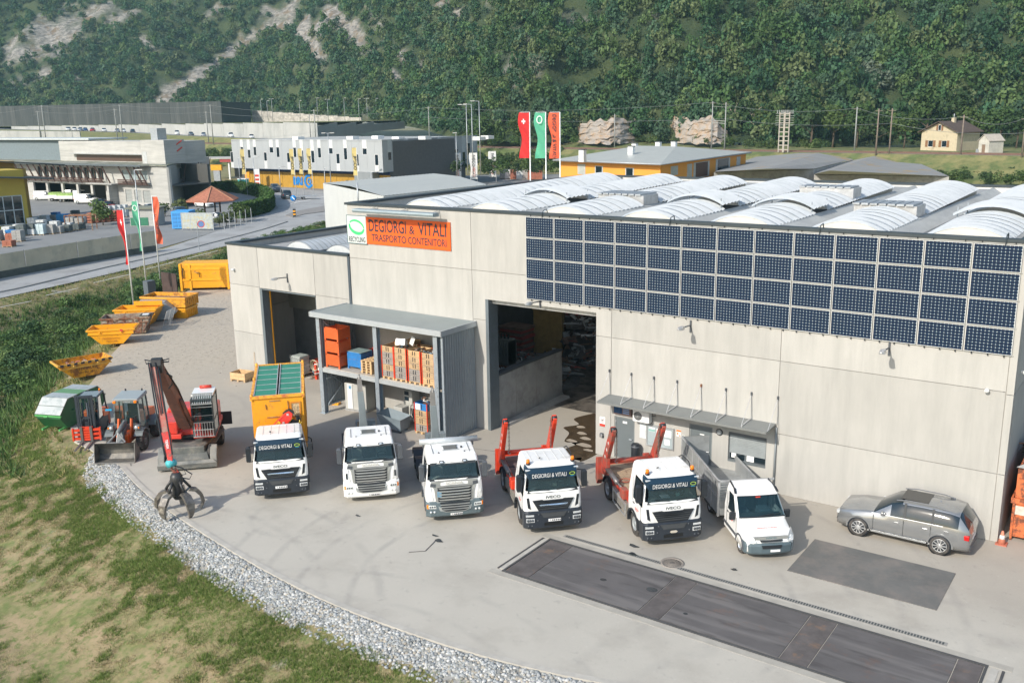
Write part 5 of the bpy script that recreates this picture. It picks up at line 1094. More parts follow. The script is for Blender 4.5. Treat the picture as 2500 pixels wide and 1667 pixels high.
for s in (-1,1):
 m=MB();m.box(s*w-.004,s*w+.008,-1.02,-1.005,.42,1.06);m.box(s*w-.004,s*w+.008,.10,.115,.42,1.06);m.box(s*w-.004,s*w+.008,1.08,1.095,.62,1.06);m.ob('door_seam',BLACK,suv)
 for y in (-.12,.92):bx('door_handle',(s*(w)-.02,s*(w)+.03,y-.12,y+.06,.90,.93),SUVP,suv,.01)
 m=MB();m.tube([(s*w*.97,-1.1,1.10),(s*w*.97,.2,1.125),(s*w*.97,1.5,1.14)],.012,5);m.ob('window_trim',CHROME,suv)
for s in (-1,1):
 for y in (.08,1.08):MB().loft([[(s*w*.975,y,1.12),(s*w*.975,y+.09,1.12),(s*w*.80,y+.07,1.69),(s*w*.80,y-.01,1.69)],[(s*w*.955,y,1.12),(s*w*.955,y+.09,1.12),(s*w*.78,y+.07,1.69),(s*w*.78,y-.01,1.69)]]).ob('door_pillar',BLACK,suv)
bx('fuel_flap',(w-.004,w+.006,1.55,1.72,.86,1.0),SUVP,suv)
MB().prism([(1.58,1.68),(1.95,1.60),(1.97,1.57),(1.58,1.62)],'x',-.62,.62).ob('rear_spoiler',SUVP,suv)
MB().lathe([(0,1.80),(.03,1.79),(.06,1.72)],10,'z',(0,1.2,0)).ob('aerial_fin',SUVP,suv)
rk=thing('storage_rack','two-level steel storage rack with sheet roof standing against the hall front','storage rack',(0,0,0))
SH=mat('corrugated_sheet_blue_grey',(.30,.34,.37),.4,.45,.06)
SH2=mat('corrugated_sheet_left',(.26,.29,.31),.45,.4,.06)
bx('roof_sheet',(-12.1,-3.12,-2.75,-.02,5.52,5.58),mat('rack_roof',(.26,.30,.305),.5,.25,.06,1),rk)
m=MB();m.box(-12.12,-3.10,-2.80,-2.75,5.34,5.61);m.box(-12.15,-12.10,-2.80,-.02,5.34,5.61);m.box(-3.12,-3.07,-2.80,-.02,5.34,5.61);m.ob('roof_fascia',mat('fascia_metal',(.50,.54,.57),.4,.4,.05),rk)
POSTC=mat('post_steel',(.36,.41,.45),.45,.35,.1,3,second=(.26,.29,.31),thr=.58,sc2=6)
for x in (-11.72,-7.60,-3.62):
 m=MB();m.box(x-.13,x+.13,-2.62,-2.60,0,5.34);m.box(x-.02,x+.02,-2.60,-2.36,0,5.34);m.box(x-.13,x+.13,-2.36,-2.34,0,5.34);m.box(x-.18,x+.18,-2.68,-2.28,0,.03);m.ob('post',POSTC,rk)
 bx('base_plate',(x-.2,x+.2,-2.7,-2.26,0,.02),POSTC,rk)
bx('shelf_deck',(-11.62,-3.4,-2.50,-.05,2.50,2.60),mat('shelf_plate',(.40,.36,.31),.75,.1,.15,1.5),rk)
for x0,x1 in ((-11.6,-7.74),(-7.46,-3.75)):bx('shelf_beam',(x0,x1,-2.60,-2.48,2.34,2.56),mat('beam_light',(.52,.55,.56),.4,.35,.08),rk)
def corr(x,y0,y1,z0,z1,mt,axis='y',step=.045,amp=.02,nm='side_sheet',par=rk):
 m=MB();k=int(abs(y1-y0)/step);R=[]
 for z in (z0,z1):
  r=[]
  for i in range(k+1):
   y=y0+(y1-y0)*i/k;a=amp if(i//2)%2 else -amp;r.append((x+a,y,z) if axis=='y' else (y,x+a,z))
  R.append(r)
 m.loft(R,close=False,caps=False);return m.ob(nm,mt,par,fix=False)
corr(-3.20,-2.58,-.03,.0,5.34,SH);corr(-11.62,-2.55,-.03,.35,5.4,SH2)
bx('side_sheet_edge',(-3.26,-3.14,-2.62,-2.55,0,5.34),POSTC,rk)
m=MB();m.bar((-11.5,-2.4,2.3),(-11.5,-.2,.5),.06,.05);m.bar((-11.5,-.2,2.3),(-11.5,-2.4,.5),.06,.05);m.box(-11.56,-11.5,-2.4,-.1,1.9,1.96);m.box(-11.56,-11.5,-2.4,-.1,.42,.48);m.bar((-11.5,-2.4,5.1),(-11.5,-.2,3.0),.06,.05);m.ob('cross_brace',POSTC,rk)
m=MB();m.box(-11.7,-11.5,-.3,-.1,0,5.3);m.box(-7.68,-7.52,-.3,-.1,0,2.5);m.ob('rear_post',POSTC,rk)
def steelcrate(x,y,z,w,d,h,mt,label,group=None,rz=0):
 t=thing('steel_crate',label,'crate',(x,y,z),rz,group);m=MB();k=7
 pts=[]
 for i in range(k):
  a=.14+(h-.18)*i/k;b=.14+(h-.18)*(i+1)/k;pts.append((a,b))
 for a,b in pts:
  for s in (0,1):
   f=s*(w-.04);c_=s*(d-.04)
   o_=-.018 if not s else .018
   m.box(f+o_ if s==0 else f,f+.04 if s==0 else f+.04+o_,.05,d-.05,a+.012,b-.02);m.box(.05,w-.05,c_+o_ if s==0 else c_,c_+.04 if s==0 else c_+.04+o_,a+.012,b-.02)
 m.ob('wall_rib',mt,t)
 m=MB();m.box(.012,w-.012,.012,.045,.12,h-.04);m.box(.012,w-.012,d-.045,d-.012,.12,h-.04);m.box(.012,.045,.045,d-.045,.12,h-.04);m.box(w-.045,w-.012,.045,d-.045,.12,h-.04);m.box(.045,w-.045,.045,d-.045,.12,.15);m.ob('wall_sheet',mt,t)
 m=MB()
 for a in (0,w-.07):
  for b in (0,d-.07):m.box(a-.01,a+.08,b-.01,b+.08,0,h)
 m.box(0,w,-.01,.04,h-.05,h);m.box(0,w,d-.04,d+.01,h-.05,h);m.ob('corner_post',mt,t)
 m=MB()
 for a in (.30,.62):m.box(w*a-.02,w*a+.14,-.005,.1,0,.10)
 return t
OC=mat('orange_crate_paint',(.72,.13,.03),.5,0,.12,2,second=(.40,.12,.05),thr=.62,sc2=4)
OC2=mat('red_crate_paint',(.45,.06,.03),.55,0,.2,2,second=(.20,.08,.05),thr=.58,sc2=4)
for i,n_ in enumerate(('bottom','middle','top')):steelcrate(-11.45,-2.42,2.6+i*.73,1.0,.88,.73,OC,'orange ribbed steel crate, %s one of the stack at the left rack post'%n_)
steelcrate(-10.25,-2.0,2.6,.98,.85,.92,BLUEP,'scuffed blue steel crate on the upper rack level');bx('crate_lid',(-10.25,-9.27,-2.0,-1.15,3.51,3.54),mat('dusty_blue',(.20,.28,.28),.7,0,.2),None)
C_=bpy.data.objects['crate_lid'];sset(C_,'dusty grey lid lying on the scuffed blue crate','lid')
steelcrate(-10.1,-1.0,2.6,1.0,.8,.8,OC2,'dull red steel crate behind the blue crate on the rack');steelcrate(-9.0,-1.0,2.6,1.0,.8,.75,OC2,'dull red steel crate behind the wooden pallets on the rack')
def pallet_mb(w=1.1,d=.75,h=.135):
 m=MB()
 for i in range(5):y=i*(d-.09)/4;m.box(0,w,y,y+.09,h-.022,h)
 for x in (0,w/2-.06,w-.12):
  m.box(x,x+.12,0,d,h-.05,h-.022)
  for y in (0,d/2-.05,d-.10):m.box(x,x+.12,y,y+.10,.022,h-.05)
  m.box(x,x+.12,0,d,0,.022)
 return m
PM=pallet_mb(.75,1.0).mesh('pallet',[WOODO]);PM2=pallet_mb(.8,.75).mesh('pallet',[WOOD])
def pallet(x,y,z,label,group,me=PM,rz=0):
 o=bpy.data.objects.new('pallet',me);C.objects.link(o);o.location=(x,y,z);o.rotation_euler=(0,0,rz);return sset(o,label,'pallet',group)
for i in range(5):pallet(-9.0+.012*(i%2),-2.3,2.6+i*.137,'pale pallet, %s of the five in front of the middle rack post'%('lowest','second lowest','middle one','second highest','topmost')[i],'pallets stacked beside the blue crate')
for i in range(12):
 pallet(-7.35,-1.25+.01*(i%3),2.6+i*.137,'%s pallet from the bottom of the tall stack behind the plank crates'%('first','second','third','fourth','fifth','sixth','seventh','eighth','ninth','tenth','eleventh','topmost')[i],'tall pallet stack on the rack',PM)
def woodcrate(x,y,z,w,d,h,nb,label,seed,par=None,group=None,blue=False):
 t=thing('wooden_crate_stack' if nb>1 else 'wooden_crate',label,'crates',(x,y,z),0,group);R_=random.Random(seed);hb=h/nb
 WM=[WOODO,WOODG,WOOD]
 pallet_part=pallet_mb(w,d,.12).ob('pallet_base',WOODO,t)
 for k in range(nb):
  mt=BLUEP if(blue and k==nb-1) else WM[R_.randrange(3)];z0=.13+k*hb
  for j in range(3):
   za,zb=z0+j*(hb-.01)/3+.006,z0+(j+1)*(hb-.01)/3-.006
   m=MB();m.box(.04,w-.04,.0,.025,za,zb);m.box(.04,w-.04,d-.025,d,za,zb);m.box(0,.025,.04,d-.04,za,zb);m.box(w-.025,w,.04,d-.04,za,zb);m.ob('plank',mt,t)
  m=MB()
  for s in (-.07,.07):m.box(w/2+s-.02,w/2+s+.02,-.012,.0,z0+.06,z0+hb-.05)
  m.ob('handle_slot',BLACK,t)
 m=MB()
 for a in (-.015,w-.03):
  for b in (-.015,d-.03):m.box(a,a+.045,b,b+.045,.1,.13+h)
 m.ob('corner_post',REDP,t);bx('inner_fill',(.03,w-.03,.03,d-.03,.1,.13+h-.22),RUST,t)
 return t
def scrap(mb_by,x0,x1,y0,y1,z,n,seed,size=.12,zr=.2):
 R_=random.Random(seed)
 for i in range(n):
  m=mb_by[R_.randrange(len(mb_by))];m.T=Matrix.Translation((R_.uniform(x0,x1),R_.uniform(y0,y1),z+R_.random()*zr))@Matrix.Rotation(R_.random()*6,4,'Z')@Matrix.Rotation(R_.uniform(-1,1),4,'X');s=size*(.4+R_.random());k=R_.random()
  if k<.5:m.box(-s,s,-s*.6,s*.6,-s*.2,s*.2)
  elif k<.8:m.tube([(-s*1.6,0,0),(0,s*.3,s*.2),(s*1.6,0,0)],s*.12,5)
  else :m.prism([(-s,0),(s,-s*.5),(s*.6,s)],'z',0,s*.15)
  m.T=None
SCM=[mat('scrap_pale',(.50,.50,.48),.5,.3,.2),mat('scrap_dark',(.05,.05,.05),.6,.2,.3),mat('scrap_brown',(.20,.11,.07),.8,0,.3),mat('scrap_blue',(.16,.25,.32),.5,.1,.2)]
def scrapheap(name,label,cat,boxes,seed,size=.12,mats=SCM,parent=None):
 ms=[MB() for _ in mats]
 for i,b in enumerate(boxes):scrap(ms,*b[:4],b[4],b[5],seed+i,size,b[6] if len(b)>6 else .2)
 M_=MB();
 for i,q in enumerate(ms):
  M_.mi=i;M_.add(q.v,q.f)
 o=M_.ob(name,mats,parent,fix=False);o['kind']='stuff'
 if label:o['label']=label;o['category']=cat
 return o
for i,(x,h_,nm) in enumerate(((-7.48+.15,1.60,'first'),(-6.48,1.62,'second'),(-5.56,1.60,'third'),(-4.66,1.58,'fourth'))):
 cs=woodcrate(x,-2.45,2.6,.80,.95,h_,5,('leftmost plank crate stack with red corners behind the middle rack post','plank crate stack topped with a white appliance','plank crate stack full of loose metal scrap, third from the left','rightmost plank crate stack with cables on top, beside the right rack post')[i],11+i,group='stacked plank crates on the rack')
 if i:scrapheap('crate_scrap','loose scrap filling the top of the %s plank crate stack'%nm,'scrap',[(x+.08,x+.72,-2.35,-1.6,2.6+h_-.02,26,.18)],30+i,.09)
wa=thing('appliance','white appliance with a round drum lying on top of a plank crate stack','appliance',(-6.2,-2.2,4.38),rad(20));b_=MB();b_.T=Matrix.Rotation(rad(-25),4,'X');b_.box(-.25,.25,-.2,.2,0,.34);b_.ob('casing',WHITE,wa,.02);b_=MB();b_.T=Matrix.Rotation(rad(-25),4,'X');b_.lathe([(.06,-.21),(.14,-.22),(.16,-.205)],20,'y',(0,0,.17));b_.ob('drum_ring',ALU,wa)
p_=MB();p_.T=Matrix.Translation((-5.75,-1.95,4.45))@Matrix.Rotation(rad(25),4,'Y');p_.box(-.12,.12,-.02,.02,0,.45);sset(p_.ob('white_sheet',WHITE2),'white panel sticking up out of the plank crates','panel')
for i in range(3):woodcrate(-6.6+i*1.05,-1.25,2.6,.85,.9,1.35+.1*(i%2),5,'%s plank crate stack of the shaded back row on the rack'%('left','middle','right')[i],50+i,group='back row of plank crates')
cbn=thing('metal_cabinet','pale metal cabinet with a white door standing at the left of the lower rack level','cabinet',(-11.1,-1.55,0),rad(12))
CBG=mat('cabinet_grey',(.50,.50,.47),.5,.1,.08)
bx('casing',(0,1.35,0,.9,.08,1.55),CBG,cbn,.02);bx('door',(.18,.50,-.03,.0,.12,1.52),WHITE2,cbn);bx('sticker',(.30,.44,-.036,-.03,1.25,1.42),mat('sticker_blue',(.1,.3,.5),.5),cbn);bx('base',(-.04,1.39,-.04,.94,0,.08),ALU,cbn)
pc=thing('payphone_cabinet','pale slanted machine with dark screens behind the middle rack post','machine',(-7.35,-.95,0));MB().prism([(0,0),(0,1.55),(.25,1.75),(.6,1.75),(.6,0)],'x',0,.6).ob('casing',CBG,pc,.02)
for z in (1.05,1.35):bx('screen',(.08,.38,-.02,.0,z,z+.2),DGLASS,pc)
wm=thing('small_cabinet','small grey metal cabinet beside the middle rack post on the ground','cabinet',(-7.35,-1.75,0));bx('casing',(0,.6,0,.6,.02,.9),CBG,wm,.02);MB().lathe([(.02,-.01),(.04,-.02),(.04,0)],10,'y',(.45,0,.3)).ob('knob',BLACK,wm)
tv=thing('cable_crate','grey metal box wrapped in pale cables on the lower rack level','machine',(-6.65,-1.35,0));bx('casing',(0,1.25,0,.7,.1,.95),CBG,tv,.02)
for x in (.08,.68):bx('dark_front',(x,x+.5,-.02,.0,.35,.85),BLACK,tv)
m=MB()
for k in range(7):R_=random.Random(k);x=.1+k*.17;m.tube([(x,.3,1.0),(x+.05,-.05,.98),(x-.05+.1*R_.random(),-.06,.5),(x+.1,-.05,.15)],.022,6)
m.ob('cable',mat('pale_cable',(.60,.58,.54),.6),tv)
s1=woodcrate(-5.35,-2.35,0,.82,.85,1.5,4,'tall plank crate stack with blue top crate on the ground of the rack',71,blue=True);bx('label_sheet',(.08,.40,-.02,-.0,1.28,1.58),WHTP,s1)
woodcrate(-4.35,-2.0,0,.70,.85,1.35,4,'plank crate stack on the ground beside the right rack post',72)
scrapheap('crate_scrap','cables and scrap heaped on the crates at ground level of the rack','scrap',[(-5.3,-4.6,-2.2,-1.6,1.62,22),(-4.3,-3.75,-1.9,-1.3,1.48,18)],80,.08)
kb=thing('blue_barrel','open blue plastic barrel behind the plank crates on the ground','barrel',(-5.0,-1.0,0));MB().lathe([(0,.9),(.30,.9),(.31,1.75),(.34,1.75),(.34,.9)],20).ob('drum',BLUEP,kb);bx('stand',(-.35,.35,-.3,.3,0,.9),WOODG,kb)
gs=thing('tipping_skip','grey steel tipping skip on the ground in front of the rack','skip',(-7.0,-3.05,0),rad(8))
MB().loft([[(0,0,.25),(1.15,0,.12),(1.15,.8,.12),(0,.8,.25)],[(-.22,-.12,.95),(1.18,-.05,.72),(1.18,.95,.72),(-.22,.95,.95)]],caps=False).ob('trough',mat('skip_grey_blue',(.22,.27,.30),.55,.2,.12),gs);m=MB();m.box(.1,1.1,.05,.15,0,.15);m.box(.1,1.1,.6,.7,0,.15);m.ob('fork_pocket',DARKG,gs)
for x0,y0 in ((-12.9,-.9),):
 yb=thing('yellow_trestle','small yellow steel bracket lying beside the left rack post','bracket',(-12.9,-1.5,0),rad(20));MB().prism([(0,0),(.9,0),(.9,.12),(.5,.16),(.3,.42),(.2,.42),(.0,.14)],'y',0,.35).ob('frame',YEL,yb);bx('slot',(.2,.5,-.01,.36,.14,.22),BLACK,yb)
bxx=thing('pallet_box','open wooden pallet box standing at the left corner of the hall','box',(-21.35,-1.2,0),rad(10))
pallet_mb(1.15,.85,.13).ob('pallet_base',WOOD,bxx)
for d in ((0,1.15,0,.03),(0,1.15,.82,.85),(0,.03,.03,.82),(1.12,1.15,.03,.82)):
 for k in range(2):bx('plank',(*d,.14+k*.21,.14+k*.21+.2),WOODO,bxx)
MB().prism([(0,.3),(.14,.3),(.2,.55),(-.06,.55)],'x',-21.75,-21.5).ob('blue_bucket',BLUEP).location=(0,0,0)
o=bpy.data.objects['blue_bucket'];sset(o,'small blue bucket behind the open pallet box','bucket');o.location=(-.0,-.15,-.3)
m=MB();m.tube([(-20.25,-.25,0),(-20.35,-.04,1.7)],.016,6);o=m.ob('broom_stick',WOODO);sset(o,'thin wooden handle leaning against the hall beside the pallet box','broom');m=MB();m.box(-20.4,-20.1,-.33,-.2,0,.12);m.ob('broom_head',BLACK,o)
for i,(x,y,l_) in enumerate(((-18.3,2.6,'dull red crate nearest the frame inside the left gateway'),(-17.0,3.0,'dull red crate in the middle inside the left gateway'),(-15.8,2.9,'dull red crate with a white sheet inside the left gateway'))):
 t=steelcrate(x,y,0,1.1,.9,.95,OC2,l_);bx('label_sheet',(.35,.75,-.03,-.015,.35,.72),WHTP,t)
tk=thing('liquid_tank','pale plastic liquid tank in a cage just inside the left gateway','tank',(-18.95,1.5,0));bx('tank',(.05,.85,.05,.85,.15,1.35),mat('milky_plastic',(.38,.42,.40),.5),tk,.08)
m=MB()
for k in range(5):m.box(.02,.88,.0,.02,.2+k*.25,.23+k*.25);m.box(.06+k*.19,.08+k*.19,-.0,.02,.12,1.4);m.box(.88,.9,0,.9,.2+k*.25,.23+k*.25)
m.ob('cage',ALU,tk);scrapheap('workshop_clutter','tools and machine parts on the floor inside the left gateway','clutter',[(-17.6,-16.2,1.6,2.4,.1,30,.8)],90,.14)
hr=thing('hose_reel','coiled yellow and white hose among the clutter inside the left gateway','hose',(-17.1,1.9,.9));m=MB()
for k in range(4):m.lathe([(.25+k*.03,-.03),(.28+k*.03,0),(.25+k*.03,.03)],20,'y',(0,-k*.04,0))
m.ob('hose',mat('pale_hose',(.6,.55,.4),.5),hr);bx('stand',(-.08,.08,-.05,.1,-.9,0),REDP,hr)
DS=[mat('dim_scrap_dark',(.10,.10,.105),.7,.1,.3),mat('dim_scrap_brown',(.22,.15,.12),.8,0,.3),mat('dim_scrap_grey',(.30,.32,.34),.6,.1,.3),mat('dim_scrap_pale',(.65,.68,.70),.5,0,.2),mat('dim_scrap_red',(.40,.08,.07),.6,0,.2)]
def heap(name,label,cx,cy,rx,ry,h_,n,seed,size=.22,mats=DS):
 R_=random.Random(seed);ms=MB()
 m=MB();rings=[]
 for j in range(7):
  f=j/6;rings.append([(cx+rx*(1-f*.9)*math.cos(a)*(1+.15*math.sin(3*a+seed)),cy+ry*(1-f*.9)*math.sin(a),h_*(f**1.2)*.9+.1*math.sin(a*5+f*9)) for a in [k*.35 for k in range(18)]])
 ms.mi=0;ms.loft(rings)
 for i in range(n):
  a,f=R_.random()*6.283,math.sqrt(R_.random());x,y=cx+rx*f*math.cos(a),cy+ry*f*math.sin(a);z=h_*max(0,1-f)**.8*.9+.05+R_.random()*.15
  ms.mi=R_.choices(range(len(mats)),(5,4,4,1.3,1))[0] if len(mats)==5 else R_.randrange(len(mats));ms.T=Matrix.Translation((x,y,z))@Matrix.Rotation(R_.random()*6,4,'Z')@Matrix.Rotation(R_.uniform(-1.2,1.2),4,'X');s=size*(.35+R_.random()*1.2);k=R_.random()
  if k<.45:ms.box(-s,s,-s*.5,s*.5,-s*.15,s*.15)
  elif k<.75:ms.tube([(-s*2,0,0),(0,s*.3,s*.4),(s*2,0,.1)],s*.10,5)
  else :ms.prism([(-s,0),(s,-s*.5),(s*.6,s),(-s*.2,s*.5)],'z',0,s*.12)
  ms.T=None
 o=ms.ob(name,mats,fix=False);o['kind']='stuff';o['label']=label;o['category']='scrap';return o
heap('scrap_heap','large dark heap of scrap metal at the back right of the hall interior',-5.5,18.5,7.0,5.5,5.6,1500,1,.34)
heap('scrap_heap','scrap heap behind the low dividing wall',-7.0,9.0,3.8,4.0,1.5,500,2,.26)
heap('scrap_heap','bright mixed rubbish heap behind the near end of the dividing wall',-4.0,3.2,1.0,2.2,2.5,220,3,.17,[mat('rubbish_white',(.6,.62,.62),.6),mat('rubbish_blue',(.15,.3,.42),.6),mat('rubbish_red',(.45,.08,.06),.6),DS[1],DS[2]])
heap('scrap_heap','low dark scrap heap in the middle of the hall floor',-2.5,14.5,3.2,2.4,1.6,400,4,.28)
tb=thing('transformer','old ribbed grey transformer among the scrap behind the dividing wall','transformer',(-6.0,6.2,1.6));bx('tank',(-.6,.6,-.35,.35,0,1.5),mat('transformer_grey',(.20,.22,.22),.6,.1,.15),tb)
for k in range(9):bx('fin',(-.6+k*.145,-.56+k*.145,-.45,.45,.1,1.4),MT['transformer_grey'],tb)
bx('base',(-.7,.7,-.45,.45,-1.6,0),RUST,tb)
for k in range(4):MB().tube([(-.4+k*.25,0,1.5),(-.4+k*.25,0,1.75)],.06,8).ob('bushing',BLACK,tb)
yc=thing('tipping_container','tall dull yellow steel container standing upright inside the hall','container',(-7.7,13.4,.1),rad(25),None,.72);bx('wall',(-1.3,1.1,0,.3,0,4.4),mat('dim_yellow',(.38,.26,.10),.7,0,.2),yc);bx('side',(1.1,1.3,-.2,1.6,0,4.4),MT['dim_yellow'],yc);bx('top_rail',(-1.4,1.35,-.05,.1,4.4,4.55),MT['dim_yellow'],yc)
wd=MB();wd.T=Matrix.Translation((-6.2,15.4,4.2))@Matrix.Rotation(rad(20),4,'X');wd.loft([[(-.7,0,0),(.8,0,.1),(.7,.1,.7),(-.5,.1,.6)],[(-.6,.5,.1),(.7,.5,.2),(.6,.5,.6),(-.4,.5,.5)]]);sset(wd.ob('white_bathtub',WHITE2),'white tub-like shell on top of the scrap inside the hall','tub')
for k in range(9):sset(bx('flattened_bale',(-9.6+.1*(k%2),-7.9+.08*(k%3),10.6,12.0,.9+k*.19,1.06+k*.19),DS[4] if k%2 else DS[1]),'%s of the flat sheets stacked beside the upright yellow container'%('lowest','second lowest','third lowest','fourth lowest','middle','fourth highest','third highest','second highest','topmost')[k],'sheet','stacked dark red sheets in the hall')
ex=thing('material_handler','red wheeled grab crane with tall boom and caged cab parked at the pavement edge','material handler',(-12.1,-10.6,0),rad(46))
UC=mat('undercarriage_grey',(.13,.14,.135),.6,.2,.25,1.5,second=(.30,.28,.24),thr=.58,sc2=1.8,soft=.1)
DUSTY=mat('dusty_blade',(.30,.295,.27),.75,.05,.2,1.5,second=(.13,.14,.14),thr=.5,sc2=1.5,soft=.12)
m=MB();m.prism([(-.75,-1.65),(.75,-1.65),(1.0,-.6),(1.0,1.6),(-1.0,1.6),(-1.0,-.6)],'z',.55,1.0);m.ob('undercarriage',UC,ex,.03)
MB().tube([(0,0,1.0),(0,0,1.25)],.62,24).ob('slew_ring',BLACK,ex)
for y in (-1.25,1.45):
 for s in (-1,1):wheel(ex,s*1.22,y,.47,.36,.5,mat('dusty_hub',(.28,.26,.23),.7))
MB().prism([(-1.3,-2.05),(1.3,-2.05),(1.05,-1.75),(.85,-1.5),(-.85,-1.5),(-1.05,-1.75)],'z',.12,.16).ob('deck_plate',UC,ex)
m=MB();m.loft([[(-1.30,-2.0,.08),(1.30,-2.0,.08),(1.30,-1.9,.08),(-1.30,-1.9,.08)],[(-1.30,-2.12,.35),(1.30,-2.12,.35),(1.30,-2.02,.35),(-1.30,-2.02,.35)],[(-1.15,-2.0,.46),(1.15,-2.0,.46),(1.15,-1.92,.46),(-1.15,-1.92,.46)]]);m.ob('support_blade',DUSTY,ex)
m=MB();m.loft([[(-.95,-1.96,.46),(.95,-1.96,.46),(.7,-1.2,.92),(-.7,-1.2,.92)],[(-.95,-1.96,.50),(.95,-1.96,.50),(.7,-1.2,.96),(-.7,-1.2,.96)]]);m.ob('front_apron',UC,ex)
for s in (-1,1):
 m=MB();m.prism([(-2.05,.1),(-1.6,.1),(-1.2,.75),(-1.45,1.0),(-1.9,.6)],'x',s*1.0,s*1.30);m.ob('outrigger',DUSTY,ex,.03);m=MB();m.tube([(s*1.15,-1.95,.35),(s*1.02,-1.45,.95)],.05,8);m.ob('outrigger_cylinder',BLACK,ex)
 m=MB();m.bar((s*1.05,-1.0,.9),(s*1.25,1.0,.9),.25,.04);m.ob('step_board',UC,ex)
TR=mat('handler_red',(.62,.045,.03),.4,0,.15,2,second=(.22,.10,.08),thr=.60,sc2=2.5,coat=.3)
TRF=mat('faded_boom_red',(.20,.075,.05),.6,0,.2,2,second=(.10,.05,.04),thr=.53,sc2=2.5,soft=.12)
TRP=mat('pale_arm_paint',(.36,.19,.15),.6,0,.2,2.2,second=(.50,.05,.035),thr=.55,sc2=2,soft=.12)  # paler dull red with stronger red patches, worn by the stick only
m=MB();m.prism([(-1.2,-1.0),(-.3,-1.15),(-.3,-.6),(.25,-.6),(.25,-1.2),(1.25,-1.2),(1.25,1.6),(1.0,2.0),(-1.0,2.0),(-1.2,1.6)],'z',1.25,1.45);tu=m.ob('turret',TR,ex,.02)
bx('engine_cover',(-1.15,1.15,.7,1.95,1.45,2.15),TR,ex,.06);bx('side_cover',(-1.18,-.45,-1.0,.7,1.45,2.05),TR,ex,.05);bx('counterweight',(-1.1,1.1,1.95,2.2,1.2,2.0),DARKG,ex,.05);bx('warning_board',(.95,1.6,2.2,2.26,.75,1.4),mat('board_dark',(.03,.035,.045),.6),ex)
cx0,cx1,cy0,cy1,cz0,cz1=.34,1.26,-1.55,-.05,1.42,3.22
bx('cab_floor',(cx0,cx1,cy0,cy1,1.36,1.46),TR,ex);m=MB()
P8=[(cx0,cy0),(cx1,cy0),(cx1,cy1),(cx0,cy1)]
for x,y in P8:m.box(x-.035,x+.035,y-.035,y+.035,cz0,cz1)
for z in (cz0+.02,2.15,cz1-.02):
 for a,b in zip(P8,P8[1:]+P8[:1]):m.bar((*a,z),(*b,z),.05,.05)
m.ob('cab_frame',mat('cab_frame_dark',(.07,.08,.085),.5,.1,.15,4,second=(.35,.08,.05),thr=.66),ex)
for d in ((cx0+.03,cx1-.03,cy0-.01,cy0,2.18,3.14),(cx0+.03,cx1-.03,cy1,cy1+.01,2.0,3.14),(cx1,cx1+.01,cy0+.05,cy1-.05,1.5,3.14),(cx0-.01,cx0,cy0+.05,cy1-.05,2.0,3.14)):bx('cab_glass',d,GLASS,ex)
m=MB();m.box(cx0+.2,cx1-.2,-.75,-.25,1.46,1.95);m.box(cx0+.2,cx1-.2,-.35,-.2,1.9,2.7);m.ob('seat',BLACK,ex,.04);bx('seat_cover',(cx0+.3,cx0+.55,-.5,-.36,2.45,2.75),mat('cover_red',(.35,.05,.04),.8),ex)
m=MB()
for k in range(8):x=cx0+.06+k*.115;m.box(x-.012,x+.012,cy0-.09,cy0-.065,1.46,2.12)
for z in (1.46,1.78,2.12):m.box(cx0,cx1,cy0-.10,cy0-.06,z-.015,z+.015)
for z in (2.45,2.85):m.box(cx0,cx1,cy0-.09,cy0-.06,z-.01,z+.01)
m.ob('front_guard',ALU,ex)
m=MB()
for k in range(9):x=cx0+.08+k*.096;m.bar((x,cy0-.08,3.02),(x,cy0+.38,3.36),.045,.03)
m.bar((cx0,cy0-.08,3.0),(cx1,cy0-.08,3.0),.05,.05);m.bar((cx0,cy0+.38,3.36),(cx1,cy0+.38,3.36),.05,.05);m.ob('roof_guard',mat('guard_grey',(.34,.36,.36),.5,.2),ex)
bx('cab_roof',(cx0-.03,cx1+.03,cy0+.35,cy1+.05,3.24,3.34),WHITE,ex,.02);MB().tube([(cx0+.25,-.2,3.42),(cx1-.15,-.2,3.42)],.075,10).ob('warning_lamp',mat('red_lamp',(.60,.05,.03),.4),ex)
IM=(Matrix.Translation((-12.1,-10.6,0))@Matrix.Rotation(rad(46),4,'Z')).inverted()
def L_(x,y,z):return IM@Vector((x,y,z))
def beam(a,b,w0,h0,w1,h1,m=None,wm=None,hm=None):
 a,b=Vector(a),Vector(b);d=(b-a).normalized();sx=Vector((1,0,0));sx=(sx-d*sx.dot(d)).normalized();up=sx.cross(d);m=m or MB();R=[]
 fr_=[(0,w0,h0),(1,w1,h1)] if wm is None else [(0,w0,h0),(.5,wm,hm),(1,w1,h1)]
 for t,w,h in fr_:p=a+(b-a)*t;R.append([p-sx*w/2-up*h/2,p+sx*w/2-up*h/2,p+sx*w/2+up*h/2,p-sx*w/2+up*h/2])
 m.loft(R);return m
FT,KN,TP=L_(-11.25,-11.4,1.95),L_(-8.85,-14.05,5.55),L_(-7.0,-15.2,2.15)
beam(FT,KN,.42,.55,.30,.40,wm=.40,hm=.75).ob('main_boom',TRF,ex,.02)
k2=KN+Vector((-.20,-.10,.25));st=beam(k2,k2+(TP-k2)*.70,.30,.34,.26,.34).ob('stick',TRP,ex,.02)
beam(k2+(TP-k2)*.70,TP,.34,.42,.16,.22).ob('stick_nose',TR,ex,.02)
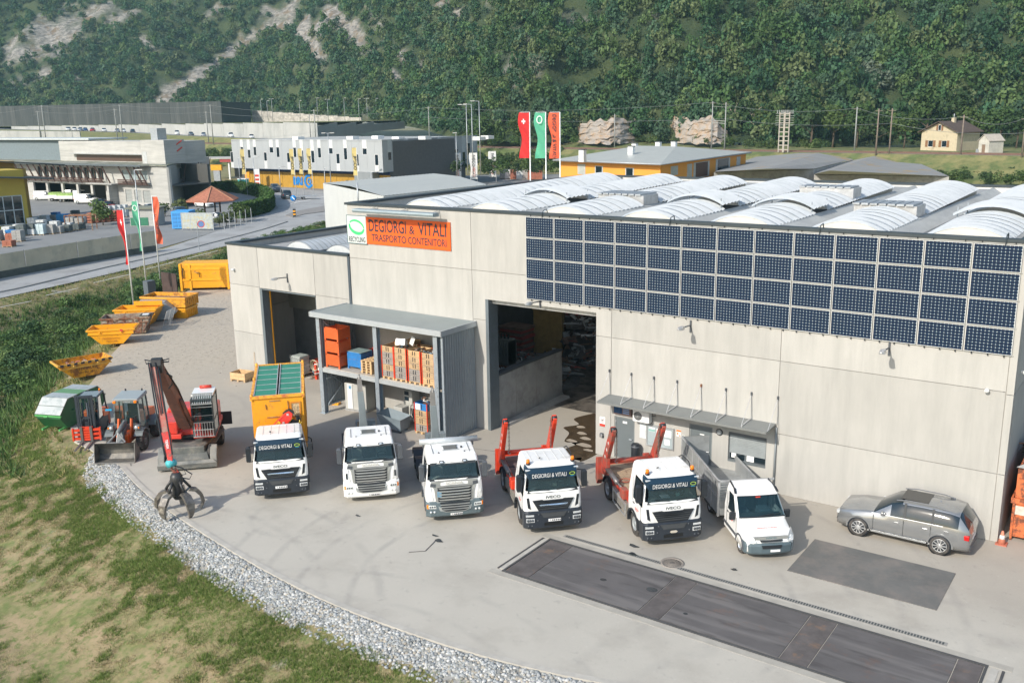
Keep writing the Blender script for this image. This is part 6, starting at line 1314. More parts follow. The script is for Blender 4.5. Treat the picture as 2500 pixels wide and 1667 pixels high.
for s in (-1,1):
 c=MB().tube([L_(-11.05,-11.55,1.9)+Vector((s*.28,0,0)),(FT+KN)/2+Vector((s*.24,0,-.1))],.09,10).ob('boom_cylinder',TRF,ex)
 MB().tube([k2+Vector((s*.18,-.1,.1)),k2+(TP-k2)*.45+Vector((s*.18,-.22,.1)),k2+(TP-k2)*.9+Vector((s*.15,-.2,0))],.03,6).ob('hose',BLACK,ex)
 MB().tube([k2+Vector((s*.10,-.2,.1)),k2+(TP-k2)*.5+Vector((s*.08,-.27,.05))],.028,6).ob('hose',BLACK,ex)
MB().tube([KN+Vector((.18,.25,-.1)),(FT+KN)/2+Vector((.22,-.1,.45)),FT+Vector((.15,0,.4))],.03,6).ob('hose',BLACK,ex)
m=MB();m.prism([(-.28,-.25),(.28,-.3),(.30,.20),(.12,.34),(-.22,.34),(-.34,.1)],'x',-.22,.22);m.T=None;kn=m.ob('knee_joint',mat('greasy_black',(.03,.03,.03),.5,.2,.2),ex,.03);kn.location=KN+Vector((-.08,0,.12))
m=MB();m.tube([KN+Vector((-.3,0,.35)),KN+Vector((-.55,0,.42)),KN+Vector((-.5,0,.25)),KN+Vector((-.25,0,.28))],.03,6);m.tube([KN+Vector((.15,0,.35)),KN+Vector((.42,0,.42)),KN+Vector((.38,0,.28)),KN+Vector((.15,0,.28))],.03,6);m.tube([KN+Vector((.25,0,-.2)),KN+Vector((.45,0,-.35)),KN+Vector((.42,0,-.7)),KN+Vector((.25,.1,-.9))],.03,6);m.ob('hose_loop',BLACK,ex)
m=MB();text_mb(m,'716',.16,Matrix.Identity(4),.8,.02)
d_=(TP-k2).normalized();sx=(Vector((1,0,0))-d_*d_.x).normalized();o=k2+(TP-k2)*.82;m2=MB();text_mb(m2,'TEREX',.13,frame(o+sx.cross(d_)*(-.20),d_,sx),1,.015);m2.ob('lettering',WHTP,ex,fix=False)
m=MB();m.tube([TP+Vector((-.12,-.12,.0)),TP+Vector((.12,.12,.0))],.15,10);m.ob('blue_strap',mat('strap_blue',(.08,.45,.50),.6),ex)
gx_,gy_=-6.9,-15.1;c0=L_(gx_,gy_,0)
m=MB();m.tube([TP,TP-Vector((0,0,.25)),(c0.x,c0.y,1.72)],.05,6);m.tube([(c0.x-.1,c0.y,1.75),(c0.x,c0.y,1.95),(c0.x+.1,c0.y,1.75)],.035,6);m.ob('grab_link',REDW,ex)
GB=mat('grab_black',(.05,.05,.052),.45,.3,.25,3);GS=mat('worn_claw_steel',(.17,.155,.14),.4,.5,.35,3,second=(.38,.35,.30),thr=.57,sc2=4,soft=.08)
m=MB();m.lathe([(0,1.75),(.16,1.74),(.24,1.6),(.26,1.38),(.20,1.2),(.22,.72),(.16,.62),(0,.60)],20,'z',(c0.x,c0.y,0));gb=m.ob('grab_head',GB,ex)
for k in range(5):
 a=rad(20+72*k);ca,sa=math.cos(a),math.sin(a)
 def q(r,z,t=0):return Vector((c0.x+ca*r-sa*t,c0.y+sa*r+ca*t,z))
 prof=[(.18,.78,.10),(.45,.98,.13),(.72,.90,.16),(.92,.64,.17),(.98,.34,.14),(.90,.10,.08),(.80,.0,.03)]
 R=[]
 for r,z,w in prof:R.append([q(r-.08,z-.07,-w),q(r-.08,z-.07,w),q(r+.02,z+.02,w),q(r+.02,z+.02,-w)])
 m=MB();m.loft(R);m.ob('grab_claw',GS,ex)
 m=MB();m.tube([q(.22,1.42),q(.50,1.02)],.055,8);m.ob('claw_cylinder',GB,ex)
m=MB();m.tube([TP+Vector((.05,0,-.1)),TP+Vector((.35,.1,-.25)),(c0.x+.62,c0.y,1.62),(c0.x+.5,c0.y,1.42),(c0.x+.2,c0.y,1.5)],.025,6);m.tube([TP+Vector((.05,0,-.1)),(c0.x+.3,c0.y,1.9),(c0.x+.38,c0.y,1.65),(c0.x+.15,c0.y,1.6)],.02,6);m.ob('hose',BLACK,ex)
lo=thing('wheel_loader','compact grey and orange wheel loader with its wide bucket on the ground','wheel loader',(-14.4,-13.3,0),rad(38))
BKT=mat('bucket_steel',(.12,.12,.12),.45,.4,.25,2,second=(.26,.24,.21),thr=.55,sc2=2,soft=.12);LG=mat('loader_grey',(.13,.15,.155),.5,.1,.1)
m=MB();prof=[(-.05,0),(.55,.02),(.72,.22),(.70,.50),(.45,.80),(.18,.92)];pr2=[(a+(.03 if i else 0),z+.03 if i<5 else z) for i,(a,z) in enumerate(prof)]
m.loft([[(x,y,z) for y,z in prof]+[(x,y-.05,z+.02) for y,z in prof[::-1]] for x in (-.93,.93)]);bk=m.ob('bucket',BKT,lo)
for s in (-1,1):m=MB();m.prism([(-.02,.02),(.55,.02),(.72,.22),(.70,.5),(.45,.8),(.18,.92)],'x',s*.93-.015,s*.93+.015);m.ob('bucket_side',BKT,lo)
m=MB();m.box(-.93,.93,-.08,.0,0,.03);m.ob('cutting_edge',mat('edge_steel',(.45,.44,.42),.4,.5),lo);m=MB();m.box(-.4,.4,.30,.38,.86,.90);m.bar((-.4,.5,.85),(0,.75,1.25),.05,.05);m.bar((.4,.5,.85),(0,.75,1.25),.05,.05);m.bar((0,.5,.85),(0,.75,1.25),.04,.04);m.ob('bucket_bracket',mat('bracket_grey',(.30,.31,.31),.5,.2),lo)
for y in (1.85,3.85):
 for s in (-1,1):wheel(lo,s*.88,y,.47,.36,.48,LG,seg=22)
m=MB();m.prism([(.65,.5),(.85,.35),(1.3,.9),(1.75,1.15),(1.75,1.35),(1.2,1.2)],'x',-.14,.14);m.ob('lift_arm',LG,lo,.03);m=MB();m.tube([(0,.75,1.22),(0,1.75,1.45)],.11,10);m.ob('tilt_cylinder',LG,lo)
for s in (-1,1):
 m=MB();m.prism([(1.45,.75),(1.75,.75),(1.95,1.55),(1.75,1.62)],'x',s*.30-.03,s*.30+.03);m.ob('orange_plate',ORANGE,lo)
 m=MB();pts=[(1.85+math.cos(a)*.60,.50+math.sin(a)*.60) for a in [rad(15+130*k/8) for k in range(9)]]+[(1.85+math.cos(a)*.54,.50+math.sin(a)*.54) for a in [rad(145-130*k/8) for k in range(9)]];m.prism(pts,'x',s*.50,s*.90);m.ob('mudguard',LG,lo)
 m=MB();pts=[(3.85+math.cos(a)*.62,.50+math.sin(a)*.62) for a in [rad(15+140*k/8) for k in range(9)]]+[(3.85+math.cos(a)*.54,.50+math.sin(a)*.54) for a in [rad(155-140*k/8) for k in range(9)]];m.prism(pts,'x',s*.50,s*.90);m.ob('mudguard',LG,lo)
 bx('headlamp_box',(s*.62-.14,s*.62+.14,1.50,1.72,1.12,1.32),LG,lo,.02);MB().lathe([(0,1.49),(.065,1.485),(.075,1.50)],12,'y',(s*.60,0,1.22)).ob('headlamp',LENS,lo);bx('indicator',(s*.72-.03,s*.72+.03,1.485,1.50,1.18,1.26),AMBER,lo)
bx('front_frame',(-.28,.28,1.2,2.5,.45,.95),ORANGE,lo,.03);bx('rear_frame',(-.5,.5,2.6,4.6,.5,1.0),LG,lo,.03);m=MB();m.prism([(3.3,1.0),(4.7,.9),(4.65,1.35),(3.3,1.5)],'x',-.48,.48);m.ob('engine_cover',ORANGE,lo,.04);bx('yellow_filter',(-.05,.12,1.42,1.5,.85,.95),YEL,lo)
lx,ly0,ly1=.62,2.05,3.35
m=MB()
for s in (-1,1):
 m.bar((s*lx,ly0,1.0),(s*(lx-.06),ly0+.15,2.38),.06,.06);m.bar((s*lx,ly1,1.0),(s*(lx-.06),ly1-.05,2.38),.06,.06);m.bar((s*lx,ly0+.75,1.0),(s*(lx-.06),ly0+.75,2.38),.05,.05)
m.box(-.62,.62,ly0,ly0+.05,.98,1.25);m.ob('cab_frame',LG,lo)
for q in (((-.6,ly0+.03,1.25),(.6,ly0+.03,1.25),(.54,ly0+.15,2.36),(-.54,ly0+.15,2.36)),((.62,ly0,1.0),(.62,ly1,1.0),(.56,ly1,2.36),(.56,ly0+.15,2.36)),((-.62,ly0,1.0),(-.62,ly1,1.0),(-.56,ly1,2.36),(-.56,ly0+.15,2.36))):MB().quad(*q).ob('cab_glass',GLASS,lo)
m=MB();m.box(-.25,.25,2.6,3.0,1.0,1.45);m.box(-.25,.25,2.95,3.05,1.4,2.0);m.ob('seat',BLACK,lo,.03);MB().tube([(0,2.25,1.1),(0,2.4,1.5)],.03,6).ob('steering_column',BLACK,lo)
m=MB();m.loft([[(-.64,ly0+.02,2.38),(.64,ly0+.02,2.38),(.64,ly1+.1,2.38),(-.64,ly1+.1,2.38)],[(-.60,ly0+.0,2.50),(.60,ly0+.0,2.50),(.60,ly1+.05,2.56),(-.60,ly1+.05,2.56)]]);m.ob('cab_roof',mat('roof_grey_blue',(.30,.34,.35),.45,0,.06),lo,.03)
m=MB();text_mb(m,'HITACHI',.09,frame((0,ly0+.12,2.31),FX,(0,.12,1)),1,.01);m.ob('lettering',WHTP,lo,fix=False)
for s in (-1,1):bx('work_lamp',(s*.5-.07,s*.5+.07,ly0-.08,ly0+.02,2.3,2.42),AMBER,lo,.02);MB().tube([(s*.4,ly1,2.55),(s*.4,ly1,2.65)],.045,8).ob('roof_lamp',BLACK,lo)
bx('mirror_cover',(-.92,-.62,ly0-.15,ly0-.10,1.98,2.06),mat('cyan_mirror',(.02,.35,.62),.4),lo);bx('mirror',(.66,.84,ly0-.05,ly0,2.0,2.25),BLACK,lo)
fk=thing('forklift','dark forklift truck with orange fork clamp parked beside the green container','forklift',(-18.15,-12.45,0),rad(44))
FD=mat('forklift_dark',(.035,.045,.06),.5,.1,.15)
m=MB()
for s in (-1,1):m.box(s*.36-.06,s*.36+.06,.22,.34,.1,2.35);m.box(s*.24-.03,s*.24+.03,.18,.26,.1,2.30)
for z in (.2,1.2,2.3):m.box(-.42,.42,.24,.32,z,z+.08)
m.tube([(-.12,.30,.2),(-.12,.30,2.0)],.04,8);m.tube([(.12,.30,.2),(.12,.30,2.0)],.04,8);m.ob('mast',FD,fk)
for s in (-1,1):
 m=MB();m.box(s*.23-.06,s*.23+.06,.02,.06,.05,.85);m.loft([[(s*.23-.06,.06,.03),(s*.23+.06,.06,.03),(s*.23+.06,.06,.09),(s*.23-.06,.06,.09)],[(s*.23-.05,-1.25,.03),(s*.23+.05,-1.25,.03),(s*.23+.05,-1.25,.05),(s*.23-.05,-1.25,.05)]]);m.ob('fork',mat('fork_steel',(.16,.155,.15),.5,.4,.2),fk)
m=MB()
for k in range(5):m.box(-.16,.16,.06,.14,.12+k*.13,.22+k*.13)
m.box(-.3,.3,.12,.17,.1,.82);m.ob('clamp_body',REDP,fk)
for s in (-1,1):
 m=MB()
 for k in range(3):m.box(min(s*.30,s*.66),max(s*.30,s*.66),.06,.16,.16+k*.22,.28+k*.22)
 m.box(min(s*.60,s*.68),max(s*.60,s*.68),.04,.18,.12,.76);m.ob('clamp_side',REDP,fk)
bx('body',(-.5,.5,.75,2.3,.25,.95),FD,fk,.05);m=MB();m.prism([(1.45,.9),(2.45,.7),(2.45,1.15),(1.45,1.20)],'x',-.52,.52);m.ob('rear_hood',ORANGE,fk,.04);bx('counterweight',(-.52,.52,2.2,2.6,.22,.95),mat('counterweight_red',(.35,.07,.04),.6),fk,.06)
for s in (-1,1):wheel(fk,s*.55,.70,.30,.22,.5,seg=18);wheel(fk,s*.52,2.15,.26,.18,.5,seg=18)
m=MB()
for s in (-1,1):m.bar((s*.5,.62,.9),(s*.48,.85,2.12),.06,.06);m.bar((s*.5,2.15,1.1),(s*.46,1.95,2.12),.06,.06);m.bar((s*.49,.6,.6),(s*.49,.62,.95),.06,.06)
m.box(-.5,.5,.82,.88,2.08,2.14);m.box(-.5,.5,1.93,1.99,2.08,2.14);m.box(-.5,-.44,.88,1.93,2.08,2.14);m.box(.44,.5,.88,1.93,2.08,2.14)
m.ob('overhead_guard',FD,fk);bx('roof_glass',(-.43,.43,.90,1.92,2.12,2.14),mat('roof_glass_grey',(.20,.24,.25),.2),fk)
for q in (((-.45,.66,1.0),(.45,.66,1.0),(.43,.84,2.06),(-.43,.84,2.06)),((.49,.7,1.0),(.49,1.4,1.0),(.47,1.4,2.06),(.47,.88,2.06))):MB().quad(*q).ob('cab_glass',GLASS,fk)
m=MB();m.box(-.25,.25,1.25,1.7,.9,1.15);m.box(-.25,.25,1.62,1.75,1.1,1.65);m.ob('seat',BLACK,fk,.04);bx('bag',(-.2,.2,1.1,1.3,1.0,1.5),mat('bag_blue',(.03,.09,.16),.7),fk,.05)
MB().tube([(-.47,1.0,2.14),(-.47,.3,2.34),(-.36,.3,2.34)],.03,6).ob('hose',BLACK,fk);MB().tube([(.3,2.0,2.14),(.3,2.0,2.25)],.05,10).ob('beacon',AMBER,fk)
gc=thing('lidded_skip','dark green skip with slanted silver and green lids at the grass edge','skip',(-21.7,-12.3,-.05),rad(22),None,.93)
GRN=mat('dark_green_paint',(.02,.115,.045),.5,0,.2,1.5,second=(.05,.08,.04),thr=.6,sc2=2);LIDS=mat('silver_lid',(.50,.52,.51),.35,.35,.08,1,second=(.36,.40,.39),thr=.55,sc2=2);LIDG=mat('green_lid',(.12,.26,.12),.5,0,.1)
sidep=[(.35,.10),(3.0,.10),(3.75,.75),(3.75,1.0),(3.1,1.72),(.55,1.72),(-.15,.98),(-.15,.75)]
MB().prism(sidep,'x',-.78,.78).ob('hull',GRN,gc,.02)
def lidq(a,b,mt):
 (ya,za),(yb,zb)=a,b;m=MB();n=Vector((0,-(zb-za),yb-ya)).normalized()*.04
 m.loft([[(x,ya,za),(x,yb,zb),(x,yb+n.y,zb+n.z),(x,ya+n.y,za+n.z)] for x in (-.82,.82)]);return m.ob('lid',mt,gc)
pA,pB=(-.18,.98),(.55,1.73)
lidq(pA,((pA[0]*.5+pB[0]*.5),(pA[1]+pB[1])/2-.005),LIDS);lidq(((pA[0]+pB[0])/2+.02,(pA[1]+pB[1])/2+.02),pB,LIDS);lidq((.56,1.73),(1.40,1.74),LIDS);lidq((1.42,1.74),(2.2,1.74),LIDG);lidq((2.22,1.74),(3.1,1.74),LIDS);lidq((3.12,1.73),(3.75,1.02),LIDS)
m=MB();m.box(-.84,.84,-.20,-.10,.86,.94);m.box(-.25,.0,-.24,-.2,.84,.92);m.ob('front_rim',mat('rim_green',(.10,.38,.12),.5),gc);m=MB();m.box(-.6,-.5,-.1,.5,.02,.12);m.box(.5,.6,-.1,.5,.02,.12);m.ob('skid',MT['rim_green'],gc)
for s in (-1,1):
 for y in (.9,2.6):MB().tube([(s*.78,y,1.0),(s*.88,y,1.0)],.05,10).ob('lift_pin',GRN,gc)
def boatskip(label,loc,rz,L,W,H,mt,rim=None,sc=1,ribs=False,group='skips along the yard edge',slope=.45,fill=None):
 t=thing('skip',label,'skip',loc,rz,group,sc);h=L/2;w=W/2;b=h-slope;wb=w-.12
 A=[(-b+.1,-wb,.08),(b-.1,-wb,.08),(b-.1,wb,.08),(-b+.1,wb,.08)];M_=[(-h+.12,-w,H*.72),(h-.12,-w,H*.72),(h-.12,w,H*.72),(-h+.12,w,H*.72)];B=[(-h,-w,H),(h,-w,H),(h,w,H),(-h,w,H)]
 m=MB();m.loft([A,M_,B],caps=False)
 inn=[[(x*.96,y*.95,z+.03) for x,y,z in r] for r in (A,M_,B)];m.loft(inn[::-1],caps=False);m.add(A,[(0,1,2,3)]);m.add(inn[0],[(0,1,2,3)])
 m.ob('hull',mt,t,fix=False);m=MB();rm=rim or mt
 m.box(-h-.05,h+.05,-w-.06,-w+.03,H-.10,H+.02);m.box(-h-.05,h+.05,w-.03,w+.06,H-.10,H+.02);m.box(-h-.05,-h+.04,-w+.03,w-.03,H-.10,H+.02);m.box(h-.04,h+.05,-w+.03,w-.03,H-.10,H+.02);m.ob('rim',rm,t,.01)
 m=MB();m.box(-h+.05,h-.05,-w-.05,-w,H*.70,H*.76);m.ob('waist_rib',rm,t)
 for s in (-1,1):
  for x in (-h*.45,h*.45):MB().tube([(x,s*w,H*.84),(x,s*(w+.12),H*.84)],.05,10).ob('lift_pin',rm,t);bx('pin_plate',(x-.14,x+.14,min(s*w,s*(w+.03)),max(s*w,s*(w+.03)),H*.76,H*.92),rm,t)
 if ribs:
  for k in range(5):x=-h*.7+k*h*.35;m=MB();m.bar((x,-w-.02,H*.9),(x*.85,-wb-.02,.15),.09,.05);m.ob('side_rib',rm,t)
 if fill:bx('load',(-h*.8,h*.8,-w*.85,w*.85,.1,H*fill),RUST,t)
 return t
st_=boatskip('worn yellow skip with black chequered rim standing alone on the gravel',(-30.45,-5.4,0),rad(76),3.2,1.6,1.05,YELW,mat('rim_dull_yellow',(.60,.34,.06),.6,0,.2),slope=.75,group=None)
for k in range(8):bx('black_block',(-1.5+k*.41,-1.3+k*.41,-.875,-.86,.94,1.08),BLKP,st_)
m=MB();text_mb(m,'STEINAUER',.30,frame((.05,-.80,.64),FX,(0,-.12,1)),.85,.015);text_mb(m,'031 961 10 12',.20,frame((.1,-.76,.36),FX,(0,-.12,1)),.9,.008);m.ob('lettering',mat('faded_black_print',(.13,.07,.03),.7),st_,fix=False)
scrapheap('skip_load','branches, cloth and rubble lying in the worn yellow skip','rubbish',[(-31.0,-29.9,-6.4,-4.5,.72,26,.22)],95,.14,[SCM[0],SCM[2],mat('pink_cloth',(.7,.3,.25),.8)])
sk1=boatskip('bright yellow skip with red dot, front one of the row at the grass edge',(-36.95,.85,0),rad(46),3.2,1.75,1.15,YEL,slope=.75)
m=MB();text_mb(m,'DEGIORGI & VITALI',.15,frame((.0,-.86,.50),FX,(0,-.1,1)),.9,.01);text_mb(m,'RECYCLING',.15,frame((.0,-.84,.30),FX,(0,-.1,1)),.9,.01);m.ob('lettering',mat('brown_print',(.35,.10,.02),.7),sk1,fix=False);MB().lathe([(0,-.95),(.11,-.95)],16,'y',(.75,0,1.06)).ob('red_dot',REDT,sk1)
boatskip('rusty brown skip with white label, directly behind the front yellow skip',(-39.0,3.3,0),rad(45),3.5,1.75,1.3,mat('skip_faded_grey',(.34,.32,.26),.8,0,.2,1,second=(.20,.08,.05),thr=.5,sc2=1.8,soft=.08),RUST,ribs=True,fill=.7)
bx('label_board',(1.0,1.75,-.55,.35,1.34,1.38),BLACK,bpy.data.objects['skip.002'] if 'skip.002' in bpy.data.objects else None);
o=bpy.data.objects['label_board'];q=bx('label_sheet',(1.15,1.6,-.35,.15,1.38,1.39),WHTP,o)
boatskip('yellow high-sided skip with the taller back, third from the front of the row',(-40.7,5.4,0),rad(38),3.2,1.9,1.4,YEL,slope=.6)
bx('back_panel',(-.6,1.6,.75,.85,1.4,1.75),YEL,bpy.data.objects['skip.003'] if 'skip.003' in bpy.data.objects else None)
gl=thing('lidded_skip','grey closed-top skip with slanted sheet lid behind the yellow skips','skip',(-41.6,7.3,0),rad(46));MB().prism([(-1.7,.7),(-1.1,1.5),(1.0,1.5),(1.9,.7),(1.3,.1),(-1.3,.1)],'y',-.9,.9).ob('hull',mat('skip_lid_grey',(.30,.35,.38),.45,.25,.1),gl)
mf=thing('mesh_hurdle','pale steel mesh frame leaning against the grey closed-top skip','frame',(-38.0,5.5,0),rad(122),None,.72);m=MB();m.T=Matrix.Rotation(rad(20),4,'X')
for a,b in (((0,0,0),(2.3,0,0)),((0,0,2.0),(2.3,0,2.0)),((0,0,0),(0,0,2.0)),((2.3,0,0),(2.3,0,2.0)),((1.15,0,0),(1.15,0,2.0))):m.bar(a,b,.05,.05)
m.ob('frame_bar',ALU,mf);m=MB();m.T=Matrix.Rotation(rad(20),4,'X')
for k in range(22):m.bar((.1*k+.05,0,0),(.1*k+.05,0,2.0),.012,.012)
o=m.ob('mesh_wire',STEEL,mf);o['kind']='stuff'
def openbox(label,loc,rz,L,W,H,mt,hole=None,ribs=True,group='open yellow containers stacked in the yard',rim=None):
 t=thing('open_container',label,'container',loc,rz,group);h,w=L/2,W/2
 m=MB();m.box(-h,h,-w,-w+.06,0,H);m.box(-h,h,w-.06,w,0,H);m.box(-h,-h+.06,-w+.06,w-.06,0,H);m.box(h-.06,h,-w+.06,w-.06,0,H);m.box(-h+.06,h-.06,-w+.06,w-.06,0,.06);m.ob('wall',mt,t)
 m=MB();m.box(-h-.05,h+.05,-w-.06,-w,H-.12,H+.03);m.box(-h-.05,h+.05,w,w+.06,H-.12,H+.03);m.box(h,h+.06,-w,w,H-.12,H+.03);m.box(-h-.06,-h,-w,w,H-.12,H+.03);m.ob('rim',rim or mt,t)
 for k in range(7):bx('side_rib',(h,h+.05,-w+.1+k*(W-.25)/6,-w+.2+k*(W-.25)/6,.0,H-.12),rim or mt,t)
 return t
openbox('lower bright yellow open container of the two stacked in the yard',(-41.7,8.95,0),rad(25),3.6,1.9,.78,YEL);openbox('upper stained yellow open container of the two stacked in the yard',(-41.85,9.0,.88),rad(25),3.9,2.1,.80,YELW,rim=mat('rim_orange_yellow',(.72,.32,.04),.6,0,.15));bx('dark_load',(-1.7,1.7,-.9,.9,.05,.55),RUST,bpy.data.objects['open_container.001'])
sset(bx('brown_sheet',(-49.6,-47.4,13.6,13.68,0,2.3),mat('brown_steel',(.07,.045,.04),.7,.1,.2)),'tall dark brown steel sheet standing behind the stacked containers','sheet');b_=bpy.data.objects['brown_sheet']
sset(bx('grey_drum_box',(-51.0,-50.3,12.6,13.4,0,1.5),mat('dark_box',(.10,.12,.14),.6)),'dark grey box standing left of the brown steel sheet','box')
rc=thing('press_container','large bright yellow closed compactor container behind the corner of the hall','container',(-48.7,19.3,0),rad(38))
m=MB();m.box(-3.3,3.5,-1.1,1.1,.25,2.45);m.ob('hull',YEL,rc,.03);m=MB();m.box(-3.45,-3.25,-1.2,1.2,.0,2.55);m.box(-3.25,3.5,-1.16,-1.1,.95,1.10);m.box(-3.25,3.5,-1.14,-1.1,1.95,2.15);m.box(.9,1.1,-1.2,-1.1,.1,2.5);m.box(-2.6,-2.4,-1.16,-1.1,.1,2.45);m.box(-3.2,3.5,-1.05,1.05,2.45,2.56);m.ob('frame_rib',mat('rib_bright_yellow',(.85,.40,.02),.45,0,.08),rc)
m=MB();m.tube([(-1.9,-1.2,1.7),(-1.6,-1.22,1.75),(-1.6,-1.2,1.3)],.04,6);m.tube([(-3.1,-1.2,2.2),(-3.1,-1.2,1.2)],.04,6);m.ob('handle',BLACK,rc);bx('side_door',(1.3,2.9,-1.16,-1.1,.5,2.1),YEL,rc)
m=MB();m.lathe([(0,-1.18),(.35,-1.18)],16,'y',(2.1,0,1.6));m.ob('round_sticker',WHTP,rc);m=MB();m.box(1.8,2.4,-1.19,-1.18,1.38,1.5);m.ob('sticker_band',REDT,rc)
rr=thing('scrap_container','rust stained orange container full of scrap on the shaded right side of the hall','container',(21.15,.55,0),0)
m=MB();m.box(0,2.6,0,.06,.15,1.55);m.box(0,.06,.06,5.5,.15,1.55);m.box(.06,2.6,.06,5.5,.15,.2);m.ob('lower_wall',RUSTO,rr);m=MB();m.box(-.06,2.6,-.07,.0,1.45,1.65);m.box(-.06,.0,0,5.5,1.45,1.65);m.ob('waist_rail',RUSTO,rr)
m=MB();m.box(.05,2.6,.02,.08,1.65,2.75);m.box(.05,.11,.08,5.5,1.65,2.75);m.ob('upper_wall',RUSTO,rr);bx('paper_label',(.10,.48,-.012,-.002,1.02,1.36),mat('torn_paper',(.52,.50,.44),.8,0,.2,6),rr)
for x in (.02,.72,1.4):bx('vertical_rib',(x,x+.07,-.06,0,0,1.45),RUSTO,rr)
m=MB();m.box(.7,.82,-.1,.4,0,.12);m.ob('skid',RUST,rr)
scrapheap('metal_scrap','scrap metal piled over the rim of the rusty orange container','scrap',[(21.3,23.5,.7,5.5,2.5,160,.5)],97,.28)
cn_=thing('traffic_cone','small faded orange traffic cone at the right corner of the hall','cone',(21.0,-.05,0));MB().lathe([(0,.52),(.035,.52),(.14,.04),(.0,.04)],16).ob('cone',mat('faded_cone',(.60,.22,.14),.7,0,.1),cn_);bx('base',(-.19,.19,-.19,.19,0,.04),mat('cone_base',(.45,.14,.09),.7),cn_);MB().lathe([(.075,.36),(.105,.22),(.10,.22)],16).ob('white_band',WHTP,cn_)
for i,(x,y,s_) in enumerate(((-8.2,-7.8,.14),(-7.9,-8.5,.12),(-8.6,-9.6,.10))):o=sheet('paper_scrap',[(x,y),(x+s_*2,y+s_*.6),(x+s_*1.2,y+s_*1.6)],.02,WHTP,.01,None);sset(o,'%s white paper scrap lying in the shade left of the crane lorry'%('farthest','middle','nearest')[i],'litter','paper scraps beside the crane lorry')
OIL=mat('oil_stain',(.04,.045,.05),.25,0,.2)
def stain(x,y,r,s=0):
 ps=[(x+r*(1+.3*math.sin(3*a+s))*math.cos(a),y+r*.6*(1+.35*math.cos(2*a+s))*math.sin(a)) for a in [k*.4 for k in range(16)]];sheet('oil_stain',ps,.010,OIL)
for a in ((9.9,-7.6,.2,1),(10.2,-8.2,.17,2),(3.2,-11.0,.14,0),(3.6,-11.25,.18,2),(-.6,-11.3,.13,1),(13.7,-7.3,.12,3),(7.2,-9.2,.1,0),(12.0,-10.2,.2,2),(10.3,-10.5,.12,1),(13.6,-11.0,.08,0)):stain(*a) if a[1]>-9 or a[0]<8 else sheet('oil_stain',[(a[0]+a[2]*math.cos(k*.5),a[1]+a[2]*.8*math.sin(k*.5)) for k in range(12)],.028,OIL)
MB().bar((3.5,-11.3,.008),(3.75,-12.2,.008),.045,.004).bar((3.75,-12.2,.008),(3.3,-12.6,.008),.035,.004).ob('oil_stain',OIL)['kind']='structure'
PW=mat('white_pole',(.72,.73,.73),.35,.1,.03)
def flag(label,base,H,cw,top,L,side=-1,mt=None,wave=.35,group=None,gather=False,symbol=None,name='flagpole',sc=1):
 t=thing(name,label,'flag',base,0,group);MB().tube([(0,0,0),(0,0,H)],[.07,.04],10).ob('pole',PW,t);MB().tube([(0,0,H),(side*cw,0,H)],.02,6).ob('top_arm',PW,t)
 n=24;R=[]
 def fp(u,v):
  z=top-L*v;w=cw*(1-(.75*v if gather else .12*v));x=side*(.05+u*w);y=wave*math.sin(v*7+u*2.2)*u*(.3+v*.7)+.05*math.sin(v*19+u*5)
  return (x+side*.12*math.sin(v*8)*u,y,z)
 for i in range(n+1):R.append([fp(j/6,i/n) for j in range(7)])
 m=MB();m.sm=True;m.loft(R,close=False,caps=False);f=m.ob('cloth',mt,t,fix=False)
 return t,f,fp
FR=mat('flag_red',(.62,.025,.025),.7,0,.08);FG=mat('flag_green',(.10,.42,.26),.7,0,.08);FO=mat('flag_orange',(.70,.12,.05),.7,0,.08)
SIDEX=Vector((math.cos(rad(37)),math.sin(rad(37)),0))
def cross(t,fp,v0=.16,u0=.5,s_=.28):
 m=MB()
 for(u,v,du,dv) in ((u0,v0,s_*.16,.055),(u0,v0,s_*.5,.018)):
  P4=[fp(u-du,v-dv),fp(u+du,v-dv),fp(u+du,v+dv),fp(u-du,v+dv)]
  for e in (-.03,.03):m.quad(*[(x,y+e,z) for x,y,z in P4])
 m.ob('white_cross',WHTP,t,fix=False)
def flagtext(t,fp,s,v0,v1,size,mt,u0=.5,side=-1):
 a,b=Vector(fp(u0,v0)),Vector(fp(u0,v1));m=MB();text_mb(m,s,size,frame((a+b)/2+Vector((0,-.10,0)),(0,0,-1),(1,0,0)),1,.01);m.ob('lettering',mt,t,fix=False)
for lab,px,ph,mt,sym in (('red flag with white cross on the nearest pole of the yard, hanging limp',(307,700),8.4,FR,'c'),('green flag with white ring on the middle pole of the yard',(337,660),8.4,FG,'r'),('orange flag with dark lettering on the right pole of the yard, blown to the right',(368,640),8.4,FO,'t')):
 b=G(*px);side=-1 if sym!='t' else 1
 t,f,fp=flag(lab,(b.x,b.y,-.1),ph,.5,ph-.1,4.7,side if sym!='t' else 1,mt,.3,'flags beside the yard',gather=(sym!='t'));t.rotation_euler.z=rad(37)
 if sym=='c':cross(t,fp,.22,.45)
 if sym=='r':m=MB();a=Vector(fp(.45,.13));ellring(m,0,0,.22,.28,.06,frame(a+Vector((0,-.08,0)),FX,FY),0,6.283);m.ob('white_ring',WHTP,t,fix=False)
 if sym=='t':flagtext(t,fp,'DEGIORGI',.35,.8,.42,BLKP,.4)
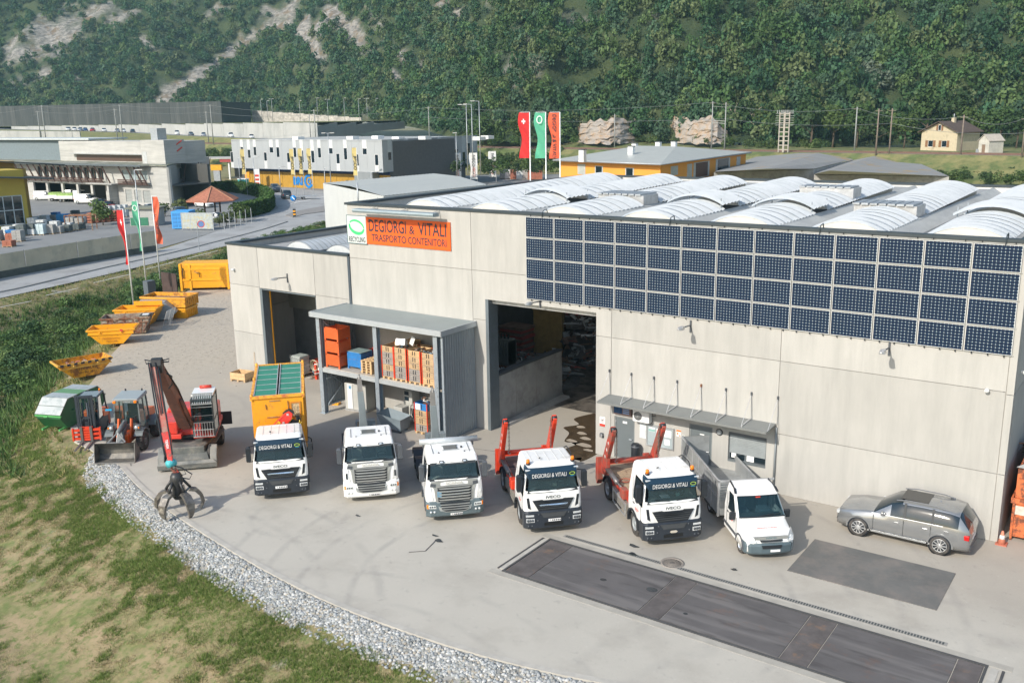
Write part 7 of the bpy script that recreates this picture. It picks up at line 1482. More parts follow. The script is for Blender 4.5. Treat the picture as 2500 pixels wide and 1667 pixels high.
def scatter(name,pts,base,smin,smax,m,tints,kind='stuff',flat=.7,tilt=.6,seed=0,label=None,cat=None,zoff=0):
 """copies of one small base mesh (verts, faces) joined into one mesh"""
 R=np.random.RandomState(seed);bv,bf=base;bv=np.array(bv,np.float32);bf=np.array(bf);n=len(pts);k=len(bv)
 s=R.uniform(smin,smax,(n,1,1));a=R.uniform(0,6.283,n);ca,sa=np.cos(a),np.sin(a)
 Rz=np.zeros((n,3,3),np.float32);Rz[:,0,0]=ca;Rz[:,0,1]=-sa;Rz[:,1,0]=sa;Rz[:,1,1]=ca;Rz[:,2,2]=1
 b=R.uniform(-tilt,tilt,n);cb_,sb=np.cos(b),np.sin(b);Rx=np.zeros((n,3,3),np.float32);Rx[:,0,0]=1;Rx[:,1,1]=cb_;Rx[:,1,2]=-sb;Rx[:,2,1]=sb;Rx[:,2,2]=cb_
 sc=np.ones((n,1,3));sc[:,0,0]=R.uniform(.7,1.3,n);sc[:,0,2]=flat*R.uniform(.7,1.2,n)
 V=(bv[None]*sc*s)@np.transpose(Rz@Rx,(0,2,1));V=V+np.asarray(pts)[:,None,:];V[...,2]+=zoff
 idx=(bf[None]+(np.arange(n)*k)[:,None,None]).reshape(-1);tints=np.array(tints,np.float32);c=tints[R.randint(0,len(tints),n)]*R.uniform(.82,1.15,(n,1));cols=np.repeat(c,k,0)
 o=fast_mesh(name,V.reshape(-1,3),bf.shape[1],idx,m,cols);o['kind']=kind
 if label:o['label']=label;o['category']=cat
 return o
t_=(1+5**.5)/2;ICO=[(-1,t_,0),(1,t_,0),(-1,-t_,0),(1,-t_,0),(0,-1,t_),(0,1,t_),(0,-1,-t_),(0,1,-t_),(t_,0,-1),(t_,0,1),(-t_,0,-1),(-t_,0,1)]
ICO=[tuple(c/1.9 for c in v) for v in ICO];ICOF=[(0,11,5),(0,5,1),(0,1,7),(0,7,10),(0,10,11),(1,5,9),(5,11,4),(11,10,2),(10,7,6),(7,1,8),(3,9,4),(3,4,2),(3,2,6),(3,6,8),(3,8,9),(4,9,5),(2,4,11),(6,2,10),(8,6,7),(9,8,1)]
STM=mat('gravel_stone',(1,1,1),.85,0,.12,9,tint=True,worldc=True)
def along(pts,a,b,n,seed,zf=None):
 R=random.Random(seed);out=[];seg=[(Vector((p[0],p[1],0)),Vector((q[0],q[1],0))) for p,q in zip(pts,pts[1:])];ls=[(q-p).length for p,q in seg]
 for _ in range(n):
  i=R.choices(range(len(seg)),ls)[0];p,q=seg[i];d=(q-p).normalized();nn=Vector((d.y,-d.x,0));o=p.lerp(q,R.random())+nn*R.uniform(a,b);out.append((o.x,o.y,0))
 return out
GS_=smooth([(-15.6,-12.0),(-14.2,-13.2)]+KERB[:9],5);
ps=along(GS_,.14,1.05,10500,3)+along(GS_,1.0,1.45,1400,5)+along([(-16.8,-11.6),(-14.9,-13.6),(-13.2,-14.4)],-.7,.9,1500,4)
def onground(ps,dz=0):
 a=np.array(ps);z=hground(a[:,:2]);a[:,2]=np.maximum(z,-.5)+dz;return a
ST_T=[(.33,.35,.36),(.42,.43,.43),(.27,.29,.30),(.20,.21,.21),(.36,.33,.28),(.50,.50,.49),(.30,.31,.30)]
scatter('gravel_strip',onground(ps,.02),(ICO,ICOF),.028,.08,STM,ST_T,seed=2)
bed=mat('gravel_bed',(.27,.27,.26),.95,0,.25,6,worldc=True)
R_=[]
for i,p in enumerate(GS_):
 d=(GS_[min(i+1,len(GS_)-1)]-GS_[max(i-1,0)]).normalized();nn=Vector((d.y,-d.x,0));R_.append([(p.x+nn.x*.1,p.y+nn.y*.1,-.03),(p.x+nn.x*.5,p.y+nn.y*.5,-.10),(p.x+nn.x*1.4,p.y+nn.y*1.4,-.40),(p.x+nn.x*1.5,p.y+nn.y*1.5,-.9)])
m=MB();m.loft(R_,close=False,caps=False);m.ob('gravel_bed',bed)['kind']='structure'
R=np.random.RandomState(8);pp=np.stack([R.uniform(-46,-15,5000),R.uniform(-12,22,5000),np.zeros(5000)],1);pp=pp[(pdist(pp[:,:2],YARD)<-.2)&(pp[:,0]*-1+.35*pp[:,1]>18+R.uniform(0,10,len(pp)))]
pp=pp[~((pp[:,0]>-22.5)&(pp[:,1]>-.3))]
scatter('yard_pebble',pp,(ICO,ICOF),.015,.05,STM,[(.36,.34,.30),(.25,.23,.2),(.45,.43,.39)],seed=5)
GRM=leafmat('grass_blade',(1,1,1))
BL=[(-.012,0,0),(.012,0,0),(.05,.03,.16),(.03,-.02,0),(.05,0,0),(-.05,-.06,.13),(-.03,.03,0),(-.01,.04,0),(-.02,.12,.15),(.0,-.04,0),(.02,-.04,0),(.03,-.15,.12)];BLF=[(0,1,2),(3,4,5),(6,7,8),(9,10,11)]
def proj(P):
 P=np.asarray(P,float)-np.array(CAMP);z=P@np.array(AF);return np.stack([(1250+F_*(P@np.array(AR))/z)/S_,(833.5-F_*(P@np.array(AU))/z)/S_],1),z
R=np.random.RandomState(11);n=520000;q=np.stack([R.uniform(-30,26,n),R.uniform(-27,-9,n)],1);d=pdist(q,YARD)
m1=(d>1.0+.5*R.uniform(0,1,n))
xy,z=proj(np.column_stack([q,hground(q)]));kk=m1&(z>3)&(xy[:,0]>-260)&(xy[:,0]<2600)&(xy[:,1]>600)&(xy[:,1]<1830);q,d=q[kk],d[kk];n=len(q)
cl=np.array([mn.noise(Vector((a[0]*1.6,a[1]*1.6,2.2)))+.5*mn.noise(Vector((a[0]*.45,a[1]*.45,7))) for a in q])-.38*np.exp(-((d-5.6)/2.0)**2)+.30*np.exp(-((d-2.2)/1.0)**2)-.2*np.exp(-((d-11.5)/1.2)**2)
keep=cl>-.34+R.uniform(-.35,.2,n);q=q[keep];cl=cl[keep];d=d[keep]
def hz3(q):return np.column_stack([q,hground(q)])
P3=hz3(q);xy,z=proj(P3);k=(z>3)&(xy[:,0]>-260)&(xy[:,0]<2600)&(xy[:,1]>600)&(xy[:,1]<1830);P3=P3[k];cl=cl[k];d=d[k]
fresh=cl>.0+R.uniform(-.1,.1,len(cl))
scatter('grass',P3[fresh],(BL,BLF),.45,1.0,GRM,[(.17,.26,.06),(.22,.30,.08),(.14,.22,.05),(.30,.33,.12)],seed=1,flat=1,tilt=.3)
scatter('dry_grass',P3[~fresh],(BL,BLF),.35,.8,GRM,[(.46,.38,.22),(.50,.42,.26),(.32,.32,.14)],seed=2,flat=.8,tilt=.5)
n=120000;q=np.stack([R.uniform(-110,-16,n),R.uniform(-26,76,n)],1);d=pdist(q,YARD);dr=pdist(q,ROAD);P3=hz3(q);xy,z=proj(P3)
k=(d>.5)&(dr>.4)&(z>3)&(xy[:,0]>-250)&(xy[:,0]<560)&(xy[:,1]>480)&(xy[:,1]<1100)&(pdist(q,[(p.x,p.y) for p in RN],False)<pdist(q,[(p.x,p.y) for p in RF],False));P3,d,dr=P3[k],d[k],dr[k]
tall=(d>2.8)&(dr>3);
BW=[(a*2.2,b*2.2,c*1.9) for a,b,c in BL];scatter('meadow_grass',P3[~tall],(BW,BLF),.6,1.3,GRM,[(.15,.23,.06),(.30,.29,.11),(.42,.36,.17),(.20,.25,.07)],seed=3,flat=1,tilt=.4)
BX=[(a*3,b*3,c*3.0) for a,b,c in BL];scatter('weeds',P3[tall],(BX,BLF),.7,1.6,GRM,[(.09,.17,.05),(.11,.20,.055),(.15,.23,.07),(.07,.13,.045)],seed=4,flat=1,tilt=.6)
RAIL=[G(-300,313,10.4),G(0,321,9.3),G(200,324,8.5),G(433,329,7.2),G(540,331,6.8),Vector((-185,197,6.2)),Vector((-111,202.6,5.5)),Vector((-59,198,5.5)),Vector((-4,191,5.5)),Vector((60,183,5.5)),Vector((240,160,5.5))]
def strip(name,A,B,m,kind='structure',n=5,noise=0.0):
 A,B=smooth(A,5),smooth(B,5);R=[]
 for a,b in zip(A,B):
  r=[]
  for j in range(n+1):
   p=a.lerp(b,j/n)
   if 0<j<n and noise:p=p+Vector((0,0,noise*mn.noise(p*.3)))
   r.append(p)
  R.append(r)
 mb=MB();mb.sm=True;mb.loft(R,close=False,caps=False);o=mb.ob(name,m,fix=False)
 if sum(p.normal.z for p in o.data.polygons)<0:o.data.flip_normals()
 if kind:o['kind']=kind
 return o
def off(P_,d,dz=0):
 out=[]
 for i,p in enumerate(P_):
  t=(P_[min(i+1,len(P_)-1)]-P_[max(i-1,0)]);t.z=0;t.normalize();out.append(p+Vector((-t.y,t.x,0))*d+Vector((0,0,dz)))
 return out
BANKG=mat('bank_grass',(.085,.115,.035),.95,0,.3,.4,second=(.22,.20,.08),thr=.52,sc2=.25,soft=.1,worldc=True);DRYG=mat('dry_bank_grass',(.20,.19,.07),.95,0,.2,.3,second=(.12,.15,.04),thr=.55,sc2=.4,worldc=True)
BAL=mat('railway_ballast',(.20,.17,.15),.95,0,.25,3,worldc=True)
strip('railway_bank',[Vector((p.x,p.y,0)) for p in off(RAIL,-17)],off(RAIL,-4.2),BANKG,noise=.5)
strip('ballast_bed',off(RAIL,-4.2),off(RAIL,4.2,.02),BAL)
RS=mat('rail_steel',(.17,.10,.075),.6,.4,.2);tr=thing('railway_track','pair of rusty railway tracks running along the foot of the wooded hill','railway',(0,0,0))
for d in (-2.8,-1.3,1.3,2.8):
 m=MB();P_=smooth(off(RAIL,d,.05),4)
 for s in (0,):m.loft([[p+Vector((-.05,-.05,0)),p+Vector((.05,.05,0)),p+Vector((.05,.05,.18)),p+Vector((-.05,-.05,.18))] for p in P_])
 m.ob('rail',RS,tr)
CR=[Pd(-300,288,440),Pd(0,297.5,418),Pd(160,301,402),Pd(300,305.5,386),Pd(410,311.5,372),Pd(545,317.5,352),Pd(640,322,338),Pd(720,325,328)]
CRf=[p+Vector((-.62,.78,0))*11 for p in CR]
RWn=[RAIL[0]+Vector((-2,4,.1)),RAIL[1]+Vector((-2,4,.1)),RAIL[2]+Vector((-2,4,.1)),RAIL[2].lerp(RAIL[3],.5)+Vector((-2,4,.1)),RAIL[3]+Vector((-2,4,.1)),RAIL[4]+Vector((-2,4,.1)),RAIL[4]+Vector((8,6,-.2)),RAIL[4]+Vector((16,8,-.4))]
strip('dry_grass_bank',RWn,CR,DRYG,noise=.3);strip('terrace_road',CR,CRf,AS2)
WW=mat('white_retaining_wall',(.40,.405,.39),.85,0,.06,.2,second=(.30,.31,.30),thr=.56,sc2=.25,streak=(1,1,.3),soft=.1,worldc=True)
def wallstrip(name,pts,h,th,m,parent,seg=8):
 P_=[Vector(p) for p in pts]
 for a,b in zip(P_,P_[1:]):
  L=(b-a).length;k=max(1,int(L/seg));d=(b-a).normalized();nn=Vector((-d.y,d.x,0))*th
  for i in range(k):
   p,q=a.lerp(b,i/k)+d*.03,a.lerp(b,(i+1)/k)-d*.03;hh=h if not callable(h) else h((p+q)/2)
   m_=MB();m_.loft([[p-Vector((0,0,1)),p+nn-Vector((0,0,1)),p+nn+Vector((0,0,hh)),p+Vector((0,0,hh))],[q-Vector((0,0,1)),q+nn-Vector((0,0,1)),q+nn+Vector((0,0,hh)),q+Vector((0,0,hh))]]);m_.ob(name,m,parent)
rw=thing('retaining_wall','long pale concrete retaining wall behind the row of parked cars on the hillside terrace','wall',(0,0,0))
wallstrip('wall_panel',CRf[1:],lambda p:max(1.2,14.0-p.z),.4,WW,rw,10)
wallstrip('wall_panel',[CRf[-1],Pd(860,296,372),Pd(930,290,392)],lambda p:13.2-p.z,.4,mat('shaded_ramp_wall',(.30,.32,.33),.8,0,.08,.3,worldc=True),rw,12)  # same wall in a darker colour: shade of the turned face painted in
lw=thing('retaining_wall','shorter pale concrete wall beside the railway at the far left','wall',(0,0,0));wallstrip('wall_panel',[RAIL[0]+Vector((-2,4.4,0)),RAIL[1]+Vector((-2,4.4,0)),RAIL[1].lerp(RAIL[2],.84)+Vector((-2,4.4,0))],3.3,.4,WW,lw,12)
PLAT=[p+Vector((0,0,14-p.z)) for p in CRf];HB=[Pd(-350,280,590),Pd(0,283,590),Pd(180,281,585),Pd(330,279,580),Pd(460,277,570),Pd(600,276,545),Pd(760,275,470),Pd(930,277,405)]
HB=[Vector((p.x,p.y,14)) for p in HB];strip('upper_terrace',PLAT,HB,BANKG)
dbm=mat('dark_clad_wall',(.048,.055,.056),.8,0,.12,.25,second=(.095,.10,.10),thr=.56,sc2=.5,streak=(1,1,.05),soft=.08,worldc=True);db=thing('industrial_hall','very long dark grey industrial hall at the foot of the hill','industrial hall',(0,0,0))
DBp=[Pd(-400,290,500),Pd(0,290,478),Pd(240,287,462),Pd(511,285,446)];DBp=[Vector((p.x,p.y,13.2)) for p in DBp];e=Pd(578,285,474);DBr=[DBp[-1],Vector((e.x,e.y,13.2))]
def topz(p,y):
 lo,hi=-10,80
 for _ in range(40):
  mid=(lo+hi)/2
  if proj([(p.x,p.y,mid)])[0][0][1]>y:lo=mid
  else :hi=mid
 return lo
zt=[topz(DBp[1],243),topz(DBp[3],234.5)]
wallstrip('wall_panel',DBp,lambda p:(zt[0]+zt[1])/2-13.2,1,dbm,db,9);wallstrip('wall_panel',DBr,zt[1]-13.2,1,mat('dark_gable_wall',(.055,.065,.068),.8,0,.1,.3,worldc=True),db,9)
rf=MB();b0=DBp+[DBr[1]];bk=[p+Vector((-35,50,0)) for p in b0];zr=(zt[0]+zt[1])/2-.3
for i in range(len(b0)-1):rf.quad(*[(q.x,q.y,zr) for q in (b0[i],b0[i+1],bk[i+1],bk[i])])
rf.ob('roof',mat('far_roof',(.30,.31,.31),.8),db)
swm=mat('pale_stone_wall',(.45,.42,.38),.9,0,.2,.6,second=(.30,.28,.25),thr=.52,sc2=.8,worldc=True,bump=.5,bscale=2)
sw=thing('stone_wall','pale rubble stone wall on the slope right of the long dark hall','wall',(0,0,0));wallstrip('wall_block',[Pd(580,283,476),Pd(700,283,455),Pd(830,283,430)],lambda p:6.2-4.2*max(0,min(1,(p-Pd(580,283,476)).length/85)),.8,swm,sw,7)
FOOT=[Vector(p) for p in HB[:-1]]+[Pd(930,290,392),Pd(1050,318,305),G(1240,328,7.2),G(1340,323,7.5),G(1500,323,7.5),G(1650,324,7.4),Vector((-66,220,5.8)),Vector((-38,238,5.6)),Vector((2,236,5.6)),Vector((60,205,5.6)),Vector((160,182,5.6)),Vector((330,155,5.6))]
strip('foot_meadow',off(RAIL,4.2)[5:],[Pd(1050,318,305),G(1340,323,7.5)+Vector((0,1,0)),Vector((-62,222,5.8)),Vector((-4,237,5.7)),Vector((60,207,5.7)),Vector((240,172,5.7))],BANKG)
FS=smooth(FOOT,26)
FS2=[FS[0]]
for p in FS[1:]:
 if(p-FS2[-1]).length>3.0:FS2.append(p)
FS=FS2;NV=62;vv=np.concatenate([[0],np.cumsum(np.linspace(2.2,7.5,NV-1))])
HV=np.zeros((len(FS),NV,3));cam2=Vector((CAMP[0],CAMP[1],0))
for i,p in enumerate(FS):
 d=Vector((p.x,p.y,0))-cam2;d.normalize();t=FS[min(i+1,len(FS)-1)]-FS[max(i-1,0)];nn=Vector((-t.y,t.x,0)).normalized()
 if nn.dot(d)<0:nn=-nn
 d=(d*.8+nn*.2).normalized()
 for j,v in enumerate(vv):
  x,y=p.x+d.x*v,p.y+d.y*v;q=Vector((x*.012,y*.012,.5));w_=min(1,v/35)
  z=p.z+v*.66+w_*(16*mn.fractal(q,1.0,2.0,4)+5*mn.noise(Vector((x*.05,y*.05,3))))+min(1,v/8)*1.6*mn.noise(Vector((x*.16,y*.16,9)))
  HV[i,j]=(x,y,z)
XYp,_=proj(HV.reshape(-1,3));XYp=XYp.reshape(len(FS),NV,2)
def seg_mask(px,a,b,w):
 a,b=np.array(a,float),np.array(b,float);ab=b-a;t=np.clip(((px-a)@ab)/(ab@ab),0,1);d=np.linalg.norm(px-(a+t[...,None]*ab),axis=-1);return np.clip(1.3-d/w,0,1)
rock=np.zeros((len(FS),NV));nzr=np.array([mn.fractal(Vector((p[0]*.07,p[1]*.07,p[2]*.07)),1,2,4) for p in HV.reshape(-1,3)]).reshape(rock.shape);nzf=np.array([mn.noise(Vector((p[0]*.35,p[1]*.35,4))) for p in HV.reshape(-1,3)]).reshape(rock.shape)
for a,b,w,s in (((365,235),(470,165),17,1.3),((470,165),(590,75),11,1.1),((590,75),(690,-10),9,.9),((30,120),(200,70),38,.75),((90,60),(240,20),30,.7),((30,200),(120,160),25,.5),((250,40),(300,30),22,.7),((430,60),(520,20),16,.5),((610,40),(720,60),32,.75),((700,90),(740,140),24,.8),((760,30),(840,110),30,.85),((840,20),(870,60),18,.6),((1000,10),(1060,40),25,.6),((900,110),(960,150),22,.55),((1150,110),(1230,170),20,.5),((1250,40),(1380,30),26,.55),((1420,10),(1500,30),18,.5),((1130,150),(1200,200),18,.5),((900,170),(930,200),14,.5),((1180,60),(1240,90),14,.5),((640,120),(680,150),14,.4),((1500,120),(1540,150),12,.35),((1650,90),(1690,120),10,.3),((150,140),(190,200),16,.5),((320,90),(360,120),13,.45)):
 rock=np.maximum(rock,seg_mask(XYp,a,b,w)*s)
rockm=np.clip((rock+nzr*.55-.30)*2.4,0,1)
HV[...,2]+=rockm*(1.8*nzf+1.2*nzr);HV[...,1]-=rockm*2.2*nzf
ii=np.arange(len(FS)*NV).reshape(len(FS),NV);idx=np.stack([ii[:-1,:-1],ii[1:,:-1],ii[1:,1:],ii[:-1,1:]],-1).reshape(-1)
hm=bpy.data.materials.new('hillside');hm.use_nodes=True;n=hm.node_tree.nodes;l=hm.node_tree.links;b=n['Principled BSDF'];b.inputs['Roughness'].default_value=.95
at_=n.new('ShaderNodeAttribute');at_.attribute_name='tint';g=n.new('ShaderNodeNewGeometry')
def nz_(s,st=None):
 t=n.new('ShaderNodeTexNoise');t.inputs['Scale'].default_value=s;t.inputs['Detail'].default_value=8;t.inputs['Roughness'].default_value=.7
 if st:mp=n.new('ShaderNodeMapping');mp.inputs['Scale'].default_value=st;l.new(g.outputs[0],mp.inputs[0]);l.new(mp.outputs[0],t.inputs['Vector'])
 else :l.new(g.outputs[0],t.inputs['Vector'])
 return t.outputs[0]
def rm(s,a,c):
 r=n.new('ShaderNodeMapRange');r.inputs[1].default_value=a;r.inputs[2].default_value=c;l.new(s,r.inputs[0]);return r.outputs[0]
def mxc(f,A,B):
 x=n.new('ShaderNodeMix');x.data_type='RGBA';l.new(f,x.inputs[0])
 for k,v in (('A',A),('B',B)):
  if isinstance(v,tuple):x.inputs[k].default_value=(*v,1)
  else :l.new(v,x.inputs[k])
 return x.outputs['Result']
veg=mxc(rm(nz_(.06),.42,.6),(.02,.04,.014),(.055,.075,.025));rk=mxc(rm(nz_(.25,(1,1,2.5)),.40,.60),(.11,.105,.10),(.33,.31,.28));rk=mxc(rm(nz_(.12),.52,.62),rk,(.16,.12,.08))
l.new(mxc(at_.outputs['Fac'],veg,rk),b.inputs['Base Color']);bp=n.new('ShaderNodeBump');bp.inputs['Strength'].default_value=1;bp.inputs['Distance'].default_value=1.0;l.new(nz_(.5),bp.inputs['Height']);l.new(bp.outputs[0],b.inputs['Normal'])
ho=fast_mesh('hill',HV.reshape(-1,3),4,idx,hm,np.repeat(rockm.reshape(-1,1),3,1),smooth=True);ho['kind']='structure'
if sum(p.normal.z for p in list(ho.data.polygons)[:400])<0:ho.data.flip_normals()
def crown(seed,nl,nq,qs=.13,squash=1.0):
 R=np.random.RandomState(seed);V=[]
 ctr=[]
 for i in range(nl):
  a=R.uniform(0,6.283);r=math.sqrt(R.uniform(0,1))*.62;z=R.uniform(-.35,.75);ctr.append((r*math.cos(a)*(1-.35*max(z,0)),r*math.sin(a)*(1-.35*max(z,0)),z*squash,R.uniform(.30,.52)))
 ctr.append((0,0,.1,.6));w=np.array([c[3]**2 for c in ctr]);w/=w.sum()
 for k in range(nq):
  c=ctr[R.choice(len(ctr),p=w)];d=R.normal(size=3);d/=np.linalg.norm(d)
  if d[2]<-.25:d[2]=-d[2]
  p=np.array(c[:3])+d*c[3]*R.uniform(.82,1.08);nrm=d+R.normal(size=3)*.55;nrm/=np.linalg.norm(nrm)
  u=np.cross(nrm,R.normal(size=3));u/=np.linalg.norm(u);v=np.cross(nrm,u);s=qs*R.uniform(.6,1.4)
  V+=[p-u*s,p-v*s*.7,p+u*s*.9+nrm*s*.25,p+v*s*.7]
 return np.array(V,np.float32),np.arange(nq*4).reshape(-1,4)
def plant(templates,pts,R_,H_,tints,seed):
 """pts: centres (n,3); returns joined arrays"""
 R=np.random.RandomState(seed);VV,CC=[],[]
 which=R.randint(0,len(templates),len(pts));tn=np.array(tints)
 for k,(bv,bf) in enumerate(templates):
  s=which==k;n=s.sum()
  if not n:continue
  a=R.uniform(0,6.283,n);ca,sa=np.cos(a),np.sin(a);x=bv[None,:,0]*ca[:,None]-bv[None,:,1]*sa[:,None];y=bv[None,:,0]*sa[:,None]+bv[None,:,1]*ca[:,None];z=np.repeat(bv[None,:,2],n,0)
  r=R_[s][:,None];h=H_[s][:,None];V=np.stack([x*r,y*r,z*h],-1)+pts[s][:,None,:];VV.append(V.reshape(-1,3))
  c=tn[R.randint(0,len(tn),n)]*R.uniform(.75,1.25,(n,1));jit=R.uniform(.8,1.2,(n,len(bv)//4,1));c=(c[:,None,:]*jit);CC.append(np.repeat(c,4,1).reshape(-1,3))
 return np.concatenate(VV),np.concatenate(CC)
LEAF=leafmat('tree_foliage',(1,1,1));BARK=mat('bark',(.10,.075,.055),.9,0,.3,3)
FT_=[(.055,.125,.045),(.04,.10,.042),(.075,.145,.046),(.05,.12,.058),(.105,.165,.055),(.07,.13,.07),(.13,.17,.07)]
TP_=[crown(i,9,210,.125) for i in range(6)];TPs=[crown(20+i,7,110,.16) for i in range(5)];TPw=[crown(40+i,8,260,.10) for i in range(4)]
R=np.random.RandomState(5);N=16000;si=R.uniform(0,len(FS)-1.001,N);vj=R.uniform(.2,40,N)
i0=si.astype(int);j0=np.minimum(vj.astype(int),NV-2);fi,fj=si-i0,vj-j0
def bil(A):return A[i0,j0]*(1-fi)*(1-fj)+A[i0+1,j0]*fi*(1-fj)+A[i0,j0+1]*(1-fi)*fj+A[i0+1,j0+1]*fi*fj
FP=np.stack([bil(HV[...,k]) for k in range(3)],1);RK=bil(rockm);xy,z=proj(FP)
dens=np.array([mn.noise(Vector((p[0]*.03,p[1]*.03,8))) for p in FP])
keep=(R.uniform(0,1,N)<(1-RK*1.25))&(z>0)&(xy[:,0]>-230)&(xy[:,0]<2600)&(xy[:,1]>-60)
FP,z,RKk=FP[keep],z[keep],RK[keep]
cell={};sel=[]
for i in R.permutation(len(FP)):
 key=(int(FP[i,0]//4.0),int(FP[i,1]//4.0))
 if cell.get(key,0)<1:cell[key]=cell.get(key,0)+1;sel.append(i)
FP,z,RKk=FP[sel],z[sel],RKk[sel];nT=len(FP);rad_=R.uniform(2.3,4.5,nT)*(1-.35*RKk)*np.where(FP[:,0]>-140,1.12,.95);hh_=rad_*R.uniform(1.0,1.45,nT);FP[:,2]+=hh_*.30+R.uniform(0,1.5,nT)
near=z<330
V1,C1=plant(TP_,FP[near],rad_[near],hh_[near],FT_,1);V2,C2=plant(TPs,FP[~near],rad_[~near],hh_[~near],FT_,2)
V_,C_=np.concatenate([V1,V2]),np.concatenate([C1,C2]);print('forest trees',nT,'quads',len(V_)//4)
fo=fast_mesh('forest',V_,4,np.arange(len(V_)),LEAF,C_);fo['kind']='stuff';fo['label']='dense mixed wood covering the steep hillside';fo['category']='forest'
qm=mat('quarry_rock',(.34,.31,.28),.9,0,.18,.35,second=(.34,.22,.12),thr=.56,sc2=.35,soft=.1,worldc=True,bump=1.0,bscale=1.2);R__=[]
for i in range(46):
 t=i/45;x=1325+t*345;base=G(x,325+2*math.sin(t*9),7.3);d=(Vector((base.x,base.y,0))-cam2).normalized();r=[]
 prof=7.6*(.92+.08*math.sin(t*31)+.25*mn.noise(Vector((t*23,0,0))))*(1-.40*math.exp(-((t-.56)/.05)**2))*min(1,.6+t*4,.5+(1-t)*5)
 for j in range(15):
  f=j/14;o_=1.6*mn.fractal(Vector((t*22,f*6,3)),1,2,4);p=base+d*(f*4.0+o_-.6);r.append((p.x,p.y,6.8+prof*f+.4*o_))
 R__.append(r)
m=MB();m.loft(R__,close=False,caps=False);q=m.ob('rock_face',qm,fix=False);q['kind']='structure'
def tree(label,x,y,z,r,h,tints,cat='tree',name='tree',seed=0,nq=900,qs=.085,trunk=True,group=None,cz=.62,bare=False):
 t=thing(name,label,cat,(x,y,z),0,group);R=np.random.RandomState(seed+100)
 m=MB();top=Vector((0,0,h*.85));m.tube([(0,0,-.3),(r*.03,0,h*.3),(0,r*.04,h*.6),top],[h*.030,h*.024,h*.016,h*.006],7)
 for k in range(5 if not bare else 12):a=k*1.9+seed;z0=h*(.3+.09*k if not bare else .25+.05*k);m.tube([(0,0,z0),(math.cos(a)*r*.35,math.sin(a)*r*.35,z0+h*.12),(math.cos(a)*r*.7,math.sin(a)*r*.7,z0+h*.2)],[h*.012,h*.008,h*.004],5)
 m.ob('trunk',BARK if not bare else mat('dead_wood',(.36,.31,.25),.9),t)
 if not bare:
  bv,bf=crown(seed,12,nq,qs);V=bv*np.array([r,r,h*(1-cz)*1.25])+np.array([0,0,h*cz]);c=np.array(tints[seed%len(tints)])*R.uniform(.9,1.1);cols=np.repeat(c[None]*R.uniform(.75,1.25,(nq,1)),4,0);o=fast_mesh('crown',V,4,bf.reshape(-1),LEAF,cols);o.parent=t
 return t
TT=[(.06,.11,.03),(.045,.085,.028),(.085,.13,.035),(.05,.095,.04)]
kinds=['broad dark green tree','bushy mid green tree','light green loose tree','small round green tree']
spots=[(1095,342,5,9,'at the foot of the hill right behind the grey shop building'),(1140,338,4.5,8,'left of the red flag at the hill foot'),(1185,345,5,8.5,'just left of the red flag beside the railway'),(1330,330,3,5,'at the left end of the pale quarry face'),(1375,332,2.2,3.2,'in front of the left part of the quarry face'),(1440,333,2.4,3.6,'in front of the middle of the quarry face'),(1480,333,2.4,4,'right of the middle of the quarry face'),(1530,333,3.2,5.0,'in the gap of the quarry face'),(1590,334,2.3,3.4,'in front of the right part of the quarry face'),(1640,336,3,5,'beside the right end of the quarry face'),(1690,338,5.2,12,'right of the double power poles'),(1740,338,5,11,'between the double power poles and the lattice pylons'),(1780,340,4.2,9,'just left of the lattice pylons'),(1855,340,5.5,12,'right of the lattice pylons'),(1905,341,5,10,'second right of the lattice pylons'),(1960,341,5.2,10,'left of the twin wooden poles'),(2005,342,4.5,8,'directly behind the twin wooden poles'),(2070,342,4.5,7.5,'immediately left of the beige house'),(2120,338,6,13,'rising behind the left side of the beige house'),(2180,338,6,12,'rising behind the roof of the beige house'),(2225,339,5,9.5,'between the beige house and the small pale hut'),(2290,341,5,9,'right behind the small pale hut'),(2330,342,5,8.5,'at the right edge beside the railway')]
for i,(px,py,r,h,w_) in enumerate(spots):
 b=G(px,py,5.6);kd=i%3 if r>2.5 else 3
 tree('%s %s'%(kinds[kd],w_),b.x,b.y+(2.5 if px>1660 or px<1300 else -1),5.6 if px>1660 or px<1300 else 6.6,r,h,[TT[kd]],seed=i*7+1,nq=900 if r>3 else 450,group='trees along the foot of the wooded hill')
for i,(px,py,h,w_) in enumerate(((1590+90,338,12,'left one of the two bare pale trees'),(1625+100,338,11,'right one of the two bare pale trees'))):b=G(px,py,5.6);tree('%s near the lattice pylons'%w_,b.x,b.y+1,5.6,3.2,h,TT,seed=60+i,bare=True,group='bare pale trees')
for i,(px,py,r,h,c_) in enumerate(((2020,330,7,15,(.16,.20,.14)),(1935,330,6,12,(.14,.18,.12)))):b=G(px,py,6);tree('silvery pale green %s tree above the railway left of the beige house'%('large' if i==0 else 'smaller'),b.x-8,b.y+16,11,r,h,[c_],seed=70+i,nq=1400,qs=.07)
R=np.random.RandomState(9);pts=[];rr2=[]
for k in range(420):
 i=R.randint(0,len(FS)-1);p=FS[i]
 if p.x>-150 and p.x<200 and not-45<p.x<5:pts.append((p.x+R.uniform(-2,2),p.y+R.uniform(-11,1),p.z+.2));rr2.append(R.uniform(1.0,2.6))
for k in range(230):
 px=R.uniform(2080,2420);y=R.uniform(366,408);b=G(px,y,2.2);pts.append((b.x,b.y,1.2+R.uniform(0,1)));rr2.append(R.uniform(.8,1.8))
for k in range(150):
 px=R.uniform(400,545);y=R.uniform(338,362);b=G(px,y,3.5);pts.append((b.x,b.y,3+R.uniform(0,1.5)));rr2.append(R.uniform(1.0,2.4))
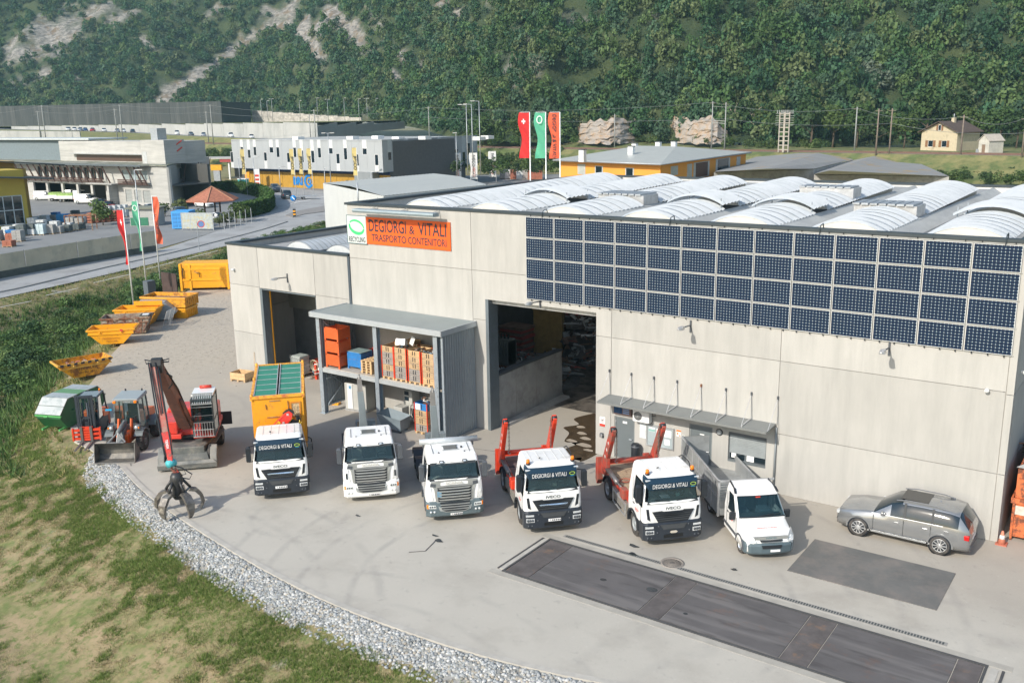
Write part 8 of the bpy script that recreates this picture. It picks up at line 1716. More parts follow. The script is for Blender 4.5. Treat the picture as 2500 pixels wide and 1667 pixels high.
for k in range(90):
 px=R.uniform(1040,1290);y=R.uniform(352,392);b=G(px,y,3.5);pts.append((b.x,b.y,3.0+R.uniform(0,1.5)));rr2.append(R.uniform(1.2,2.6))
rr2=np.array(rr2);V_,C_=plant(TP_,np.array(pts),rr2,rr2*.85,[(.07,.12,.03),(.10,.15,.045),(.05,.09,.03)],3);o=fast_mesh('shrubs',V_,4,np.arange(len(V_)),LEAF,C_);o['kind']='stuff';o['label']='low shrubs growing on the railway banks';o['category']='shrubs'
pts,rr2=[],[]
for k in range(90):
 px=R.uniform(-60,330);t=(px+60)/390;yb=905-t*240+R.uniform(-60,70)
 b=G(px,yb-28,-1.0);
 if pdist([(b.x,b.y)],YARD)[0]>3.2 and pdist([(b.x,b.y)],ROAD)[0]>2.5:pts.append((b.x,b.y,-1.2));rr2.append(R.uniform(.5,1.25))
for k in range(170):
 px=R.uniform(300,540);t=(px-300)/240;b=G(px,672-t*74+R.uniform(-14,12),-.8);
 if pdist([(b.x,b.y)],YARD)[0]>1.4 and pdist([(b.x,b.y)],ROAD)[0]>2:pts.append((b.x,b.y,-.7));rr2.append(R.uniform(.5,1.2))
for k in range(150):
 px=R.uniform(520,750);t=(px-520)/230;b=G(px,572-t*54+R.uniform(-2,16),-.5);pts.append((b.x,b.y,-.2));rr2.append(R.uniform(.4,.9))
rr2=np.array(rr2);V_,C_=plant(TPw,np.array(pts),rr2,rr2*.7,[(.08,.15,.05),(.11,.19,.055),(.14,.21,.07),(.055,.11,.045)],4);o=fast_mesh('bank_weeds',V_,4,np.arange(len(V_)),LEAF,C_);o['kind']='stuff';o['label']='rank weeds and bushes filling the ditch between yard and road';o['category']='weeds'
def hline(A,B):
 A=Vector((A.x,A.y,0));B=Vector((B.x,B.y,0));d=B-A;return A,math.atan2(d.y,d.x),d.length
def lp(t,px,py,yl=0.0):
 M_=(Matrix.Translation(t.location)@Matrix.Rotation(t.rotation_euler.z,4,'Z')).inverted();o=M_@Vector(CAMP);d=M_.to_3x3()@ray(px,py);k=(yl-o.y)/d.y;q=o+d*k;return q.x,q.z
def win(t,x0,x1,z0,z1,fm,gm=DGLASS,y=0,nm='window',bars=0,wallt=None,ax='y'):
 m=MB();f=.06
 def B(m,a,b,c,d,e,g_):
  m.box(a,b,c,d,e,g_) if ax=='y' else m.box(c,d,a,b,e,g_)
 s=1 if ax=='y' else -1
 lo,hi=(y-.05,y+.06) if ax=='y' else (y-.06,y+.05)
 B(m,x0,x1,lo,hi,z0,z0+f);B(m,x0,x1,lo,hi,z1-f,z1);B(m,x0,x0+f,lo,hi,z0+f,z1-f);B(m,x1-f,x1,lo,hi,z0+f,z1-f)
 for k in range(bars):x=x0+(x1-x0)*(k+1)/(bars+1);B(m,x-.03,x+.03,lo,hi,z0+f,z1-f)
 o=m.ob(nm,fm,t);g=MB();B(g,x0+f,x1-f,y-.02,y+.03,z0+f,z1-f);g.ob('pane',gm,o);return o
GREYF=mat('window_frame_light',(.45,.47,.47),.5);WHF=mat('window_frame_white',(.7,.7,.7),.5)
fa=[G(-260,692),G(0,640),G(120,618),G(240,597),G(362,577)]
sc_=thing('screened_fence','fence with beige screening cloth along the far side of the road at the left','fence',(0,0,0));SCR=mat('beige_screen_cloth',(.50,.45,.34),.85,0,.1,.4,second=(.40,.37,.29),thr=.56,sc2=.5,worldc=True)
for a,b in zip(fa,fa[1:]):
 L=(b-a).length;k=max(1,round(L/4.2));d=(b-a).normalized();nn=Vector((d.y,-d.x,0))
 for i in range(k):
  p,q=a.lerp(b,i/k)+d*.02,a.lerp(b,(i+1)/k)-d*.02;h_=3.0 if a.x<-66 or True else 2;m=MB();m.loft([[p,q,q+Vector((0,0,.75)),p+Vector((0,0,.75))],[p-nn*.3,q-nn*.3,q-nn*.3+Vector((0,0,.75)),p-nn*.3+Vector((0,0,.75))]]);m.ob('base_wall',mat('dark_base_wall',(.09,.10,.09),.9,0,.3,1,worldc=True),sc_)
  t0=min(1,max(0,(p.x+95)/25));hp=2.9-.5*t0;m=MB();R=[]
  for j in range(6):u=p.lerp(q,j/5)+nn*.06*math.sin(j*1.3+i);R.append([u+Vector((0,0,.75)),u+Vector((0,0,1.8))+nn*.05*math.sin(j+i),u+Vector((0,0,hp))])
  m.loft(R,close=False,caps=False);m.ob('screen_panel',SCR,sc_,fix=False);MB().tube([p-nn*.05,p-nn*.05+Vector((0,0,hp+.05))],.035,6).ob('post',DARKG,sc_)
PALT={'b':BLUEP,'g':CONC2,'r':mat('red_brick',(.36,.13,.08),.9,0,.25,3),'w':mat('pale_bags',(.58,.60,.60),.8,0,.15,3),'d':mat('slate_dark',(.11,.13,.13),.85,0,.3,2),'c':mat('cyan_box',(.05,.30,.62),.6,0,.15),'t':mat('pale_teal_bags',(.50,.60,.62),.7,0,.15,2)}
def stack(label,px,py,w,d,h,k,n=4,rz=.55,z=0,group='stacks of building material behind the screened fence',cat='pallet stack'):
 b=G(px,py,z);t=thing('material_stack',label,cat,(b.x,b.y,z),rz,group);pallet_mb(w,d,.13).ob('pallet_base',WOOD,t)
 for i in range(n):
  for j in range(2):q=.02*((i+j)%2);bx('course',(q+j*w/2+.01,(j+1)*w/2-q-.01,q,d-q,.14+i*h/n,.14+(i+1)*h/n-.015),PALT[k],t)
 return t
SK=[('grey slate',38,543,1.2,1.1,1.5,'d'),('grey slate',60,541,1.2,1.1,1.5,'d'),('grey slate',78,539,1.2,1.1,1.5,'d'),('pale',28,556,1.3,1.1,1.4,'g'),('pale wrapped',5,543,1.2,1.2,1.2,'w'),('pale wrapped',25,524,1.3,1.2,1.1,'t'),('pale wrapped',55,522,1.3,1.2,1.1,'t'),('low blue',100,535,1.1,1.0,.9,'d'),('grey block',120,537,1.3,1.1,.9,'g'),('grey block',140,534,1.3,1.1,.9,'d'),('red brick',5,568,1.3,1.1,.7,'r'),('red brick',12,553,1.2,1.1,.8,'r'),('bright blue',130,512,1.6,1.4,1.2,'c'),('grey block',95,520,1.2,1.1,.9,'g'),('dark block',165,530,1.1,1.1,.8,'d'),('dark',178,528,.9,.9,.9,'d'),('grey block',110,508,1.2,1.0,.8,'g'),('grey block',150,508,1.2,1.0,.7,'t')]
for i,(k_,px,py,w,d,h,c_) in enumerate(SK):
 stack('%s pallet stack behind the screened fence, %s'%(k_,['far left front','second of the three slate stacks','third of the three slate stacks','in front of the slate stacks','at the left picture edge','back row left','back row right of the first pale one','right of the slate stacks','left one of the middle pair','right one of the middle pair','lowest at the left picture edge','under the pale left stack','alone in the back row','between slate and bright blue stacks','near the steel frames','beside the steel frames','back row left of the bright blue one','back row right of the bright blue one'][i]),px,py,w,d,h,c_)
R_=random.Random(12)
for i in range(34):
 px=R_.uniform(-30,235);py=558-px*.16-R_.uniform(0,34);c_=R_.choice('bgrwdtgwd');stack('%s pallet stack, %s of the %s building materials behind the fence'%({'b':'blue','g':'grey','r':'brick red','w':'whitish','d':'dark slate','t':'pale teal'}[c_],'back row' if py<528-px*.1 else 'front row','leftmost' if px<30 else 'left' if px<80 else 'central' if px<130 else 'right' if px<180 else 'rightmost'),px,py,1.2,1.0,R_.uniform(.7,1.5),c_,3,group='crowded pallet stacks behind the fence')
for i,(px,py) in enumerate(((240,502),(252,501),(264,500),(276,499))):stack('%s of the four pale upright bags in a row behind the fence bush'%('first','second','third','last')[i],px,py,1.1,1.0,1.9,'w',3,z=0,cat='bag stack',group='row of pale bags')
for i in range(5):b=G(200+i*13.5,514-i*1.2);t=thing('pipe_stack','%s of the five reddish pipe bundles stacked by the fence'%('leftmost','second','middle','fourth','rightmost')[i],'pipes',(b.x,b.y,0),.6,'reddish pipe bundles');[bx('pipe',(0,.9,0,2,k*.42+.02,k*.42+.40),PALT['r'],t,.15) for k in range(4)]
t=thing('steel_frame_stand','rusty steel stand behind the screened fence','frame',tuple(G(150,530)),.6)
m=MB()
for x in (0,2,4):m.box(x,x+.12,0,.12,0,2.2);m.box(x,x+.12,1.5,1.62,0,2.2)
m.box(0,4.1,0,.12,2.1,2.25);m.box(0,4.1,1.5,1.62,2.1,2.25);m.ob('frame_bar',RUST,t)
b=G(237,517);tree('round light green bush behind the fence beside the flags',b.x,b.y,0,2.3,3.2,[(.13,.20,.06)],'bush','bush',33,700,.09,cz=.5)
b=G(300,520);t=thing('site_cabin','flat roofed green and concrete kiosk behind the flags','kiosk',(b.x,b.y,0),.6);bx('wall',(0,4.2,0,3,0,2.6),CONC3,t);bx('green_panel',(.1,2.8,-.05,0,.1,1.3),mat('green_panel',(.03,.18,.10),.6),t);bx('roof',(-.5,4.6,-.4,3.3,2.6,2.8),mat('kiosk_roof',(.20,.21,.16),.9),t)
b=G(396,527);t=thing('shipping_box','bright blue storage container beside the road entrance','container',(b.x,b.y,0),.62);bx('box',(0,2.6,0,3.0,.1,2.6),mat('bright_blue_box',(.06,.33,.72),.6,0,.06),t)
for i in range(3):
 for j in range(4):bx('drawer',(.15+.8*i,.80+.8*i,-.03,0,.3+.55*j,.7+.55*j),mat('drawer_blue',(.04,.22,.52),.6),t)
b=G(418,528);t=thing('mesh_gate','grey framed mesh gate with pattern at the yard entrance across the road','gate',(b.x,b.y,0),.42);m=MB()
for a_ in (0,1.4,5.0):m.box(a_,a_+.08,0,.08,0,2.5)
m.box(0,5,0,.06,2.42,2.5);m.box(0,5,0,.06,.15,.22);m.ob('gate_frame',STEEL,t);bx('gate_mesh',(.1,4.95,.02,.04,.22,2.42),mat('gate_mesh_grey',(.38,.42,.42),.8,0,.2,3,second=(.45,.40,.22),thr=.55,sc2=2),t)
A,rz,L=hline(G(-330,560),G(70,522));yb=thing('yellow_workshop','mustard yellow workshop with dark overhanging roof at the left edge','workshop',A,rz);YW=mat('mustard_wall',(.50,.38,.07),.85,0,.06,.4)
zE=topz(G(70,522),408);bx('wall',(0,L,0,14,0,zE+1.2),YW,yb);bx('wall',(L-.02,L+3.2,7,17,0,zE+1.0),mat('ochre_wall',(.46,.30,.09),.85,0,.06,.4),yb)
m=MB();m.loft([[(0,-2.2,zE+1.7),(L+3.6,-2.2,zE-.4),(L+3.6,8,zE-.4),(0,8,zE+1.7)],[(0,-2.2,zE+1.9),(L+3.6,-2.2,zE-.2),(L+3.6,8,zE-.2),(0,8,zE+1.9)]]);m.ob('roof',mat('dark_roof_edge',(.07,.085,.085),.7),yb)
m=MB();m.loft([[(0,6,zE+4.4),(L+9,6,zE+1.2),(L+9,18,zE+1.2),(0,18,zE+4.4)],[(0,6,zE+4.6),(L+9,6,zE+1.4),(L+9,18,zE+1.4),(0,18,zE+4.6)]]);m.ob('roof',MT['dark_roof_edge'],yb);bx('upper_wall',(0,L+2,8,16,zE,zE+2.2),MT['ochre_wall'],yb)
x1,z0=lp(yb,57,513);x0,z1=lp(yb,-40,455);m=MB()
for k in range(9):x=x1-(k)*1.35;m.box(x-.06,x+.06,-.10,.02,z0,z1)
for z in (z0,(z0+z1)/2,z1):m.box(x1-10.8,x1,-.10,.02,z-.06,z+.06)
wo=m.ob('window',mat('pale_window_grid',(.50,.56,.58),.5),yb);bx('pane',(x1-10.8,x1,-.04,-.01,z0,z1),DGLASS,wo)
A,rz,L=hline(G(79,458.7),G(396.5,478.8));gb=thing('garage_building','long board-marked concrete building with open vehicle bays and a balcony gallery','building',A,rz);zE=topz(G(396.5,478.8),380)-.2
def gx(px,py):return lp(gb,px,py)[0]
X=[gx(79,459),gx(112,461),gx(147,463),gx(182,466),gx(215,470)];bays=[(a+.35,b-.35,-1,3.6) for a,b in zip(X,X[1:])]+[(X[-1]+.35,gx(247,472),-1,3.6)]
uw=[(gx(288,440),gx(303,440)),(gx(308,440),gx(324,440)),(gx(328,440),gx(345,440))];lo=[(a,b,.7,3.0) for a,b in uw];up=[(a-.3,b-.3,4.9,6.6) for a,b in uw];rowx=np.linspace(gx(88,420),gx(242,420),11);rw_=[(a+.35,b-.35,4.6,6.9) for a,b in zip(rowx,rowx[1:])]
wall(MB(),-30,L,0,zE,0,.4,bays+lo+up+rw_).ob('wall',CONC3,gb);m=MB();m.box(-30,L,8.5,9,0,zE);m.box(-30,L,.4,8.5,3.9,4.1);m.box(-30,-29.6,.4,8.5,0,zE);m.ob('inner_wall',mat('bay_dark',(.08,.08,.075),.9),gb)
for x0,x1,z0,z1 in lo:
 for k in range(9):bx('shutter_slat',(x0,x1,.1,.14,z0+k*(z1-z0)/9,z0+(k+1)*(z1-z0)/9-.03),mat('shutter_grey',(.34,.36,.35),.6),gb)
for x0,x1,z0,z1 in up:win(gb,x0,x1,z0,z1,GREYF,mat('pale_pane',(.30,.36,.37),.15),.15)
BRN=mat('dark_brown_timber',(.075,.04,.03),.7,0,.2)
for x0,x1,z0,z1 in rw_:win(gb,x0,x1,z0,z1,mat('brown_window_frame',(.20,.09,.05),.6),DGLASS,.2,bars=1)
m=MB()
for z in (4.15,4.45,4.75):m.box(rowx[0]-14,rowx[-1],-.9,-.8,z,z+.2)
gl_=m.ob('balcony_rail',BRN,gb)
for k in range(25):
 x=rowx[-1]+3.0-k*(rowx[-1]-rowx[0])/10
 if x<-29:break
 MB().bar((x,-.85,4.0),(x-.9,-1.9,zE+.1),.24,.24).ob('timber_strut',BRN,gb)
for px in (300,318,335,345):x=gx(px,400);MB().bar((x,-.85,4.0),(x-.9,-1.9,zE+.1),.24,.24).ob('timber_strut',BRN,gb)
m=MB()
for z in (4.15,4.45,4.75):m.box(uw[0][0]-.8,uw[-1][1]+.3,-.9,-.8,z,z+.2)
m.box(uw[0][0]-.8,uw[-1][1]+.3,-.9,0,4.0,4.1);m.ob('balcony_rail',BRN,gb)
bx('canopy',(gx(237,440)-2,gx(282,440),-2.2,0,4.0,4.15),CONC3,gb);bx('canopy_wall',(gx(266,440),gx(270,440),-1.8,0,0,4.0),CONC3,gb)
e=G(487,437);ev=Vector((e.x,e.y,0))-G(396.5,478.8);aD=math.atan2(ev.y,ev.x);sd=bpy.data.objects.new('end_wing',None);C.objects.link(sd);sd.parent=gb;sd.location=(L,0,0);sd.rotation_euler.z=aD-rz;EL=ev.length
wall(MB(),0,EL,0,zE,0,.4,[(EL*.30,EL*.84,.0,3.7),(EL*.22,EL*.45,4.6,6.6),(EL*.55,EL*.78,4.6,6.6)]).ob('wall',mat('end_wall_concrete',(.33,.335,.32),.9,0,.08,.4),sd)
for a,b_,z0,z1 in ((.30,.84,0,3.7),(.22,.45,4.6,6.6),(.55,.78,4.6,6.6)):bx('pane',(EL*a,EL*b_,.2,.25,z0,z1),DGLASS,sd)
m=MB()
for z in (4.1,4.4,4.7):m.box(EL*.15,EL*.85,-.8,-.7,z,z+.1)
m.box(EL*.15,EL*.85,-.8,0,3.95,4.05)
for a in (.18,.5,.82):m.bar((EL*a,-.75,3.8),(EL*a+.2,-1.5,zE),.14,.14)
m.ob('balcony_rail',BRN,sd)
m=MB();m.prism([(-30,-2.2),(L-6,-2.2),(L-5,-.4),(L,-.4),(L+EL*math.cos(aD-rz)-1,EL*math.sin(aD-rz)),(L+EL*math.cos(aD-rz)-1,26),(-30,16)],'z',zE+.02,zE+.22);m.ob('roof',mat('green_roof',(.16,.17,.12),.95,0,.25,.5,second=(.30,.30,.27),thr=.52,sc2=.3),gb);bx('roof_edge',(-30,L-5,-2.3,-2.2,zE-.05,zE+.3),mat('roof_edge_dark',(.10,.12,.13),.6),gb)
xa,xb=gx(95,380),gx(300,380);zU=topz(G(396,478),327)
bx('upper_storey',(xa-2,L-4.5,5.5,12,zE+.2,zU),CONC3,gb);xm=lp(gb,325,350,2.5)[0];xt=lp(gb,378,350,2.5)[0];bx('stair_tower',(xm,xt,2.5,7,zE+.2,zU+.3),CONC3,gb);bx('tower_door',(xm+.3,xm+1.5,2.46,2.5,zE+.25,zE+2.4),GREYF,gb);bx('vent_unit',(xm+1.2,xm+3.2,4,6,zU+.3,zU+2.4),STEEL,gb)
bx('ribbon_window',(xa+4,xm-1,5.42,5.5,zE+.4,zE+1.5),mat('ribbon_window_brown',(.10,.06,.045),.3),gb);bx('ribbon_shade',(xa+3,xm-.5,4.4,5.5,zE+1.7,zE+1.85),ALU,gb)
bx('far_hall',(-30,xa-3,7,14,zE+.2,zU+.2),mat('far_hall_blue',(.16,.20,.22),.8),gb);bx('far_hall_roof',(-32,xa+8,6,15,zU+.2,zU+.5),mat('pale_far_roof',(.50,.54,.54),.6),gb)  # far hall walls have a plain blue grey colour
for k in range(2):MB().tube([(xt+.02,5.2,zU-.6-k*1.2),(xt+.03,6.4,zU+.1-k*1.2)],.12,6).ob('red_graffiti',REDT,gb)
Bc=G(880.4,396.5,4.2);Ac=G(536,386,4.2);A,rz,L=hline(Ac,Bc);br=thing('shop_building','large grey clad shop building with narrow windows and a golden ground floor','shop',A,rz);zt_=topz(Bc,321.5)
Fc=G(1097.6,376,4.2);fv=Vector((Fc.x-Bc.x,Fc.y-Bc.y,0));aF=math.atan2(fv.y,fv.x);FL=fv.length;GC=mat('grey_cladding',(.38,.40,.41),.6,.1,.04,.3);GC2=mat('pale_cladding',(.58,.59,.58),.6)
n_=22
wl=[(73,238,25),(157,198,20),(215,220,20),(262,198,20),(348,242,20),(395,200,13),(450,200,23),(537,245,22),(588,203,22),(647,226,27),(735,228,27),(790,205,22),(880,207,13),(942,252,22),(1003,207,25),(1098,257,25),(1158,210,13),(1258,260,23)]
hol=[]
for u,v,hpx in wl:
 px,py=(540+u*.2976)/1.0629,(300+v*.2976)/1.0629;x,z=lp(br,px,py);w_=1.05 if hpx>13 else 1.3;hh=hpx*.2976/1.0629*4.0/10.3*1.0*.9;hol.append((x,x+w_,max(z-hpx*.1,4.5),z))
for k in range(n_):
 a,b_=L*k/n_,L*(k+1)/n_;hs=[h for h in hol if h[1]>a and h[0]<b_];wall(MB(),a+.015,b_-.015,4.2,zt_,0,.25,hs).ob('cladding_panel',GC,br)
for i,h in enumerate(hol):
 win(br,*h,WHF,DGLASS,.05);up_=i%2==1
 if h[3]>zt_-2.6:bx('pale_strip',(h[0],h[1],-.03,0,h[3],zt_-.02),GC2,br)
 else :bx('pale_strip',(h[0],h[1],-.03,0,4.25,h[2]),GC2,br)
sd=bpy.data.objects.new('side_wing',None);C.objects.link(sd);sd.parent=br;sd.location=(L,0,0);sd.rotation_euler.z=aF-rz
GCs=GC;hs=[(FL*f,FL*f+1.2,z0,z1) for f,z0,z1 in ((.05,6.6,8.3),(.13,4.6,7.6),(.21,6.0,9.0),(.28,4.7,7.3),(.38,6.2,9.2),(.45,4.8,7.3),(.55,8.2,9.4),(.62,4.8,7.8),(.82,5.0,7.2),(.88,6.4,9.2),(.94,4.8,7.0))]+[(FL*.70,FL*.77,6.2,8.0)]
for k in range(24):a,b_=FL*k/24,FL*(k+1)/24;wall(MB(),a+.015,b_-.015,4.2,zt_,0,.25,[h for h in hs if h[1]>a and h[0]<b_]).ob('cladding_panel',GCs,sd)
for i,h in enumerate(hs):win(sd,*h,GREYF,DGLASS,.05);bx('pale_strip',(h[0],h[1],-.03,0,h[3],zt_-.02) if i%2==0 else (h[0],h[1],-.03,0,4.25,h[2]),mat('pale_strip_side',(.45,.48,.48),.6),sd)
bx('ground_floor_side',(0,FL-1,3,8,0,4.2),mat('ground_floor_grey',(.22,.24,.25),.7,0,.1,.5),sd)
bx('soffit',(0,L,0,3,4.12,4.2),mat('soffit_navy',(.02,.045,.11),.6),br);bx('blue_band',(2.5,L,1.9,2.0,3.5,4.12),mat('dark_blue_band',(.012,.03,.10),.5),br)
GOLD=mat('golden_panel',(.46,.26,.035),.5,0,.12,.6)
for k in range(26):a=2.5+(L-2.5)*k/26;bx('golden_panel',(a+.03,a+(L-2.5)/26-.03,2.0+.03*(k%2),2.1,0,3.5),GOLD,br)
bx('inner_core',(.3,L-.3,2.2,24,0,zt_-.4),mat('core_dark',(.1,.1,.1),.9),br)
rp=MB();c1=Vector((0,0));R0=Matrix.Rotation(aF-rz,2);e2=R0@Vector((FL,0));rp.prism([(0,0),(L,0),(L+e2.x,e2.y),(e2.x,e2.y)],'z',zt_-.35,zt_-.25);rp.ob('roof',mat('gravel_roof',(.36,.37,.36),.9,0,.2,.4),br)
for k in range(7):bx('roof_unit',(L*.3+k*9+L*.1*(k%2),L*.3+k*9+2+L*.1*(k%2),6+4*(k%3),8+4*(k%3),zt_-.25,zt_+.45),WHITE2,br)
x,z=lp(br,665,425,1.9);m=MB();text_mb(m,'BRI',2.4,frame((x+3.0,1.90,1.45),FX,FY),.95,.05);m.ob('lettering',mat('brico_blue',(.01,.20,.55),.5),br,fix=False)
m=MB();ellring(m,x+6.6,1.6,1.5,1.6,.6,frame((0,1.90,0),FX,FY),rad(60),rad(330));text_mb(m,'O',1.7,frame((x+6.9,1.88,1.5),FX,FY),.9,.06);m.ob('lettering',MT['brico_blue'],br,fix=False)
b=G(492,418);t=thing('filling_station','small filling station canopy with orange price totem between concrete building and shop','filling station',(b.x,b.y,0),.45)
bx('canopy',(-2,12,8,16,4.6,5.4),mat('canopy_red',(.35,.05,.05),.5),t);bx('canopy_roof',(-10,12.3,7.8,17,5.4,5.7),mat('station_roof',(.42,.41,.38),.8),t);bx('shop_front',(-1,11,14,15,0,4.6),mat('station_dark',(.07,.08,.09),.5),t)
for x in (0,10):bx('column',(x,x+.4,8.5,8.9,0,4.6),WHITE2,t)
t=thing('price_totem','grey totem with orange top sign at the filling station','sign',tuple(G(500,426)),.3);bx('pillar',(-.9,.9,0,.4,0,3.6),STEEL,t);bx('orange_sign',(-1.5,1.5,-.05,.45,3.6,4.9),mat('totem_orange',(.80,.35,.02),.5),t)
t=thing('recycling_bin','turquoise recycling container near the golden shop front','bin',tuple(G(560,431)),.3);bx('body',(-1.1,1.1,-.7,.7,0,1.9),mat('turquoise',(.03,.35,.33),.6),t,.1);bx('lid',(-1.15,1.15,-.75,.75,1.9,2.1),WHITE2,t)
t=thing('orange_totem','small orange sign post beside the turquoise container','sign',tuple(G(570,429)),.3);bx('pillar',(-.4,.4,0,.2,0,1.6),mat('totem_orange2',(.80,.38,.04),.5),t);bx('head',(-.6,.6,-.05,.25,1.6,3.4),MT['totem_orange'],t)
t=thing('poster_board','white and red poster board left of the golden shop front','sign',tuple(G(592,430)),.4);bx('board',(-.7,.7,0,.15,.3,4.2),WHITE2,t);[bx('red_print',(-.5,.5,-.03,0,.6+k*.9,1.1+k*.9),REDT,t) for k in range(3)]
Q=[G(742,421,6.6),G(998,399,6.6),G(1121,425,6.6),G(881,451,6.6)];ws_=thing('white_shed','white metal shed with low pitched corrugated roof just behind the hall','shed',(0,0,0))
c0_=sum(Q,Vector())/4;Wm=mat('white_metal_cladding',(.58,.60,.60),.5,.1,.04,.4)
for a,b_ in zip(Q,Q[1:]+Q[:1]):
 L_w=(b_-a).length;k=max(1,round(L_w/2.4))
 for i in range(k):p,q=a.lerp(b_,i/k),a.lerp(b_,(i+1)/k);d=(q-p).normalized()*.02;nn=(c0_-(p+q)/2);nn.z=0;nn=nn.normalized()*.15;MB().loft([[(*(p+d).xy,0),(*(q-d).xy,0),(*(q-d).xy,6.6),(*(p+d).xy,6.6)],[(*(p+d+nn).xy,0),(*(q-d+nn).xy,0),(*(q-d+nn).xy,6.6),(*(p+d+nn).xy,6.6)]]).ob('wall_panel',Wm,ws_)
m=MB();mid0,mid1=(Q[0]+Q[3])/2+Vector((0,0,.35)),(Q[1]+Q[2])/2+Vector((0,0,.35));k=60
for(a,b_) in ((Q[0],Q[1]),):
 for(e0,e1) in ((Q[0],Q[1]),(Q[3],Q[2])):
  R=[]
  for i in range(k+1):t_=i/k;dz=.04 if i%2 else 0;R.append([e0.lerp(e1,t_)+Vector((0,0,dz+.02)),mid0.lerp(mid1,t_)+Vector((0,0,dz+.02))])
  m.loft(R,close=False,caps=False)
m.ob('roof',mat('shed_roof_grey',(.47,.48,.45),.5,.2,.04,.4),ws_,fix=False);b=G(822,452,6.6);MB().tube([(b.x,b.y,5),(b.x,b.y,8.2)],.09,8).ob('vent_pipe',STEEL,ws_)
ez=7.0;q1,q2,q3=G(1270,367,ez),G(1518,376.5,ez),G(1726,349.5,ez);q4=q1+(q3-q2);oh=thing('orange_house','orange house with wide low pale hipped roof behind the hall','house',(0,0,0));cc=(q1+q3)/2;inn=[p+(cc-p)*.06 for p in (q1,q2,q3,q4)]
OW=mat('orange_render',(.74,.32,.05),.85,0,.04,.4);m=MB();m.loft([[(p.x,p.y,0) for p in inn],[(p.x,p.y,ez-.1) for p in inn]],caps=False);m.ob('wall',OW,oh)
r0,r1=q1.lerp(q4,.5).lerp(q2.lerp(q3,.5),.32)+Vector((0,0,1.9)),q1.lerp(q4,.5).lerp(q2.lerp(q3,.5),.68)+Vector((0,0,1.9));RF_=mat('pale_metal_roof',(.50,.51,.48),.45,.2,.05,.4)
RR_=[(q1,q2,r1,r0),(q2,q3,r1),(q3,q4,r0,r1),(q4,q1,r0)]
for f in RR_:m=MB();m.quad(*f) if len(f)==4 else m.add(f,[(0,1,2)]);m.quad(f[0],f[1],f[1]-Vector((0,0,.25)),f[0]-Vector((0,0,.25)));m.ob('roof',RF_,oh)
MB().loft([[p-Vector((0,0,.27)) for p in (q1,q2,q3,q4)],[p-Vector((0,0,.22)) for p in (q1,q2,q3,q4)]]).ob('soffit',mat('soffit_pale',(.35,.33,.30),.8),oh)
for a,b_ in ((q1,q2),(q2,q3)):MB().tube([a-Vector((0,0,.12)),b_-Vector((0,0,.12))],.10,8).ob('gutter',STEEL,oh)
for px,py in ((1338,362),(1450,353),(1458,345),(1512,341),(1548,340)):b=G(px,py,8.0);ch=MB().box(b.x-.5,b.x+.5,b.y-.5,b.y+.5,7.2,9.3).ob('chimney',WHITE2,oh);bx('chimney_cap',(b.x-.6,b.x+.6,b.y-.6,b.y+.6,9.3,9.45),DARKG,ch)
def wline(t,a,b_,specs):
 d=(b_-a);d.z=0;Lw=d.length
 for f0,f1,z0,z1,mt in specs:
  p,q=a.lerp(b_,f0),a.lerp(b_,f1);nn=Vector((d.y,-d.x,0)).normalized()*.08;o=MB().loft([[(*p.xy,z0),(*q.xy,z0),(*q.xy,z1),(*p.xy,z1)],[(*(p+nn).xy,z0),(*(q+nn).xy,z0),(*(q+nn).xy,z1),(*(p+nn).xy,z1)]]).ob('window',GREYF,t);MB().loft([[(*(p.lerp(q,.12)+nn).xy,z0+.12),(*(p.lerp(q,.88)+nn).xy,z0+.12),(*(p.lerp(q,.88)+nn).xy,z1-.12),(*(p.lerp(q,.12)+nn).xy,z1-.12)],[(*(p.lerp(q,.12)+nn*1.4).xy,z0+.12),(*(p.lerp(q,.88)+nn*1.4).xy,z0+.12),(*(p.lerp(q,.88)+nn*1.4).xy,z1-.12),(*(p.lerp(q,.12)+nn*1.4).xy,z1-.12)]]).ob('pane',mt,o)
wline(oh,inn[0],inn[1],[(.20,.28,4.4,6.3,mat('pale_pane2',(.4,.42,.4),.3)),(.38,.46,4.2,6.1,DGLASS),(.68,.76,4.0,6.0,DGLASS)]);wline(oh,inn[1],inn[2],[(.1,.17,4.6,6.2,MT['pale_pane2']),(.27,.32,3.5,6.2,MT['pale_pane2']),(.34,.52,3.4,6.3,mat('loggia_brown',(.10,.05,.04),.6)),(.60,.78,3.4,6.4,DGLASS),(.87,.92,4.4,6.3,GREYF)])
FRM=mat('grey_fibre_roof',(.25,.25,.245),.9,0,.1,.3,second=(.33,.24,.13),thr=.60,sc2=.12,soft=.02,worldc=True)
def roofb(label,cs,ridge,z,wm=CONC2):
 t=thing('warehouse',label,'warehouse',(0,0,0));P=[G(*c,z) for c in cs];r=[G(*c,z+1.4) for c in ridge]
 m=MB();m.quad(P[0],P[1],r[1],r[0]);m.quad(r[0],r[1],P[2],P[3]);m.ob('roof',FRM,t)
 m=MB();m.loft([[(p.x,p.y,0) for p in P],[(p.x,p.y,z-.1) for p in P]],caps=False);m.ob('wall',wm,t);MB().quad(P[0],r[0],P[3]).ob('gable',mat('white_gable',(.60,.60,.58),.8),t);return t
roofb('long grey fibre-cement roofed warehouse right of the orange house',[(1640,395),(1760,352),(1960,366),(1870,388)],[(1760,388),(1880,352)],4.4)
roofb('second grey roofed warehouse closer to the railway bank',[(1870,400),(1960,362),(2095,368),(2180,405)],[(1905,392),(2010,358)],3.6)
